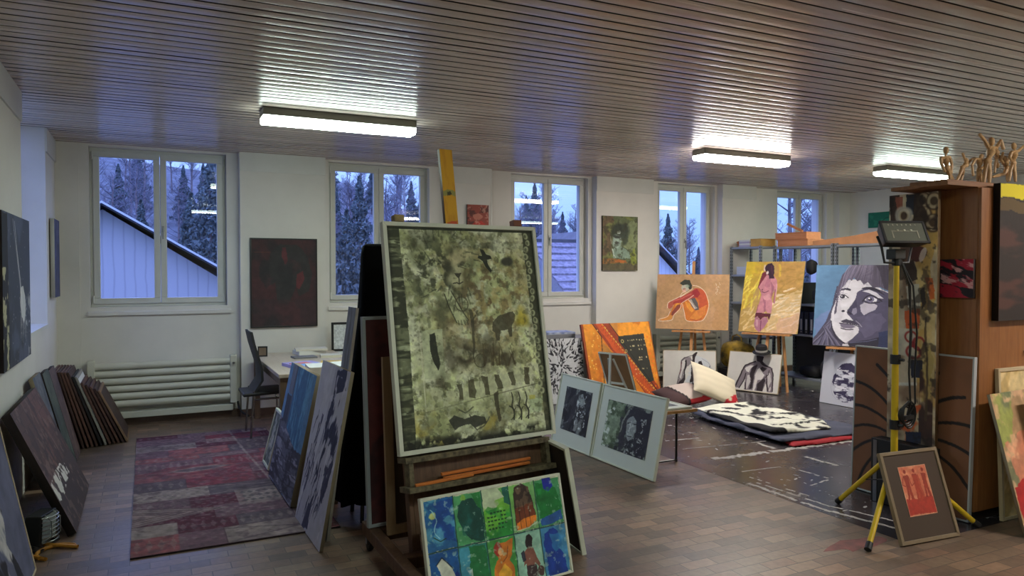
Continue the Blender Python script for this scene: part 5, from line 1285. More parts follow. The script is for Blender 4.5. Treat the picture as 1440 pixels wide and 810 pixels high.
# pictures on the piers
def hung(lab, x0, x1, z0, z1, art, frame=None, fw=0.02, Y=YB - 0.12, edge=None, t=0.03, proud=0.008):
    return picture('wall_picture', lab, 'painting', ((x0 + x1) / 2, Y - t - (0.013 if frame else 0.001), z0), 0, 0, x1 - x0, z1 - z0, art, t=t, frame=frame, fw=fw, edge=edge, proud=proud)
hung('dark red figure painting in black frame on the pier beside the leftmost window', 1.05, 1.795, 1.00, 2.02, art_redfigure(), BLACK_F, 0.016, t=0.02, proud=0.004)
hung('small reddish painting on the pier above the main easel canvas', 3.70, 4.0, 2.16, 2.50, art_small_red(), edge=DARKEDGE)
hung('dark green portrait painting hung on the wall between middle and fourth windows', 5.765, 6.367, 1.65, 2.424, art_portrait_green(), edge=DARKEDGE)

# ------------------------------------------------------------------ rug, desk, chair
picture('rug', 'worn plum and rose patchwork rug on the floor at left', 'rug', (0, 0, 0), 0, 0, 1.2, 3.35, art_rug(), t=0.010, mat=art_mat('rug', 0.95, 0.6), edge=M('rug_binding', (60, 44, 50), 0.9))
rug = bpy.data.objects['rug']; rug.location = (0.50, 4.70, 0.011); rug.rotation_euler = (-pi / 2, 0, 0)

deskm = wood('desk_beech', (200, 186, 168), (188, 172, 152), 0.4, 'Y')
deskside = wood('desk_side', (122, 100, 80), (104, 84, 66), 0.5)
def table(name, lab, x0, x1, y0, y1, z, m, leg, lw=0.06, th=0.035, apron=None):
    r = thing(name, lab, 'table', (x0, y0, 0))
    W, D = x1 - x0, y1 - y0
    MB().box(0, 0, z - th, W, D, z).build('tabletop', m, r, bev=0.004)
    for (a, c) in ((0.01, 0.01), (W - lw - 0.01, 0.01), (0.01, D - lw - 0.01), (W - lw - 0.01, D - lw - 0.01)):
        MB().box(a, c, 0, a + lw, c + lw, z - th).build('leg', leg, r, bev=0.003)
    if apron:
        b = MB(); b.box(0.02, lw, z - th - 0.07, 0.04, D - lw, z - th); b.box(W - 0.04, lw, z - th - 0.07, W - 0.02, D - lw, z - th); b.box(lw, 0.02, z - th - 0.07, W - lw, 0.04, z - th); b.box(lw, D - 0.04, z - th - 0.07, W - lw, D - 0.02, z - th)
        b.build('apron', apron, r)
    return r
table('desk', 'pale beech desk by the wall below the dark red painting', 1.055, 1.95, 6.82, 8.66, 0.72, deskm, deskside, apron=deskside)
table('side_table', 'work table covered with papers behind the leaning blue painting', 1.13, 1.86, 5.18, 6.68, 0.76, deskm, deskside)

c = thing('office_chair', 'black high-backed chair tucked at the left side of the desk', 'chair', (1.03, 7.75, 0.011))
b = MB(); seatp = [(-0.20, -0.22, 0.41), (0.18, -0.20, 0.42), (0.20, 0.20, 0.42), (-0.20, 0.22, 0.41)]
b.prism(seatp, (0, 0, 0.035)); b.build('seat', blackplastic, c, bev=0.012)
b = MB()
prof = [(-0.10, 1.03), (-0.075, 0.90), (-0.06, 0.78), (-0.07, 0.66), (-0.12, 0.54), (-0.17, 0.44)]
prof = [(-0.13, 1.04), (-0.105, 0.92), (-0.07, 0.80), (-0.035, 0.68), (-0.03, 0.56), (-0.10, 0.45)]
nn = len(prof)
vs = []
for (x, z) in prof:
    for yy in (-0.21, -0.1, 0.0, 0.1, 0.21): vs.append((x - 0.012 + 0.25 * yy * yy, yy, z))
for (x, z) in prof:
    for yy in (-0.21, -0.1, 0.0, 0.1, 0.21): vs.append((x + 0.012 + 0.25 * yy * yy, yy, z))
fs = []
o5 = nn * 5
for i in range(nn - 1):
    for j in range(4):
        q = i * 5 + j; fs.append((q, q + 5, q + 6, q + 1)); fs.append((o5 + q, o5 + q + 1, o5 + q + 6, o5 + q + 5))
for i in range(nn - 1):
    for j in (0, 4): q = i * 5 + j; fs.append((q, o5 + q, o5 + q + 5, q + 5) if j == 0 else (q, q + 5, o5 + q + 5, o5 + q))
for j in range(4): fs.append((j, j + 1, o5 + j + 1, o5 + j)); q = (nn - 1) * 5 + j; fs.append((q, o5 + q, o5 + q + 1, q + 1))
b.add(vs, fs); b.build('backrest', M('chair_mesh_black', (30, 30, 32), 0.6), c, smooth='auto')
chrome = M('chrome_tube', (150, 150, 150), 0.25, metal=1.0)
for sy in (-0.2, 0.2):
    MB().tube([(-0.10, sy, 0.46), (-0.09, sy, 0.38), (0.16, sy, 0.38), (0.18, sy, 0.30), (0.18, sy, 0.0)], 0.011, 8).build('leg', chrome, c, smooth='auto')
    MB().tube([(-0.10, sy, 0.44), (-0.12, sy, 0.2), (-0.13, sy, 0.0)], 0.011, 8).build('leg', chrome, c, smooth='auto')

r = thing('photo_stand', 'small black photo frame standing on the desk beside the chair', 'picture frame', (1.115, 8.3, 0.7245), (radians(-10), 0, radians(-10)))
frame_mb(0.10, 0.11, 0.014, 0.014).build('frame', BLACK_F, r); MB().box(-0.038, 0.004, 0.012, 0.038, 0.012, 0.098).build('picture', deskside, r)
picture('leaning_print', 'tall black frame with white print leaning on the wall behind the desk', 'picture frame', (2.06, 8.66, 0.70), -6, 4, 0.24, 0.34, art_greycanvas(45, (200, 204, 202), (212, 214, 212), (180, 182, 186), 40), t=0.012, frame=BLACK_F, fw=0.026)
table('wall_shelf', 'low white cupboard top against the wall behind the desk', 1.97, 2.9, 8.50, 8.76, 0.70, paperw, paperw, lw=0.04)
# papers and books
def sheet(lab, x, y, z, w, d, h, rot, m, cat='papers', name='paper_stack'):
    o = MB().box(-w / 2, -d / 2, 0, w / 2, d / 2, h).build(name, m)
    o.location = (x, y, z); o.rotation_euler = (0, 0, radians(rot))
    return tag(o, lab, cat)
pcol = [M('paper_lilac', (170, 160, 214), 0.7), M('paper_ochre', (206, 172, 84), 0.7), M('paper_rose', (206, 120, 120), 0.7), M('paper_blue', (110, 150, 214), 0.7), M('paper_cream', (214, 208, 190), 0.7)]
sheet('white book stack on the far end of the desk', 1.62, 8.36, 0.721, 0.30, 0.24, 0.045, 8, paperw, 'book', 'book')
sheet('white laptop-sized folder on top of the white books on the desk', 1.64, 8.36, 0.767, 0.34, 0.25, 0.02, -6, pcol[4], 'folder', 'folder')
sheet('grey notebook on the desk in front of the white books', 1.50, 8.02, 0.721, 0.24, 0.18, 0.016, 4, M('notebook_grey', (120, 120, 124), 0.6), 'notebook', 'notebook')
sheet('cream booklet on the desk right of the grey notebook', 1.78, 8.0, 0.721, 0.22, 0.18, 0.025, -8, pcol[4], 'booklet', 'booklet')
sheet('lilac folder on the near end of the desk', 1.36, 7.30, 0.721, 0.30, 0.34, 0.03, 12, pcol[0], 'folder', 'folder')
sheet('ochre leaflet on the desk near the lilac folder', 1.68, 7.46, 0.721, 0.24, 0.22, 0.012, -14, pcol[1], 'leaflet', 'leaflet')
sheet('rose leaflet lying on the lilac folder', 1.34, 7.22, 0.7525, 0.18, 0.2, 0.006, 20, pcol[2], 'leaflet', 'leaflet')
sheet('white paper sheet with ochre print over the front edge of the desk papers', 1.42, 6.98, 0.721, 0.26, 0.22, 0.01, 6, paperw, 'papers')
sheet('ochre card on the front of the desk', 1.60, 6.98, 0.721, 0.14, 0.18, 0.008, -10, pcol[1], 'card', 'card')
sheet('blue booklet on the paper covered table', 1.27, 6.52, 0.761, 0.20, 0.22, 0.07, 4, pcol[3], 'booklet', 'booklet')
sheet('thick pile of white papers on the paper covered table', 1.36, 6.22, 0.761, 0.34, 0.30, 0.10, -4, paperw, 'papers')
sheet('cream paper pile at the far end of the paper covered table', 1.62, 6.54, 0.761, 0.36, 0.24, 0.07, 3, paperw, 'papers')
sheet('loose white sheets on the left edge of the paper covered table', 1.32, 5.42, 0.761, 0.30, 0.4, 0.03, 3, paperw, 'papers')

# ------------------------------------------------------------------ paintings leaning to the right of the rug
picture('leaning_canvas', 'small white framed picture leaning at the far end of the blue cityscape', 'painting', (0.87, 6.41, 0.012), -90, 14.5, 0.31, 0.47, art_greycanvas(46, (96, 104, 96), (180, 180, 170), (60, 64, 60), 60), t=0.012, frame=WHITE_F, fw=0.022)
picture('leaning_canvas', 'blue and grey cityscape canvas with deep tan edge leaning beside the rug', 'painting', (0.862, 5.64, 0.012), -89, 12, 0.90, 0.91, art_city(), t=0.055, edge=TANEDGE)
picture('leaning_canvas', 'tall white and navy ink nude canvas leaning against the black cloth', 'painting', (0.88, 4.67, 0.0), -88.6, 10.5, 0.69, 1.06, art_nudeblue(), t=0.022, edge=TANEDGE)
picture('leaning_canvas', 'tall grey canvas edge standing behind the white and navy one', 'painting', (0.965, 4.58, 0), -90, 7.6, 0.19, 1.43, art_greycanvas(47, (122, 126, 138), (140, 144, 156), (104, 106, 116), 120), t=0.018, edge=WHITEEDGE)
# ------------------------------------------------------------------ black cloth over a stand
r = thing('draped_stand', 'tall stand covered with black cloth behind the main easel', 'stand', (1.45, 4.86, 0))
b = MB(); rr = random.Random(5)
lev = [(0.13, 0.36, 0.20), (0.30, 0.35, 0.19), (0.55, 0.325, 0.17), (0.80, 0.285, 0.15), (1.1, 0.25, 0.13), (1.4, 0.215, 0.10), (1.62, 0.20, 0.08), (1.76, 0.195, 0.06), (1.815, 0.185, 0.045), (1.83, 0.16, 0.02)]
n = 56
for (z, a, d) in lev:
    for j in range(n):
        t = 2 * pi * j / n
        f = 1 + (0.035 * sin(t * 9 + z * 2) + 0.02 * sin(t * 17 - z * 3)) * max(0, 1.3 - z) 
        cx_, sy_ = cos(t), sin(t)
        e = 0.45
        xx = a * math.copysign(abs(cx_) ** e, cx_) * f; yy = d * math.copysign(abs(sy_) ** e, sy_) * f
        b.v.append((xx + (0.035 if z > 1.3 else 0.02) , yy, z + (0.012 * sin(t * 5) if z < 0.2 else 0)))
for i in range(len(lev) - 1):
    for j in range(n):
        q = i * n + j; q2 = i * n + (j + 1) % n; b.f.append((q, q2, q2 + n, q + n)); b.m.append(0)
b.f.append(tuple((len(lev) - 1) * n + j for j in range(n))); b.m.append(0)
b.build('cloth', M('black_velvet', (10, 10, 12), 0.95, spec=0.1), r, smooth=True)
for (x, y) in ((-0.2, -0.13), (0.24, -0.13), (-0.2, 0.13), (0.24, 0.13)):
    MB().tube([(x * 0.8, y * 0.6, 1.0), (x, y, 0.0)], 0.014, 8).build('leg', blackmetal, r, smooth='auto')
MB().bar((0.12, -0.05, 1.76), (0.20, -0.08, 1.93), 0.03, 0.012).build('strap', blackplastic, r)

# ------------------------------------------------------------------ the studio easel
ED = radians(7)
E0 = (1.707, 3.805)
ez = thing('studio_easel', 'large wheeled dark wood studio easel holding the pale green abstract', 'easel', (E0[0], E0[1], 0), (0, 0, ED))
LN = radians(10)
def up(x, s, off):
    """point on the easel's leaning plane: x across, s along the slope from z=.655, off behind the canvas face"""
    return V3((x, s * sin(LN) + off * cos(LN), 0.655 + s * cos(LN) - off * sin(LN)))
BR_ = Matrix.Rotation(-ED, 4, 'Z')   # the base stands square to the room, the tilted head is turned a little
for bx, ya_ in ((-0.54, -0.54), (0.38, -0.22)):   # base beams with wheels
    b = MB(); b.box(bx - 0.032, ya_, 0.085, bx + 0.032, 0.50, 0.16); b.build('base_beam', darkwood, ez, bev=0.006, T=BR_)
    for yy in (ya_ + 0.06, 0.44):
        b = MB(); x = bx
        b.tube([(x - 0.014, yy, 0.04), (x + 0.014, yy, 0.04)], 0.04, 16); o = b.build('caster', blackplastic, ez, smooth='auto', T=BR_)
        MB().box(x - 0.022, yy - 0.015, 0.04, x - 0.016, yy + 0.015, 0.086).box(x + 0.016, yy - 0.015, 0.04, x + 0.022, yy + 0.015, 0.086).box(x - 0.022, yy - 0.02, 0.082, x + 0.022, yy + 0.02, 0.088).build('caster_fork', steel, o, T=BR_)
for yy in (-0.12, 0.34):
    MB().box(-0.508, yy - 0.035, 0.09, 0.348, yy + 0.035, 0.155).build('cross_beam', darkwood, ez, bev=0.005, T=BR_)
for sx_ in (-1, 1):   # side uprights
    b = MB(); b.bar(up(sx_ * 0.43, -0.53, 0.09), up(sx_ * 0.43, 0.30, 0.09), 0.05, 0.05); b.build('upright', darkwood, ez, bev=0.004)
# central mast with yellow top
b = MB(); b.bar(up(-0.03, -0.50, 0.115), up(-0.03, 1.30, 0.115), 0.085, 0.026, up=(0, 1, 0)); m_ = b.build('mast', darkwood, ez)
yel = Art(0.085, 0.48, 120, (214, 158, 40), 50)
yel.N((196, 138, 34), 6, .5, .62, .8, 1, 3, .6); yel.R((130, 140, 90), 0, .50, 1, .56, .8, .06); yel.P((60, 60, 40), [(.3, .52), (.6, .51), (.65, .55), (.35, .56)], .9, .03); yel.P((196, 70, 50), [(0, .86), (1, .84), (1, 1), (0, 1)], .85, .1)
a0 = up(-0.03, 1.76, 0.10)
bo = canvas(yel, 0.085, 0.52, 0.028, m_, x0=-0.0425, edge=M('yellow_board_edge', (92, 66, 30), 0.6), name='yellow_board')
bo.location = up(-0.03, 1.25, 0.085); bo.rotation_euler = (-LN, 0, 0)
# tray: crusted ledge under the canvas, box with posts, lower ledge
def slab(nm, x0, x1, s0, s1, o0, o1, m, bev=0.003):
    b = MB(); P8 = []
    for s_ in (s0, s1):
        for o_ in (o0, o1):
            for x in (x0, x1): P8.append(up(x, s_, o_))
    b.add(P8, [(0, 1, 3, 2), (4, 6, 7, 5), (0, 4, 5, 1), (2, 3, 7, 6), (0, 2, 6, 4), (1, 5, 7, 3)])
    return b.build(nm, m, ez, bev=bev)
slab('canvas_ledge', -0.49, 0.455, -0.034, -0.003, -0.012, 0.10, paintedwood)
slab('tray_back', -0.47, 0.47, -0.155, -0.034, 0.055, 0.065, darkwood)
slab('tray_ledge', -0.50, 0.455, -0.185, -0.155, -0.055, 0.075, paintedwood)
for x in (-0.475, 0.42):
    slab('tray_post', x, x + 0.028, -0.155, -0.034, -0.012, 0.05, paintedwood)
slab('lower_board', -0.43, 0.43, -0.42, -0.20, 0.06, 0.078, darkwood)
for k, x in enumerate((-0.40, 0.40)):   # little clamp blocks above the canvas
    slab('clamp_block', x - 0.03, x + 0.03, 1.296, 1.335, 0.02, 0.07, M('clamp_ochre', (150, 128, 84), 0.6, var=0.4, scale=20) if k == 0 else M('clamp_redbrown', (122, 70, 52), 0.6))
# brush sticks lying in the tray
for (x0, x1, s_, o_, lab) in ((-0.455, -0.10, -0.148, -0.030, 'long orange wooden stick lying at the left front of the easel tray'),
                              (-0.27, 0.30, -0.140, 0.000, 'orange wooden stick lying in the easel tray, lower of the two stacked ones'),
                              (-0.28, 0.31, -0.117, 0.004, 'orange wooden stick lying on top of another stick in the easel tray')):
    b = MB(); T = Matrix.Rotation(ED, 4, 'Z'); T.translation = (E0[0], E0[1], 0)
    b.bar(T @ up(x0, s_, o_), T @ up(x1, s_ + 0.006, o_), 0.018, 0.016)
    tag(b.build('wooden_stick', wood('stick_orange', (206, 120, 52), (184, 98, 40), 0.5, 'X'), bev=0.003), lab, 'stick', 'sticks in the easel tray')

TE = Matrix.Rotation(ED, 4, 'Z'); TE.translation = (E0[0], E0[1], 0)
p0 = TE @ up(0, 0, 0)
picture('framed_painting', 'big pale green abstract painting in thin white frame on the studio easel', 'painting', p0, 7, 10, 1.03, 1.28, art_main(), t=0.03, frame=WHITE_F, fw=0.024, proud=0.012)
# two canvases parked behind it on the easel base
p1 = TE @ V3((-0.10, 0.40, 0.162))
picture('parked_canvas', 'dark red canvas with pale edge standing on the easel base behind the main painting', 'painting', p1, 7, 4.0, 0.86, 1.22, art_greycanvas(51, (74, 30, 32), (92, 38, 38), (56, 24, 28)), t=0.02, frame=M('frame_blue_grey', (150, 156, 160), 0.5), fw=0.02, proud=0.004)
p2 = TE @ V3((-0.02, 0.24, 0.162))
rr_ = thing('parked_canvas', 'unframed canvas seen from behind with bare stretcher bars on the easel base', 'painting', (p2.x, p2.y, 0.163), (radians(-4), 0, ED))
stretcher_mb(0.92, 1.0, 0.05, 0.022, 0.0, cross=True).build('stretcher', wood('stretcher_pine', (150, 122, 92), (132, 104, 76), 0.6), rr_)
MB().box(-0.45, 0.022, 0.01, 0.45, 0.03, 0.99).build('canvas', M('canvas_back_brown', (78, 58, 44), 0.9, var=0.15), rr_)
# blue green grid painting on the front of the base
picture('framed_painting', 'blue and green grid painting in white frame standing at the foot of the easel', 'painting', (1.637, 3.352, 0.004), 7, 14, 0.86, 0.53, art_grid(), t=0.02, frame=WHITE_F, fw=0.013, proud=0.004)
# canvas leaning on the easel's right side, its dark back to the viewer
q = thing('leaning_canvas', 'canvas with pale edge leaning on the right side of the easel, dark back showing', 'painting', (2.295, 3.89, 0.002), (radians(-10.5), 0, radians(90 - 4)))
frame_mb(0.56, 0.645, 0.016, 0.028).build('frame', WHITE_F, q)
MB().box(-0.265, 0.010, 0.015, 0.265, 0.022, 0.63).build('canvas', M('canvas_back_dark', (46, 34, 26), 0.9, var=0.2), q)
# ------------------------------------------------------------------ black studio sheet on the floor
def sheet_mat():
    m, nt, p = new_mat('black_vinyl_paint_specks')
    tc = nd(nt, 'ShaderNodeTexCoord')
    n = nd(nt, 'ShaderNodeTexNoise'); setin(n, Scale=1.4, Detail=6.0, Roughness=0.7); nt.links.new(tc.outputs['Object'], n.inputs['Vector'])
    base = ramp(nt, n.outputs['Fac'], [(0.3, rgb(40, 37, 43)), (0.7, rgb(64, 58, 62))])
    n2 = nd(nt, 'ShaderNodeTexNoise'); setin(n2, Scale=14.0, Detail=3.0, Roughness=0.5); nt.links.new(tc.outputs['Object'], n2.inputs['Vector'])
    n3 = nd(nt, 'ShaderNodeTexNoise'); setin(n3, Scale=0.9, Detail=2.0); nt.links.new(tc.outputs['Object'], n3.inputs['Vector'])
    ad = nd(nt, 'ShaderNodeMath', operation='MULTIPLY_ADD'); ad.inputs[1].default_value = 0.35
    nt.links.new(n3.outputs['Fac'], ad.inputs[0]); nt.links.new(n2.outputs['Fac'], ad.inputs[2])
    fac = ramp(nt, ad.outputs[0], [(0.855, (0, 0, 0, 1)), (0.875, (1, 1, 1, 1))])
    mx = nd(nt, 'ShaderNodeMix', data_type='RGBA'); nt.links.new(fac, mx.inputs['Factor']); nt.links.new(base, mx.inputs['A']); mx.inputs['B'].default_value = rgb(176, 172, 170)
    nt.links.new(mx.outputs['Result'], p.inputs['Base Color'])
    nt.links.new(ramp(nt, n.outputs['Fac'], [(0.3, (0.16, 0.16, 0.16, 1)), (0.7, (0.34, 0.34, 0.34, 1))]), p.inputs['Roughness'])
    bp = nd(nt, 'ShaderNodeBump'); setin(bp, Strength=0.12, Distance=0.01); nt.links.new(n.outputs['Fac'], bp.inputs['Height']); nt.links.new(bp.outputs['Normal'], p.inputs['Normal'])
    return m
SX, SY = 4.114, 2.87
rr = random.Random(21)
fl = thing('floor_sheet', 'black paint-spattered vinyl sheet covering the right half of the floor', 'floor covering', (SX, SY, 0))
MB().box(0, 0, 0.0004, 10.82 - SX, 8.7 - SY, 0.0014).build('vinyl', sheet_mat(), fl)
def paint_line(pts, w, brk=0.0):
    b = MB()
    for i in range(len(pts) - 1):
        p, q = V3((*pts[i], 0)), V3((*pts[i + 1], 0)); d = (q - p); L = d.length; d.normalize(); s_ = V3((-d.y, d.x, 0)); k = max(2, int(L / 0.04))
        for j in range(k):
            if rr.random() < brk: continue
            jt = s_ * (w * rr.uniform(-.25, .25)); a = p + d * (L * j / k) + jt; c = p + d * (L * (j + 1.05) / k) + jt; w1, w2 = w * rr.uniform(.6, 1.1) / 2, w * rr.uniform(.6, 1.1) / 2
            vs = [a - s_ * w1, c - s_ * w2, c + s_ * w2, a + s_ * w1]
            b.add([(v.x - SX, v.y - SY, 0.0021) for v in vs], [(0, 1, 2, 3)])
    return b
marks = paint_line([(4.43, 4.97), (5.2, 4.93), (6.25, 4.91), (7.0, 4.86)], 0.075, 0.04)
for pts, w, bk in (([(4.42, 5.37), (5.22, 5.28), (5.35, 5.27)], 0.016, 0.1), ([(5.22, 5.25), (5.21, 4.96)], 0.05, 0.05), ([(4.165, 4.28), (4.17, 3.6), (4.31, 2.95)], 0.035, 0.03), ([(4.24, 4.26), (4.27, 3.6), (4.40, 3.2)], 0.022, 0.06), ([(5.22, 4.67), (5.22, 4.33)], 0.04, 0.08), ([(4.36, 4.55), (4.76, 4.52)], 0.018, 0.1), ([(4.82, 4.50), (4.83, 4.1)], 0.025, 0.3), ([(4.55, 4.02), (4.84, 4.08)], 0.02, 0.3), ([(5.6, 4.5), (5.9, 4.3)], 0.03, 0.3), ([(6.4, 4.62), (6.9, 4.1)], 0.03, 0.3), ([(4.2, 5.75), (4.9, 5.65)], 0.03, 0.3), ([(4.3, 6.4), (5.0, 6.25)], 0.03, 0.4), ([(7.1, 5.2), (7.5, 5.6)], 0.03, 0.4), ([(4.3, 4.4), (4.33, 3.8)], 0.02, 0.5)):
    m2 = paint_line(pts, w, bk); marks.add(m2.v, m2.f)
for k in range(240):
    x, y, s_ = rr.uniform(4.2, 8), rr.uniform(3.2, 8.2), rr.uniform(0.004, 0.013); t = rr.uniform(0, 3.1); ex = rr.uniform(1, 4)
    marks.add([(x - SX + (s_ * ex * cos(t) * a - s_ * sin(t) * c), y - SY + (s_ * ex * sin(t) * a + s_ * cos(t) * c), 0.0021) for a, c in ((-1, -.6), (.2, -1), (1, .1), (.1, .9), (-.8, .5))], [(0, 1, 2, 3, 4)])
mk = marks.build('paint_marks', M('floor_paint_white', (176, 170, 166), 0.6, var=0.1), fl); mk['label'] = 'white brush lines and splashes'; mk['kind'] = 'stuff'

# faint red stain on the pavers
b = MB(); vs = []
for k in range(18):
    t = 2 * pi * k / 18; q = rr.uniform(.5, 1); vs.append((3.83 + 0.30 * q * cos(t), 3.03 + 0.10 * q * sin(t), 0.0012))
b.add(vs, [tuple(range(18))])
tag(b.build('paint_stain', M('red_paint_stain', (120, 66, 62), 0.6, var=0.3, scale=12)), 'faint red paint stain on the pavers at the corner of the black sheet', 'stain')

# ------------------------------------------------------------------ low folding table with prints
r = thing('folding_table', 'low folding table with dark metal legs behind the two framed prints', 'table', (3.66, 4.80, 0))
MB().box(0, 0, 0.475, 0.45, 1.38, 0.50).build('tabletop', wood('table_oak', (186, 140, 84), (166, 120, 66), 0.45, 'Y'), r, bev=0.003)
for yy in (0.25, 1.15):
    b = MB(); b.tube([(0.03, yy, 0.472), (0.03, yy, 0.0)], 0.010, 8); b.build('leg', blackmetal, r, smooth='auto')
    b = MB(); b.tube([(0.43, yy, 0.472), (0.43, yy, 0.0)], 0.010, 8); b.build('leg', blackmetal, r, smooth='auto')
    for zz in (0.015, 0.46): MB().tube([(0.03, yy, zz), (0.43, yy, zz)], 0.008, 8).build('rail', blackmetal, r, smooth='auto')
def flatprint(lab, x, y, z, w, d, rot, fm):
    o = thing('flat_print', lab, 'framed print', (x, y, z), (-pi / 2, 0, radians(rot)))
    frame_mb(w, d, 0.014, 0.016, z0=-d / 2).build('frame', fm, o); MB().box(-w / 2 + 0.014, 0.004, -d / 2 + 0.014, w / 2 - 0.014, 0.014, d / 2 - 0.014).build('mount', MOUNT, o)
    b = MB(); b.box(-w * 0.25, 0.0025, -d * 0.25, w * 0.25, 0.004, d * 0.25); b.build('print', M('print_grey', (96, 98, 106), 0.7, var=0.6, scale=20), o)
    return o
flatprint('white framed print lying flat at the near end of the low table', 3.93, 5.02, 0.518, 0.28, 0.40, 0, WHITE_F)
flatprint('second white frame lying on the low table just behind the first', 3.92, 5.44, 0.518, 0.30, 0.36, 4, WHITE_F)
flatprint('pale frame lying across the far end of the low table', 3.90, 5.88, 0.518, 0.32, 0.40, -5, PALE_F)
picture('framed_print', 'left framed print of a dark bearded head leaning on the low table', 'framed print', (3.50, 5.87, 0), -90, 11, 0.70, 0.66, art_print(60, False), t=0.012, frame=WHITE_F, fw=0.012, mount=(MOUNT, 0.12, 0.10, 0.13, 0.10))
picture('framed_print', 'right framed print of a long-haired face leaning on the low table', 'framed print', (3.512, 5.065, 0), -88.8, 12, 0.88, 0.655, art_print(61, True), t=0.014, frame=WHITE_F, fw=0.014, mount=(MOUNT, 0.105, 0.135, 0.115, 0.11))
# small canvas on a table easel, both seen from behind
KD = radians(112)
q = thing('small_canvas', 'small brown-backed canvas seen from behind on the low table', 'painting', (3.895, 5.56, 0.536), (radians(-25), 0, KD))
MB().box(-0.15, 0.0, 0, 0.15, 0.012, 0.42).build('canvas', M('cardboard_back', (150, 116, 86), 0.85, var=0.1), q)
frame_mb(0.30, 0.42, 0.012, 0.018).build('frame', paperw, q)
te = thing('table_easel', 'small white tabletop easel propping the brown-backed canvas', 'easel', (3.865, 5.545, 0.536), (0, 0, KD + pi))
wl = M('white_lacquer', (206, 206, 204), 0.5)
for sx_ in (-1, 1):
    MB().bar((sx_ * 0.10, -0.03, 0.002), (sx_ * 0.025, -0.18, 0.33), 0.018, 0.014).build('leg', wl, te)
MB().bar((0.0, -0.205, 0.003), (0.0, -0.185, 0.37), 0.02, 0.014).build('leg', wl, te)
MB().bar((-0.08, -0.085, 0.10), (0.08, -0.085, 0.10), 0.014, 0.018).build('crossbar', wl, te)

# far wall table, foliage canvas, orange painting
table('wall_table', 'long table with papers by the back wall behind the orange painting', 4.28, 6.0, 8.07, 8.62, 0.78, M('table_grey', (120, 116, 116), 0.5), blackmetal, lw=0.04)
sheet('grey flat box at the left end of the wall table', 4.66, 8.25, 0.781, 0.5, 0.34, 0.06, 3, M('box_grey', (128, 128, 134), 0.6, var=0.1), 'box', 'flat_box')
sheet('blue and white folders on top of the grey flat box', 4.74, 8.25, 0.842, 0.38, 0.3, 0.025, -6, M('folder_blue', (92, 110, 160), 0.6, var=0.4, scale=12, c2=(190, 196, 206)), 'folder', 'folder')
sheet('low lilac paper pile at the right end of the wall table', 5.72, 8.22, 0.781, 0.4, 0.3, 0.15, 5, M('papers_lilac', (150, 150, 178), 0.7, var=0.15), 'papers')
picture('leaning_canvas', 'black and white foliage canvas leaning under the papers of the wall table', 'painting', (4.62, 7.86, 0.005), 0, 7, 0.62, 0.80, art_foliage(), t=0.02, edge=WHITEEDGE)
picture('orange_painting', 'orange painting with diagonal bands and dark panel leaning behind the low table', 'painting', (5.50, 7.74, 0.005), 5, 15, 1.14, 0.99, art_orange(), t=0.03, edge=M('edge_rust', (140, 56, 30), 0.7))

# ------------------------------------------------------------------ display easels
def display_easel(lab, ctr, dirz, lean, zl, w, top, spread=0.24):
    """three-legged studio easel; ctr = middle of the ledge on the floor plan, zl = ledge height"""
    r = thing('display_easel', lab, 'easel', (ctr[0], ctr[1], 0), (0, 0, radians(dirz)), 'pine easels in the display corner')
    l = radians(lean); ta = math.tan(l)
    def pt(x, z, o=0.04): return V3((x, (z - zl) * ta + o, z))
    for sx_ in (-1, 1):
        MB().bar(pt(sx_ * 0.07, min(top, zl + 0.66), 0.06), V3((sx_ * spread, 0.065 - zl * ta * 0.12, 0.0)), 0.034, 0.022).build('leg', pine, r)
    MB().bar(pt(0, top, 0.055), pt(0, zl * 0.55, 0.055), 0.040, 0.024, up=(0, 1, 0)).build('mast', pine, r)
    MB().bar(pt(0, zl + 0.75, 0.10), V3((0, 0.52, 0.0)), 0.034, 0.022, up=(0, 1, 0)).build('rear_leg', pine, r)
    b = MB(); b.bar((-w / 2, -0.012, zl - 0.02), (w / 2, -0.012, zl - 0.02), 0.11, 0.022); b.build('ledge', pine, r)
    MB().bar((-spread * 0.62, 0.03, zl * 0.38), (spread * 0.62, 0.03, zl * 0.38), 0.03, 0.02).build('crossbar', pine, r)
    return r
def dirv(d): return V3((cos(radians(d)), sin(radians(d)), 0))
def back(d): return V3((-sin(radians(d)), cos(radians(d)), 0))

bl = V3((6.50, 8.50, 0.822)); d = -48; ctr = bl + dirv(d) * 0.50
display_easel('pine easel holding the crouching nude painting by the back wall', ctr, d, 11, 0.818, 0.52, 1.78)
picture('easel_painting', 'crouching orange nude on tan ground, on the easel by the fourth window', 'painting', ctr, d, 11, 1.00, 0.785, art_crouch(), t=0.02, edge=TANEDGE)
bl = V3((7.44, 7.84, 0.795)); d = -66; ctr = bl + dirv(d) * 0.40
display_easel('pine easel holding the pink standing nude painting before the shelves', ctr, d, 17, 0.80, 0.66, 1.55, 0.27)
picture('easel_painting', 'pink standing nude on ochre ground, on the middle easel', 'painting', ctr, d, 17, 0.82, 1.02, art_pink(), t=0.02, edge=TANEDGE)
bl = V3((7.42, 6.53, 0.721)); d = -56; ctr = bl + dirv(d) * 0.50
display_easel('pine easel holding the large monochrome face before the shelves', ctr, d, 19, 0.722, 0.7, 1.5, 0.08)
picture('easel_painting', 'monochrome face of a child with fringe on blue ground, on an easel', 'painting', ctr, d, 19, 1.02, 1.05, art_face(), t=0.02, edge=WHITEEDGE)
picture('torso_painting', 'black and white torso canvas without head on the floor under the crouching nude', 'painting', (6.71, 8.01, 0.004), -38, 9, 0.72, 0.54, art_torso(70, False), t=0.015, frame=PALE_F, fw=0.008, proud=0.003)
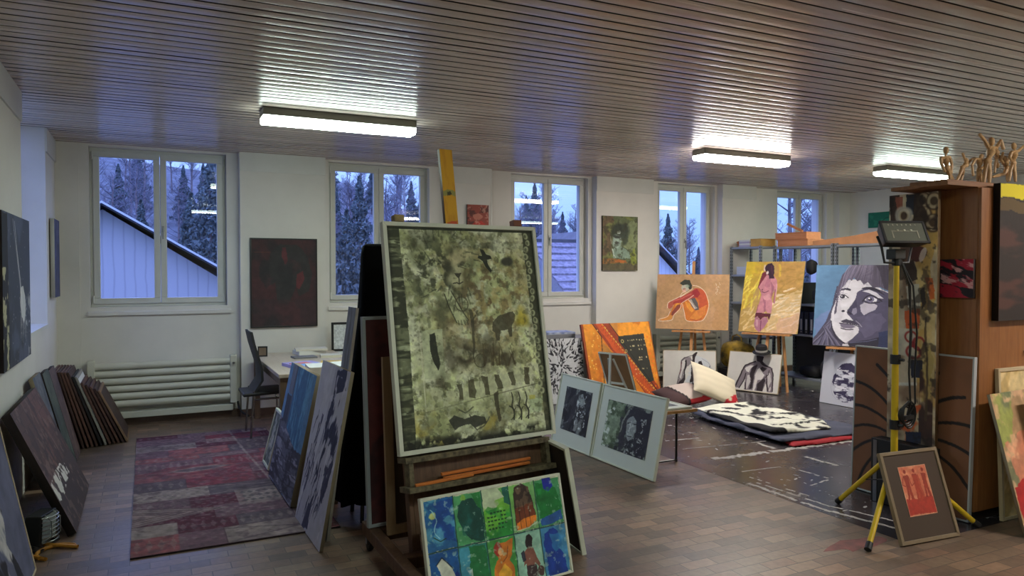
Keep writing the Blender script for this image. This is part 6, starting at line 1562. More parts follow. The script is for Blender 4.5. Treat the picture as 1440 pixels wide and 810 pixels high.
picture('torso_painting', 'black and white back torso canvas on the floor under the pink nude', 'painting', (7.33, 7.49, 0.004), -69, 15, 0.745, 0.535, art_torso(71, True), t=0.015, frame=PALE_F, fw=0.008, proud=0.003)
picture('head_drawing', 'white sheet with a violet ink head standing under the monochrome face', 'drawing', (7.56, 6.27, 0.004), -88, 8, 0.55, 0.64, art_head(), t=0.012, edge=WHITEEDGE)

# ------------------------------------------------------------------ steel shelving along the right
def post(b, x, y, z1, m=0):
    """slotted angle upright"""
    b.box(x, y, 0, x + 0.035, y + 0.003, z1, m).box(x, y, 0, x + 0.003, y + 0.035, z1, m)
    for k in range(int(z1 / 0.05)): b.box(x + 0.012, y - 0.0012, 0.03 + k * 0.05, x + 0.022, y + 0.0005, 0.05 + k * 0.05, 1); b.box(x - 0.0012, y + 0.012, 0.03 + k * 0.05, x + 0.0005, y + 0.022, 0.05 + k * 0.05, 1)
def shelving(lab, x, y0, y1, zs, top=2.02, dp=0.42, back=0):
    r = thing('steel_shelf', lab, 'shelf', (x, y0, 0), group=None)
    for (px_, py_) in ((0, 0), (dp, 0), (0, y1 - y0 - 0.036), (dp, y1 - y0 - 0.036)):
        b = MB(); post(b, px_, py_, top); b.build('upright', [silver, darkm], r)
    for z in zs:
        if back and z == zs[0]: MB().box(dp + 0.034, 0.004, 0.12, dp + 0.04, y1 - y0 - 0.004, back).build('shaded_back_panel', M('shelf_back_shade_grey', (84, 82, 86), 0.7), r)  # dark back, added; its grey also carries the shadow inside the lower compartments
        b = MB(); b.box(0.004, 0.004, z - 0.03, dp + 0.03, y1 - y0 - 0.004, z); b.build('shelf_board', silver, r, bev=0.003)
    return r
shelving('narrow grey steel shelf unit in the back corner behind the pink nude', 8.10, 8.10, 8.74, (0.14, 0.66, 1.17, 1.59, 2.01), dp=0.4)
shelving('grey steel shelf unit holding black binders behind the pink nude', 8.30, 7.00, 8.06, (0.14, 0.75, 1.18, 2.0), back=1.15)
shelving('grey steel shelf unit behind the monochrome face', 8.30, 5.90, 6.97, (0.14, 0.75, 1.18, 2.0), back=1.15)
sheet('small white box on the upper shelf of the narrow steel unit', 8.22, 8.50, 1.591, 0.2, 0.22, 0.12, 0, M('box_white', (190, 196, 206), 0.6), 'box', 'carton')
b = MB(); b.ell((8.28, 8.42, 1.195), (0.12, 0.16, 0.05), 0, None, 14, 8); tag(b.build('folded_cloth', blackplastic, smooth=True), 'dark folded cloth lying on the narrow steel shelf', 'cloth')
# things on top
box_or = wood('crate_pine', (206, 140, 96), (188, 120, 78), 0.6, 'Y')
def crate(lab, x0, x1, y0, y1, z0, z1, m, cat='box', name='wooden_box', rot=0):
    r = thing(name, lab, cat, ((x0 + x1) / 2, (y0 + y1) / 2, z0), (0, 0, radians(rot)))
    w_, d_, h_ = (x1 - x0) / 2, (y1 - y0) / 2, z1 - z0
    MB().box(-w_, -d_, 0, w_, d_, h_ - 0.016).build('body', m, r, bev=0.003)
    MB().box(-w_ - 0.004, -d_ - 0.004, h_ - 0.0155, w_ + 0.004, d_ + 0.004, h_).build('lid', m, r, bev=0.003)
    return r
crate('lower long pine box on top of the steel shelves', 8.31, 8.62, 7.43, 7.98, 2.002, 2.10, box_or)
crate('upper long pine box stacked on the lower one on top of the shelves', 8.31, 8.60, 7.46, 8.02, 2.102, 2.20, box_or, rot=1)
crate('yellow carton on top of the narrow steel shelf', 8.14, 8.42, 8.13, 8.34, 2.012, 2.125, M('carton_yellow', (200, 156, 80), 0.7, var=0.1))
for k in range(4):
    s_ = sheet(['bottom sheet of the pale board stack on the narrow shelf top', 'second pale board in the stack on the narrow shelf top', 'third pale board in the stack on the narrow shelf top', 'topmost pale board in the stack on the narrow shelf top'][k], 8.28, 8.465, 2.012 + k * 0.026, 0.30, 0.22, 0.025, 3 * (k % 2) - 2, paperw if k % 2 else M('board_lilac', (176, 170, 190), 0.7), 'board', 'art_board')
twg = M('driftwood', (168, 104, 66), 0.7, var=0.3)
for k in range(5):
    b = MB(); y = 8.62 + 0.02 * k; b.tube([(8.14 + 0.01 * k, y - 0.03, 2.03 + 0.014 * k), (8.26, y + 0.01 * (k % 2), 2.035 + 0.016 * k), (8.40, y - 0.02 * (k % 3), 2.03 + 0.014 * k)], 0.010, 7)
    tag(b.build('wooden_peg', twg, smooth='auto'), 'short reddish wooden rod in the bundle at the left end of the shelf top', 'rod', 'rods bundled on the shelf top')
b = MB(); b.bar((8.40, 7.60, 2.21), (8.36, 7.84, 2.33), 0.03, 0.03); tag(b.build('wooden_offcut', box_or), 'pale wooden offcut propped on the stacked pine boxes', 'offcut')
r = thing('cardboard_roll_box', 'long low orange cardboard box rising towards the right on the shelf top', 'box', (8.34, 5.95, 2.002))
b = MB(); b.prism([(0, 0, 0), (0, 1.42, 0), (0, 1.42, 0.06), (0, 0.75, 0.11), (0, 0.28, 0.17), (0, 0.0, 0.17)], (0.32, 0, 0)); b.build('body', M('cardboard_orange', (206, 146, 100), 0.75, var=0.12, scale=5), r, bev=0.003)
MB().bar((0.05, 0.36, 0.185), (0.05, -0.10, 0.185), 0.06, 0.02).build('white_batten', paperw, r)
# binders and dark bags
bind = [M('binder_black', (26, 26, 32), 0.5), M('binder_navy', (30, 34, 62), 0.5)]
def binder(lab, x, y, z, h, m, lean=0):
    r = thing('binder', lab, 'binder', (x, y, z), (radians(lean), 0, 0), 'binders on the steel shelf')
    MB().box(0, 0, 0.002, 0.28, 0.075, h).build('cover', m, r, bev=0.004)
    MB().box(-0.0015, 0.022, 0.06, 0.0, 0.053, h - 0.10).build('spine_label', M('spine_label_white', (170, 172, 176), 0.7), r)
    MB().cyl((-0.001, 0.0375, 0.035), (0.001, 0.0375, 0.035), 0.012, 10).build('finger_hole', steel, r)
    return r
ords = ['leftmost', 'second', 'third', 'fourth', 'fifth', 'sixth']
for k in range(3): binder('black binder, %s from the left on the upper shelf beside the pink nude' % ['leftmost', 'second', 'third'][k], 8.33, 7.70 - 0.085 * k, 1.181, 0.30, bind[0])
for k in range(6): binder('dark binder, %s from the left on the lower shelf beside the pink nude' % ords[k], 8.33, 7.78 - 0.09 * k, 0.751, 0.315, bind[k % 2])
def bag(name, lab, c, r3, m, seed, handle=True, cat='bag', e=0.7):
    r = thing(name, lab, cat, c); rr = random.Random(seed)
    b = MB(); nu, nv = 18, 10
    for i in range(nv + 1):
        ph = pi * i / nv
        for j in range(nu):
            t = 2 * pi * j / nu; f = 1 + 0.10 * sin(3 * t + seed) * sin(ph) + 0.05 * sin(7 * t + 2 * ph)
            b.v.append((r3[0] * f * math.copysign(abs(cos(t)) ** e, cos(t)) * sin(ph) ** e, r3[1] * f * math.copysign(abs(sin(t)) ** e, sin(t)) * sin(ph) ** e, r3[2] * (1 + math.copysign(abs(cos(ph)) ** 0.6, cos(ph)) * (1 + 0.08 * sin(2 * t)))))
    for i in range(nv):
        for j in range(nu): b.f.append((i * nu + j, (i + 1) * nu + j, (i + 1) * nu + (j + 1) % nu, i * nu + (j + 1) % nu)); b.m.append(0)
    b.build('body', m, r, smooth=True)
    if handle:
        z = r3[2] * 1.9; b = MB(); b.tube([(0, -r3[1] * .5, z), (0, -r3[1] * .4, z + 0.09), (0, 0, z + 0.12), (0, r3[1] * .4, z + 0.09), (0, r3[1] * .5, z)], 0.010, 7); b.build('handle', m, r, smooth='auto')
    return r
darkcloth = M('bag_black', (30, 29, 32), 0.7, var=0.3, scale=6)
bag('shoulder_bag', 'black bag lying on the upper shelf behind the edge of the pink nude', (8.50, 7.18, 1.18), (0.16, 0.24, 0.13), darkcloth, 1)
bag('rucksack', 'dark bag on the bottom shelf to the right of the pink nude easel', (8.48, 7.46, 0.14), (0.15, 0.17, 0.085), darkcloth, 2, False)
bag('holdall', 'dark holdall on the bottom shelf left of the monochrome face easel', (8.48, 7.14, 0.14), (0.16, 0.12, 0.15), M('bag_grey', (56, 54, 58), 0.7, var=0.3), 3, False)
bag('hanging_bag', 'black bag hooked on the shelf upright beside the top of the pink nude', (8.24, 7.30, 1.60), (0.05, 0.08, 0.10), darkcloth, 4, False)
bag('tool_bag', 'yellow bag standing on the floor between the two nude paintings', (7.86, 8.32, 0.2), (0.17, 0.21, 0.20), M('bag_yellow', (206, 164, 40), 0.6, var=0.25, scale=5, c2=(60, 50, 30)), 5, True, 'bag', 0.42)
sheet('low dark crate under the yellow bag on the floor', 7.86, 8.32, 0.004, 0.36, 0.40, 0.19, 0, M('crate_dark', (44, 40, 42), 0.6), 'crate', 'storage_crate')
r = thing('hat', 'black brimmed hat hung on the easel leg behind the back torso canvas', 'hat', (7.42, 7.39, 0.548), (radians(8), radians(-10), 0))
b = MB(); b.lathe((0, 0, 0), [(0.116, 0.0), (0.119, 0.006), (0.09, 0.012), (0.078, 0.016), (0.075, 0.08), (0.062, 0.10), (0.03, 0.094)], 24); b.build('felt', M('felt_black', (22, 20, 22), 0.8), r, smooth='auto')
b = MB(); b.lathe((0, 0, 0), [(0.0795, 0.02), (0.0785, 0.045)], 24); b.build('band', M('felt_band', (176, 172, 168), 0.7), r, smooth='auto')

picture('wall_picture', 'small green painting on the right wall above the shelves', 'painting', (XR - 0.03, 8.12, 2.36), -90, 0, 0.56, 0.25, art_green(), t=0.025, edge=DARKEDGE)

# ------------------------------------------------------------------ pillows and bedding on the sheet
def cushion(b, w, d, h, nu=22, nv=22, sh=0.0):
    vs = []
    for s_ in (1, -1):
        for j in range(nv + 1):
            for i in range(nu + 1):
                u, v = 2 * i / nu - 1, 2 * j / nv - 1
                z = h / 2 * s_ * ((1 - abs(u) ** 3.0) * (1 - abs(v) ** 3.0)) ** 0.55 * (1 + 0.10 * sin(5 * u + 3 * v) * sh)
                k = 1 - 0.07 * (1 - abs(v) ** 2) * abs(u) ** 3; k2 = 1 - 0.07 * (1 - abs(u) ** 2) * abs(v) ** 3
                vs.append((w / 2 * u * k, d / 2 * v * k2, z))
    N_ = (nu + 1) * (nv + 1); fs = []
    for j in range(nv):
        for i in range(nu):
            q = j * (nu + 1) + i
            fs.append((q, q + 1, q + nu + 2, q + nu + 1)); fs.append((N_ + q, N_ + q + nu + 1, N_ + q + nu + 2, N_ + q + 1))
    return b.add(vs, fs)
def attr_paint(o, fn, mat):
    """colour a mesh point by point with fn(x, y, z) -> sRGB"""
    me = o.data; a = me.attributes.new('paint', 'FLOAT_COLOR', 'POINT')
    me.materials.clear(); me.materials.append(mat)
    c = np.ones((len(me.vertices), 4), np.float32)
    for i, v in enumerate(me.vertices): c[i, :3] = s2l(fn(*v.co))
    a.data.foreach_set('color', c.ravel())
fabric = art_mat('fabric', 0.9, 0.25)
p1_ = thing('pillow', 'cream pillow with a red corner propped on the other pillow', 'pillow', (6.10, 6.82, 0.275), (radians(40), radians(24), radians(-16)))
o = cushion(MB(), 0.64, 0.50, 0.15, 34, 34, 1).build('pillow_body', CANVAS_EDGE, p1_, smooth=True)
attr_paint(o, lambda x, y, z: (186, 30, 42) if (x - y > 0.32 and x > 0.10 and sin(x * 50) + sin(y * 60) < 1.2) else (208 - 3 * sin(y * 60), 196 - 3 * sin(y * 60), 172 - 3 * sin(y * 60)), fabric)
p2_ = thing('pillow', 'dusty rose pillow with dark brown end lying under the cream pillow', 'pillow', (5.70, 6.95, 0.165), (radians(16), radians(-8), radians(-6)))
o = cushion(MB(), 0.56, 0.46, 0.16, 40, 40, 1).build('pillow_body', CANVAS_EDGE, p2_, smooth=True)
attr_paint(o, lambda x, y, z: ((74, 50, 50) if x < -0.09 - 0.25 * y else (40, 30, 32) if x < -0.06 - 0.25 * y else (176, 40, 46) if y < -0.19 else (196, 180, 170)), fabric)
def slabcloth(name, lab, cat, poly, z0, th, mat, fn=None, res=0.03, wav=0.012, seed=1, group=None):
    """soft padded sheet over an outline, resting at z0"""
    xs = [p[0] for p in poly]; ys = [p[1] for p in poly]
    x0, x1, y0, y1 = min(xs), max(xs), min(ys), max(ys)
    def inside(x, y):
        c = False; j = len(poly) - 1
        for i in range(len(poly)):
            if (poly[i][1] > y) != (poly[j][1] > y) and x < (poly[j][0] - poly[i][0]) * (y - poly[i][1]) / (poly[j][1] - poly[i][1]) + poly[i][0]: c = not c
            j = i
        return c
    def edged(x, y):
        m = 9
        for i in range(len(poly)):
            a, c = poly[i], poly[(i + 1) % len(poly)]; L = (c[0] - a[0]) ** 2 + (c[1] - a[1]) ** 2
            t = max(0, min(1, ((x - a[0]) * (c[0] - a[0]) + (y - a[1]) * (c[1] - a[1])) / L)); m = min(m, hypot(x - a[0] - t * (c[0] - a[0]), y - a[1] - t * (c[1] - a[1])))
        return m
    nx, ny = int((x1 - x0) / res) + 1, int((y1 - y0) / res) + 1
    b = MB(); idx = {}
    def vid(i, j, top):
        k = (i, j, top)
        if k not in idx:
            x, y = x0 + i * res, y0 + j * res
            e = edged(x, y) if inside(x, y) else 0
            f = min(1, e / 0.06); f = sqrt(max(0, 1 - (1 - f) ** 2))
            z = z0 + th * (0.5 + 0.5 * f) + wav * f * (sin(x * 9 + seed) * cos(y * 7 + x * 3) + 0.6 * sin(y * 17 + x * 5 + seed)) if top else z0 + th * 0.5 * (1 - f) * 0.9
            idx[k] = len(b.v); b.v.append((x - x0, y - y0, max(z, z0 + 0.002) if top else z))
        return idx[k]
    cells = {(i, j) for i in range(nx) for j in range(ny) if inside(x0 + (i + .5) * res, y0 + (j + .5) * res)}
    for (i, j) in cells:
        b.f.append((vid(i, j, 1), vid(i + 1, j, 1), vid(i + 1, j + 1, 1), vid(i, j + 1, 1))); b.m.append(0)
        b.f.append((vid(i, j, 0), vid(i, j + 1, 0), vid(i + 1, j + 1, 0), vid(i + 1, j, 0))); b.m.append(0)
        for (di, dj, p, q_) in ((-1, 0, (0, 1), (0, 0)), (1, 0, (1, 0), (1, 1)), (0, -1, (0, 0), (1, 0)), (0, 1, (1, 1), (0, 1))):
            if (i + di, j + dj) not in cells:
                b.f.append((vid(i + p[0], j + p[1], 1), vid(i + p[0], j + p[1], 0), vid(i + q_[0], j + q_[1], 0), vid(i + q_[0], j + q_[1], 1))); b.m.append(0)
    o = b.build(name, mat, smooth=True); o.location = (x0, y0, 0)
    if fn: attr_paint(o, lambda x, y, z: fn(x + x0, y + y0), mat)
    return tag(o, lab, cat, group)
slabcloth('red_blanket', 'red blanket spread lowest under the grey mattress', 'blanket', [(5.38, 4.96), (5.75, 4.92), (6.3, 4.92), (6.7, 4.95), (6.6, 5.6), (5.6, 5.5)], 0.003, 0.026, M('blanket_red', (166, 34, 44), 0.9, var=0.2, scale=8), wav=0.008)
slabcloth('floor_mattress', 'thin grey blue mattress on the black sheet under the patterned throw', 'mattress', [(5.34, 5.06), (5.8, 5.0), (6.4, 4.98), (6.62, 5.02), (6.44, 5.9), (6.41, 6.62), (5.55, 6.65), (5.44, 6.2)], 0.024, 0.042, M('mattress_blue_grey', (72, 74, 92), 0.9, var=0.2, scale=6), wav=0.013, seed=3)
_tn = Art(1.1, 1.5, 120, (214, 212, 196), 80)
D_ = (28, 26, 30)
_tn.N(D_, 4, .62, .65, 1, 1); _tn.S(D_, [(.05, .1), (.3, .35), (.6, .5), (.95, .62)], .05, 1, .08, True); _tn.E(D_, .35, .18, .12, .05, .4, 1, .1); _tn.E(D_, .25, .45, .07, .05, 0, 1, .1); _tn.P(D_, [(.4, .62), (.55, .6), (.7, .8), (.5, .75)], 1, .1); _tn.S(D_, [(.15, .75), (.4, .85), (.9, .78)], .03, 1, .1)
_tn.N((224, 222, 206), 7, .58, .6, 1, 3)
def throwcol(x, y):
    u = (x - 5.45) / 1.0; v = 1 - (y - 5.14) / 1.42
    if x < 5.5 + 0.10 * (6.6 - y) * 0.5: return D_
    i = int(max(0, min(_tn.ny - 1, v * _tn.ny))); j = int(max(0, min(_tn.nx - 1, u * _tn.nx)))
    return _tn.c[i, j]
slabcloth('patterned_throw', 'black and white patterned throw spread on the grey mattress', 'throw', [(5.42, 5.26), (5.72, 5.15), (6.10, 5.15), (6.34, 5.45), (6.37, 6.1), (6.37, 6.58), (5.6, 6.56), (5.46, 6.0)], 0.068, 0.034, fabric, throwcol, 0.016, 0.013, 5)
# ------------------------------------------------------------------ tall cabinet at the right with what hangs and leans on it
CX, CY, CHT = 4.856, 2.942, 2.195
cabm = wood('cabinet_veneer', (150, 98, 54), (130, 80, 42), 0.45)
r = thing('tall_cabinet', 'tall brown wooden cabinet at the right edge, mannequins on top', 'cabinet', (CX, CY, 0))
b = MB(); b.box(0, 0.02, 0.06, 1.1, 0.60, CHT); b.build('body', cabm, r, bev=0.003)
MB().box(0.02, 0.03, 0, 1.08, 0.58, 0.06).build('plinth', M('plinth_dark', (40, 28, 22), 0.7), r)
for k in (0, 1):
    o = MB().box(0.004 + k * 0.549, 0.0, 0.07, 0.547 + k * 0.549, 0.02, CHT - 0.004).build('door', cabm, r, bev=0.002)
    MB().cyl((0.50 + k * 0.10, 0.0, 1.1), (0.50 + k * 0.10, -0.025, 1.1), 0.012, 10).build('knob', steel, o, smooth='auto')
plk = wood('plank_brown', (146, 98, 60), (120, 78, 46), 0.6, 'X')
tops = []
for k, (x0, y0, w_, d_, z, lab) in enumerate(((-0.30, 0.03, 1.2, 0.20, 0.001, 'lowest front plank on top of the tall cabinet, sticking out to the left'),
                                             (-0.24, 0.25, 1.2, 0.22, 0.001, 'rear plank on top of the tall cabinet, sticking out to the left'),
                                             (-0.20, 0.10, 1.2, 0.26, 0.026, 'upper plank on top of the tall cabinet carrying the mannequins'))):
    o = MB().box(0, 0, 0, w_, d_, 0.024).build('plank', plk, bev=0.002); o.location = (CX + x0, CY + y0, CHT + z)
    o.rotation_euler = (0, 0, radians((-0.3, 1.0, 0.5)[k]))
    tag(o, lab, 'plank', 'planks on the cabinet')
PZ = CHT + 0.0505

# wooden artist's mannequins: joints read at their place on the planks
mw = wood('mannequin_wood', (196, 160, 112), (168, 130, 84), 0.45)
def mannequin(lab, J, Y=3.18, s=1.0):
    """J: joint -> (crop x, crop y[, depth offset]); jointed wooden doll"""
    def P_(k):
        q = J[k]; p = at(1290 + q[0] / 7.367, 170 + q[1] / 7.367, Y + (q[2] if len(q) > 2 else 0)); p.z = max(p.z, PZ + 0.008)
        return p
    foot = P_('footL'); pel = P_('pelvis')
    r = thing('wooden_mannequin', lab, 'mannequin', (pel.x, pel.y, PZ), group='wooden mannequins on the cabinet')
    off = V3((pel.x, pel.y, PZ))
    def L(k): return P_(k) - off
    def limb(nm, ks, rs):
        pts = [L(k) for k in ks]; b = MB(); 
        for i in range(len(pts) - 1):
            a, c = pts[i], pts[i + 1]; m_ = a.lerp(c, 0.45)
            b.tube([a, m_, c], [rs[i] * s, rs[i] * 1.15 * s, rs[i + 1] * s], 8)
            b.ell(tuple(c), (rs[i + 1] * 1.1 * s,) * 3, 0, None, 8, 6)
        b.build(nm, mw, r, smooth='auto')
    sh = (L('shL') + L('shR')) / 2
    h = L('head'); d = (h - sh).normalized(); R = d.to_track_quat('Z', 'Y').to_matrix()
    b = MB(); b.ell(tuple(h), (0.017 * s, 0.019 * s, 0.026 * s), 0, R); b.tube([sh, h], 0.006 * s, 7); b.build('head', mw, r, smooth=True)
    b = MB(); pv = L('pelvis'); ch = sh.lerp(pv, 0.3)
    b.tube([L('shL'), L('shR')], 0.011 * s, 8); b.tube([sh, ch, sh.lerp(pv, 0.62)], [0.016 * s, 0.024 * s, 0.014 * s], 10); b.build('torso', mw, r, smooth='auto')
    b = MB(); b.ell(tuple(pv), (0.024 * s, 0.019 * s, 0.022 * s)); b.tube([sh.lerp(pv, 0.6), pv], [0.012 * s, 0.016 * s], 8); b.build('pelvis', mw, r, smooth=True)
    for sd in 'LR':
        if 'hand' + sd in J: limb('arm', ['sh' + sd, 'elb' + sd, 'hand' + sd], [0.0095, 0.0085, 0.009])
        if 'foot' + sd in J: limb('leg', ['pelvis', 'knee' + sd, 'foot' + sd], [0.014, 0.011, 0.009])
    return r
mannequin('leftmost wooden mannequin on the cabinet, standing with arms hanging down', dict(head=(298, 305), shL=(245, 385), shR=(335, 378), elbL=(250, 450), handL=(283, 520, -.02), elbR=(358, 450), handR=(352, 535), pelvis=(310, 490), kneeL=(335, 560), footL=(340, 628), kneeR=(345, 565, .03), footR=(372, 632, .03)))
mannequin('wooden mannequin second from the left, leaning with one arm raised', dict(head=(508, 410), shL=(510, 445), shR=(525, 440, .03), elbL=(492, 395), handL=(470, 340), elbR=(560, 400, .04), handR=(600, 388, .06), pelvis=(470, 485), kneeL=(440, 560), footL=(408, 622), kneeR=(470, 560, .03), footR=(448, 630, .03)), s=.85)
mannequin('small hunched wooden mannequin third from the left on the cabinet', dict(head=(662, 372), shL=(602, 392), shR=(690, 410), elbL=(568, 460), handL=(578, 560), elbR=(700, 460, -.02), handR=(660, 500, -.03), pelvis=(640, 515), kneeL=(625, 565), footL=(628, 628), kneeR=(655, 570, .02), footR=(662, 628, .02)), s=.9)
mannequin('tallest wooden mannequin on the cabinet, arms thrown up, leaning backwards', dict(head=(768, 215, .01), shL=(735, 275), shR=(815, 285), elbL=(700, 205), handL=(650, 145), elbR=(868, 205, -.02), handR=(890, 285, -.03), pelvis=(730, 420), kneeL=(705, 520), footL=(690, 630), kneeR=(750, 520, -.02), footR=(745, 630, -.02)), Y=3.14, s=1.25)
mannequin('wooden mannequin hanging head down from the tallest one on the cabinet', dict(head=(830, 460), shL=(822, 395), shR=(838, 390, .03), elbL=(806, 455), handL=(802, 530), elbR=(830, 300, .03), handR=(800, 290, .03), pelvis=(825, 330), kneeL=(800, 310, .05), footL=(770, 300, .05)), Y=3.20, s=.9)
mannequin('wooden mannequin kneeling in front of the rightmost one on the cabinet', dict(head=(905, 395), shL=(888, 440), shR=(935, 430), elbL=(865, 400), handL=(888, 335), elbR=(950, 380), handR=(968, 330), pelvis=(930, 490), kneeL=(900, 550), footL=(785, 580), kneeR=(930, 560, .02), footR=(935, 620, .02)), s=.95)
mannequin('rightmost wooden mannequin on the cabinet, standing with one arm raised high', dict(head=(1000, 262), shL=(975, 325), shR=(1045, 315), elbL=(960, 380), handL=(985, 430, -.02), elbR=(1070, 290), handR=(1105, 262), pelvis=(995, 440), kneeL=(965, 520), footL=(952, 615), kneeR=(1010, 530, -.02), footR=(1015, 620, -.02)), Y=3.12)

picture('wall_picture', 'tall dark painting with yellow top band hung on the cabinet front', 'painting', (5.31, CY - 0.047, 1.32), 0, 0, 0.66, 0.90, art_dark_landscape(), t=0.045, edge=M('edge_black', (20, 18, 18), 0.6))
picture('wall_picture', 'small red and black square painting hung on the cabinet side', 'painting', (CX - 0.028, 3.12, 1.47), -90, 0, 0.30, 0.255, art_redblack(), t=0.026, edge=DARKEDGE)
picture('framed_painting', 'wide brown painting with black arcs leaning on the cabinet side', 'painting', (CX - 0.075, 3.40, 0.004), -90, 2.2, 0.90, 1.08, art_arcs(), t=0.02, frame=M('frame_silver_white', (176, 178, 180), 0.4), fw=0.012, proud=0.003)
picture('collage', 'tall narrow collage panel of torn paper standing against the cabinet side', 'painting', (CX - 0.118, 3.335, 0.46), -90, 0, 0.36, 1.72, art_collage(), t=0.03, edge=M('edge_tan_worn', (140, 116, 84), 0.8, var=0.3))
r = thing('pedestal', 'dark low box under the tall collage panel', 'box', (CX - 0.10, 3.35, 0.005))
b = MB(); b.box(-0.11, -0.22, 0, 0.002, 0.22, 0.452); b.build('body', M('pedestal_black', (26, 24, 26), 0.6), r, bev=0.004)
MB().box(-0.114, 0.17, 0.0, -0.111, 0.2, 0.44).build('edge_strip', steel, r)

# framed red print on the floor
picture('framed_print', 'red figure print in a grey frame leaning at the tripod foot', 'framed print', (4.262, 2.845, 0), -5, 19, 0.485, 0.545, art_redprint(), t=0.014, frame=GREY_F, fw=0.022, mount=(M('mount_brown', (70, 54, 42), 0.7), 0.10, 0.11, 0.13, 0.075))

# paintings leaning at the right edge
picture('leaning_canvas', 'green and red abstract canvas leaning on the cabinet front at the right edge', 'painting', (5.10, 2.64, 0.002), 3, 15, 0.52, 0.88, art_garden(), t=0.02, edge=TANEDGE)
picture('leaning_canvas', 'yellow green canvas leaning over the red abstract at the right edge', 'painting', (5.33, 2.56, 0.002), 3, 15, 0.40, 0.86, art_greycanvas(52, (170, 164, 60), (190, 180, 84), (140, 120, 50)), t=0.02, edge=TANEDGE)
picture('leaning_canvas', 'pale framed picture behind the green and red canvas at the right edge', 'painting', (5.32, 2.868, 0.002), 0, 2.6, 0.60, 1.0, art_greycanvas(53, (206, 178, 120), (214, 190, 140), (186, 156, 100)), t=0.014, frame=PALE_F, fw=0.022)

# ------------------------------------------------------------------ yellow work light on its tripod
yl = M('yellow_enamel', (206, 172, 30), 0.4, var=0.08, scale=6)
r = thing('work_light', 'yellow tripod work light with black floodlight head in front of the collage', 'work light', (4.300, 3.135, 0))
MB().tube([(0, 0, 0.42), (0, 0, 1.10)], 0.021, 14).build('pole', yl, r, smooth='auto')
MB().tube([(0, 0, 1.08), (0, 0, 1.69)], 0.017, 14).build('pole', yl, r, smooth='auto')
for z in (0.66, 1.08, 0.44):
    b = MB(); b.tube([(0, 0, z - 0.03), (0, 0, z + 0.03)], 0.031, 14); b.tube([(0, -0.03, z), (0.0, -0.06, z)], 0.010, 8); b.build('collar', blackplastic, r, smooth='auto')
for (fx, fy) in ((4.366, 3.611), (3.780, 2.915), (4.751, 2.874)):
    d = V3((fx - 4.300, fy - 3.135, 0)); L = d.length; u = d / L
    o = MB().tube([u * 0.02 + V3((0, 0, 0.46)), d + V3((0, 0, 0.022))], 0.0165, 12).build('leg', yl, r, smooth='auto')
    MB().tube([d * 0.95 + V3((0, 0, 0.042)), d * 1.02 + V3((0, 0, 0.014))], 0.021, 12).build('foot_cap', blackplastic, o, smooth='auto')
    MB().bar(V3((0, 0, 0.30)), d * 0.5 + V3((0, 0, 0.24)), 0.014, 0.006).build('brace', blackmetal, r)
MB().tube([(0, 0, 0.28), (0, 0, 0.46)], 0.014, 10).build('pole', blackmetal, r, smooth='auto')
hd = MB()
RH = Matrix.Translation((0.0, -0.02, 1.865)) @ Matrix.Rotation(radians(-20), 4, 'Z') @ Matrix.Rotation(radians(-28), 4, 'X')
def hp(b, *a, **k): return b.box(*a, T=RH, **k)
# floodlight: glass faces the viewer and downwards
b = MB(); vs = []
for (y, w_, h_) in ((-0.05, 0.148, 0.078), (0.03, 0.120, 0.060), (0.075, 0.07, 0.035)):
    for (sx_, sz_) in ((-1, -1), (1, -1), (1, 1), (-1, 1)): vs.append(RH @ V3((sx_ * w_, y, sz_ * h_)))
b.add(vs, [(0, 3, 2, 1)] + [(k * 4 + i, k * 4 + (i + 1) % 4, k * 4 + 4 + (i + 1) % 4, k * 4 + 4 + i) for k in (0, 1) for i in range(4)] + [(8, 9, 10, 11)])
b.build('lamp_housing', blackmetal, r, bev=0.004)
b = MB()
for (a, c, e, f) in ((-0.150, -0.080, 0.150, -0.066), (-0.150, 0.066, 0.150, 0.080), (-0.150, -0.08, -0.136, 0.08), (0.136, -0.08, 0.150, 0.08)): hp(b, a, -0.060, c, e, -0.048, f)
b.build('bezel', blackplastic, r)
def floodglass():
    m, nt, p = new_mat('floodlight_glass'); setin(p, Roughness=0.15); p.inputs['Base Color'].default_value = rgb(118, 122, 112); return m
b = MB(); hp(b, -0.136, -0.056, -0.066, 0.136, -0.051, 0.066); b.build('lamp_glass', floodglass(), r)
b = MB()
for k in range(7): hp(b, -0.10 + k * 0.03, -0.0575, 0.046, -0.092 + k * 0.03, -0.0565, 0.058)
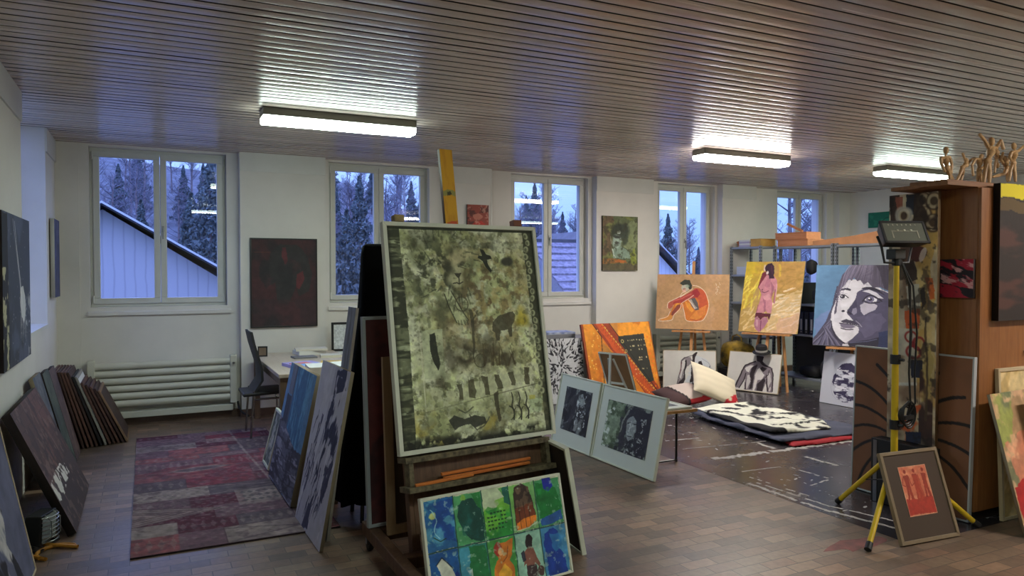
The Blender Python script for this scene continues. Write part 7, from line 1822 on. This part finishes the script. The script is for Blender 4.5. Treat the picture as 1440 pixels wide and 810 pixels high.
for sx_ in (-1, 1): hp(b, sx_ * 0.085 - 0.004, -0.0575, -0.045, sx_ * 0.085 + 0.004, -0.0565, 0.012)
hp(b, -0.085, -0.0575, 0.004, 0.085, -0.0565, 0.010)
for k in range(3): b.ell(tuple(RH @ V3((-0.045 + k * 0.045, -0.0575, 0.012))), (0.012, 0.004, 0.006))
b.build('reflector_glints', M('reflector_bright', (190, 192, 176), 0.3, metal=0.6), r)
b = MB(); b.tube([RH @ V3((-0.152, 0, 0)), V3((-0.145, 0.0, 1.80)), V3((-0.115, 0.0, 1.70)), V3((0, 0, 1.695)), V3((0.115, 0, 1.70)), V3((0.145, 0.0, 1.80)), RH @ V3((0.152, 0, 0))], 0.008, 8); b.build('yoke', blackmetal, r, smooth='auto')
b = MB(); b.box(-0.05, -0.03, 1.72, 0.05, 0.04, 1.785); b.tube([(0, 0, 1.68), (0, 0, 1.73)], 0.028, 12); b.build('junction_box', blackplastic, r, bev=0.006)
cabm_ = M('cable_black', (18, 18, 20), 0.5)
for k, (dx, dy) in enumerate(((0.045, -0.03), (0.075, -0.01), (0.10, -0.03))):
    MB().tube([(0.03, 0.0, 1.73), (0.03 + dx * .5, -0.03 + dy, 1.55), (dx + 0.01 * sin(k), -0.04 + dy, 1.25), (dx - 0.01, -0.04 + dy, 1.0), (0.02 + dx * 0.8, -0.04 + dy, 0.80), (0.05, -0.045, 0.70)], 0.006, 7).build('cable', cabm_, r, smooth='auto')
b = MB()
for k in range(4): b.tube([(0.03 + 0.06 * cos(t) + 0.006 * k, -0.05 - 0.006 * k, 0.73 + (0.05 + 0.012 * k) * sin(t)) for t in [2 * pi * q / 14 for q in range(14)]], 0.006, 7, closed=True)
b.box(0.0, -0.075, 0.70, 0.09, -0.05, 0.725); b.build('cable_coil', cabm_, r, smooth='auto')

# whatever stands on the black sheet rests on its upper face
for o in list(COL.objects):
    if o.parent is None and o.name.split('.')[0] in ('display_easel', 'work_light', 'pillow'):
        if o.location.x >= SX - 0.3 and o.location.z < 0.3 and o.name != 'folding_table':
            o.location.z += 0.0022
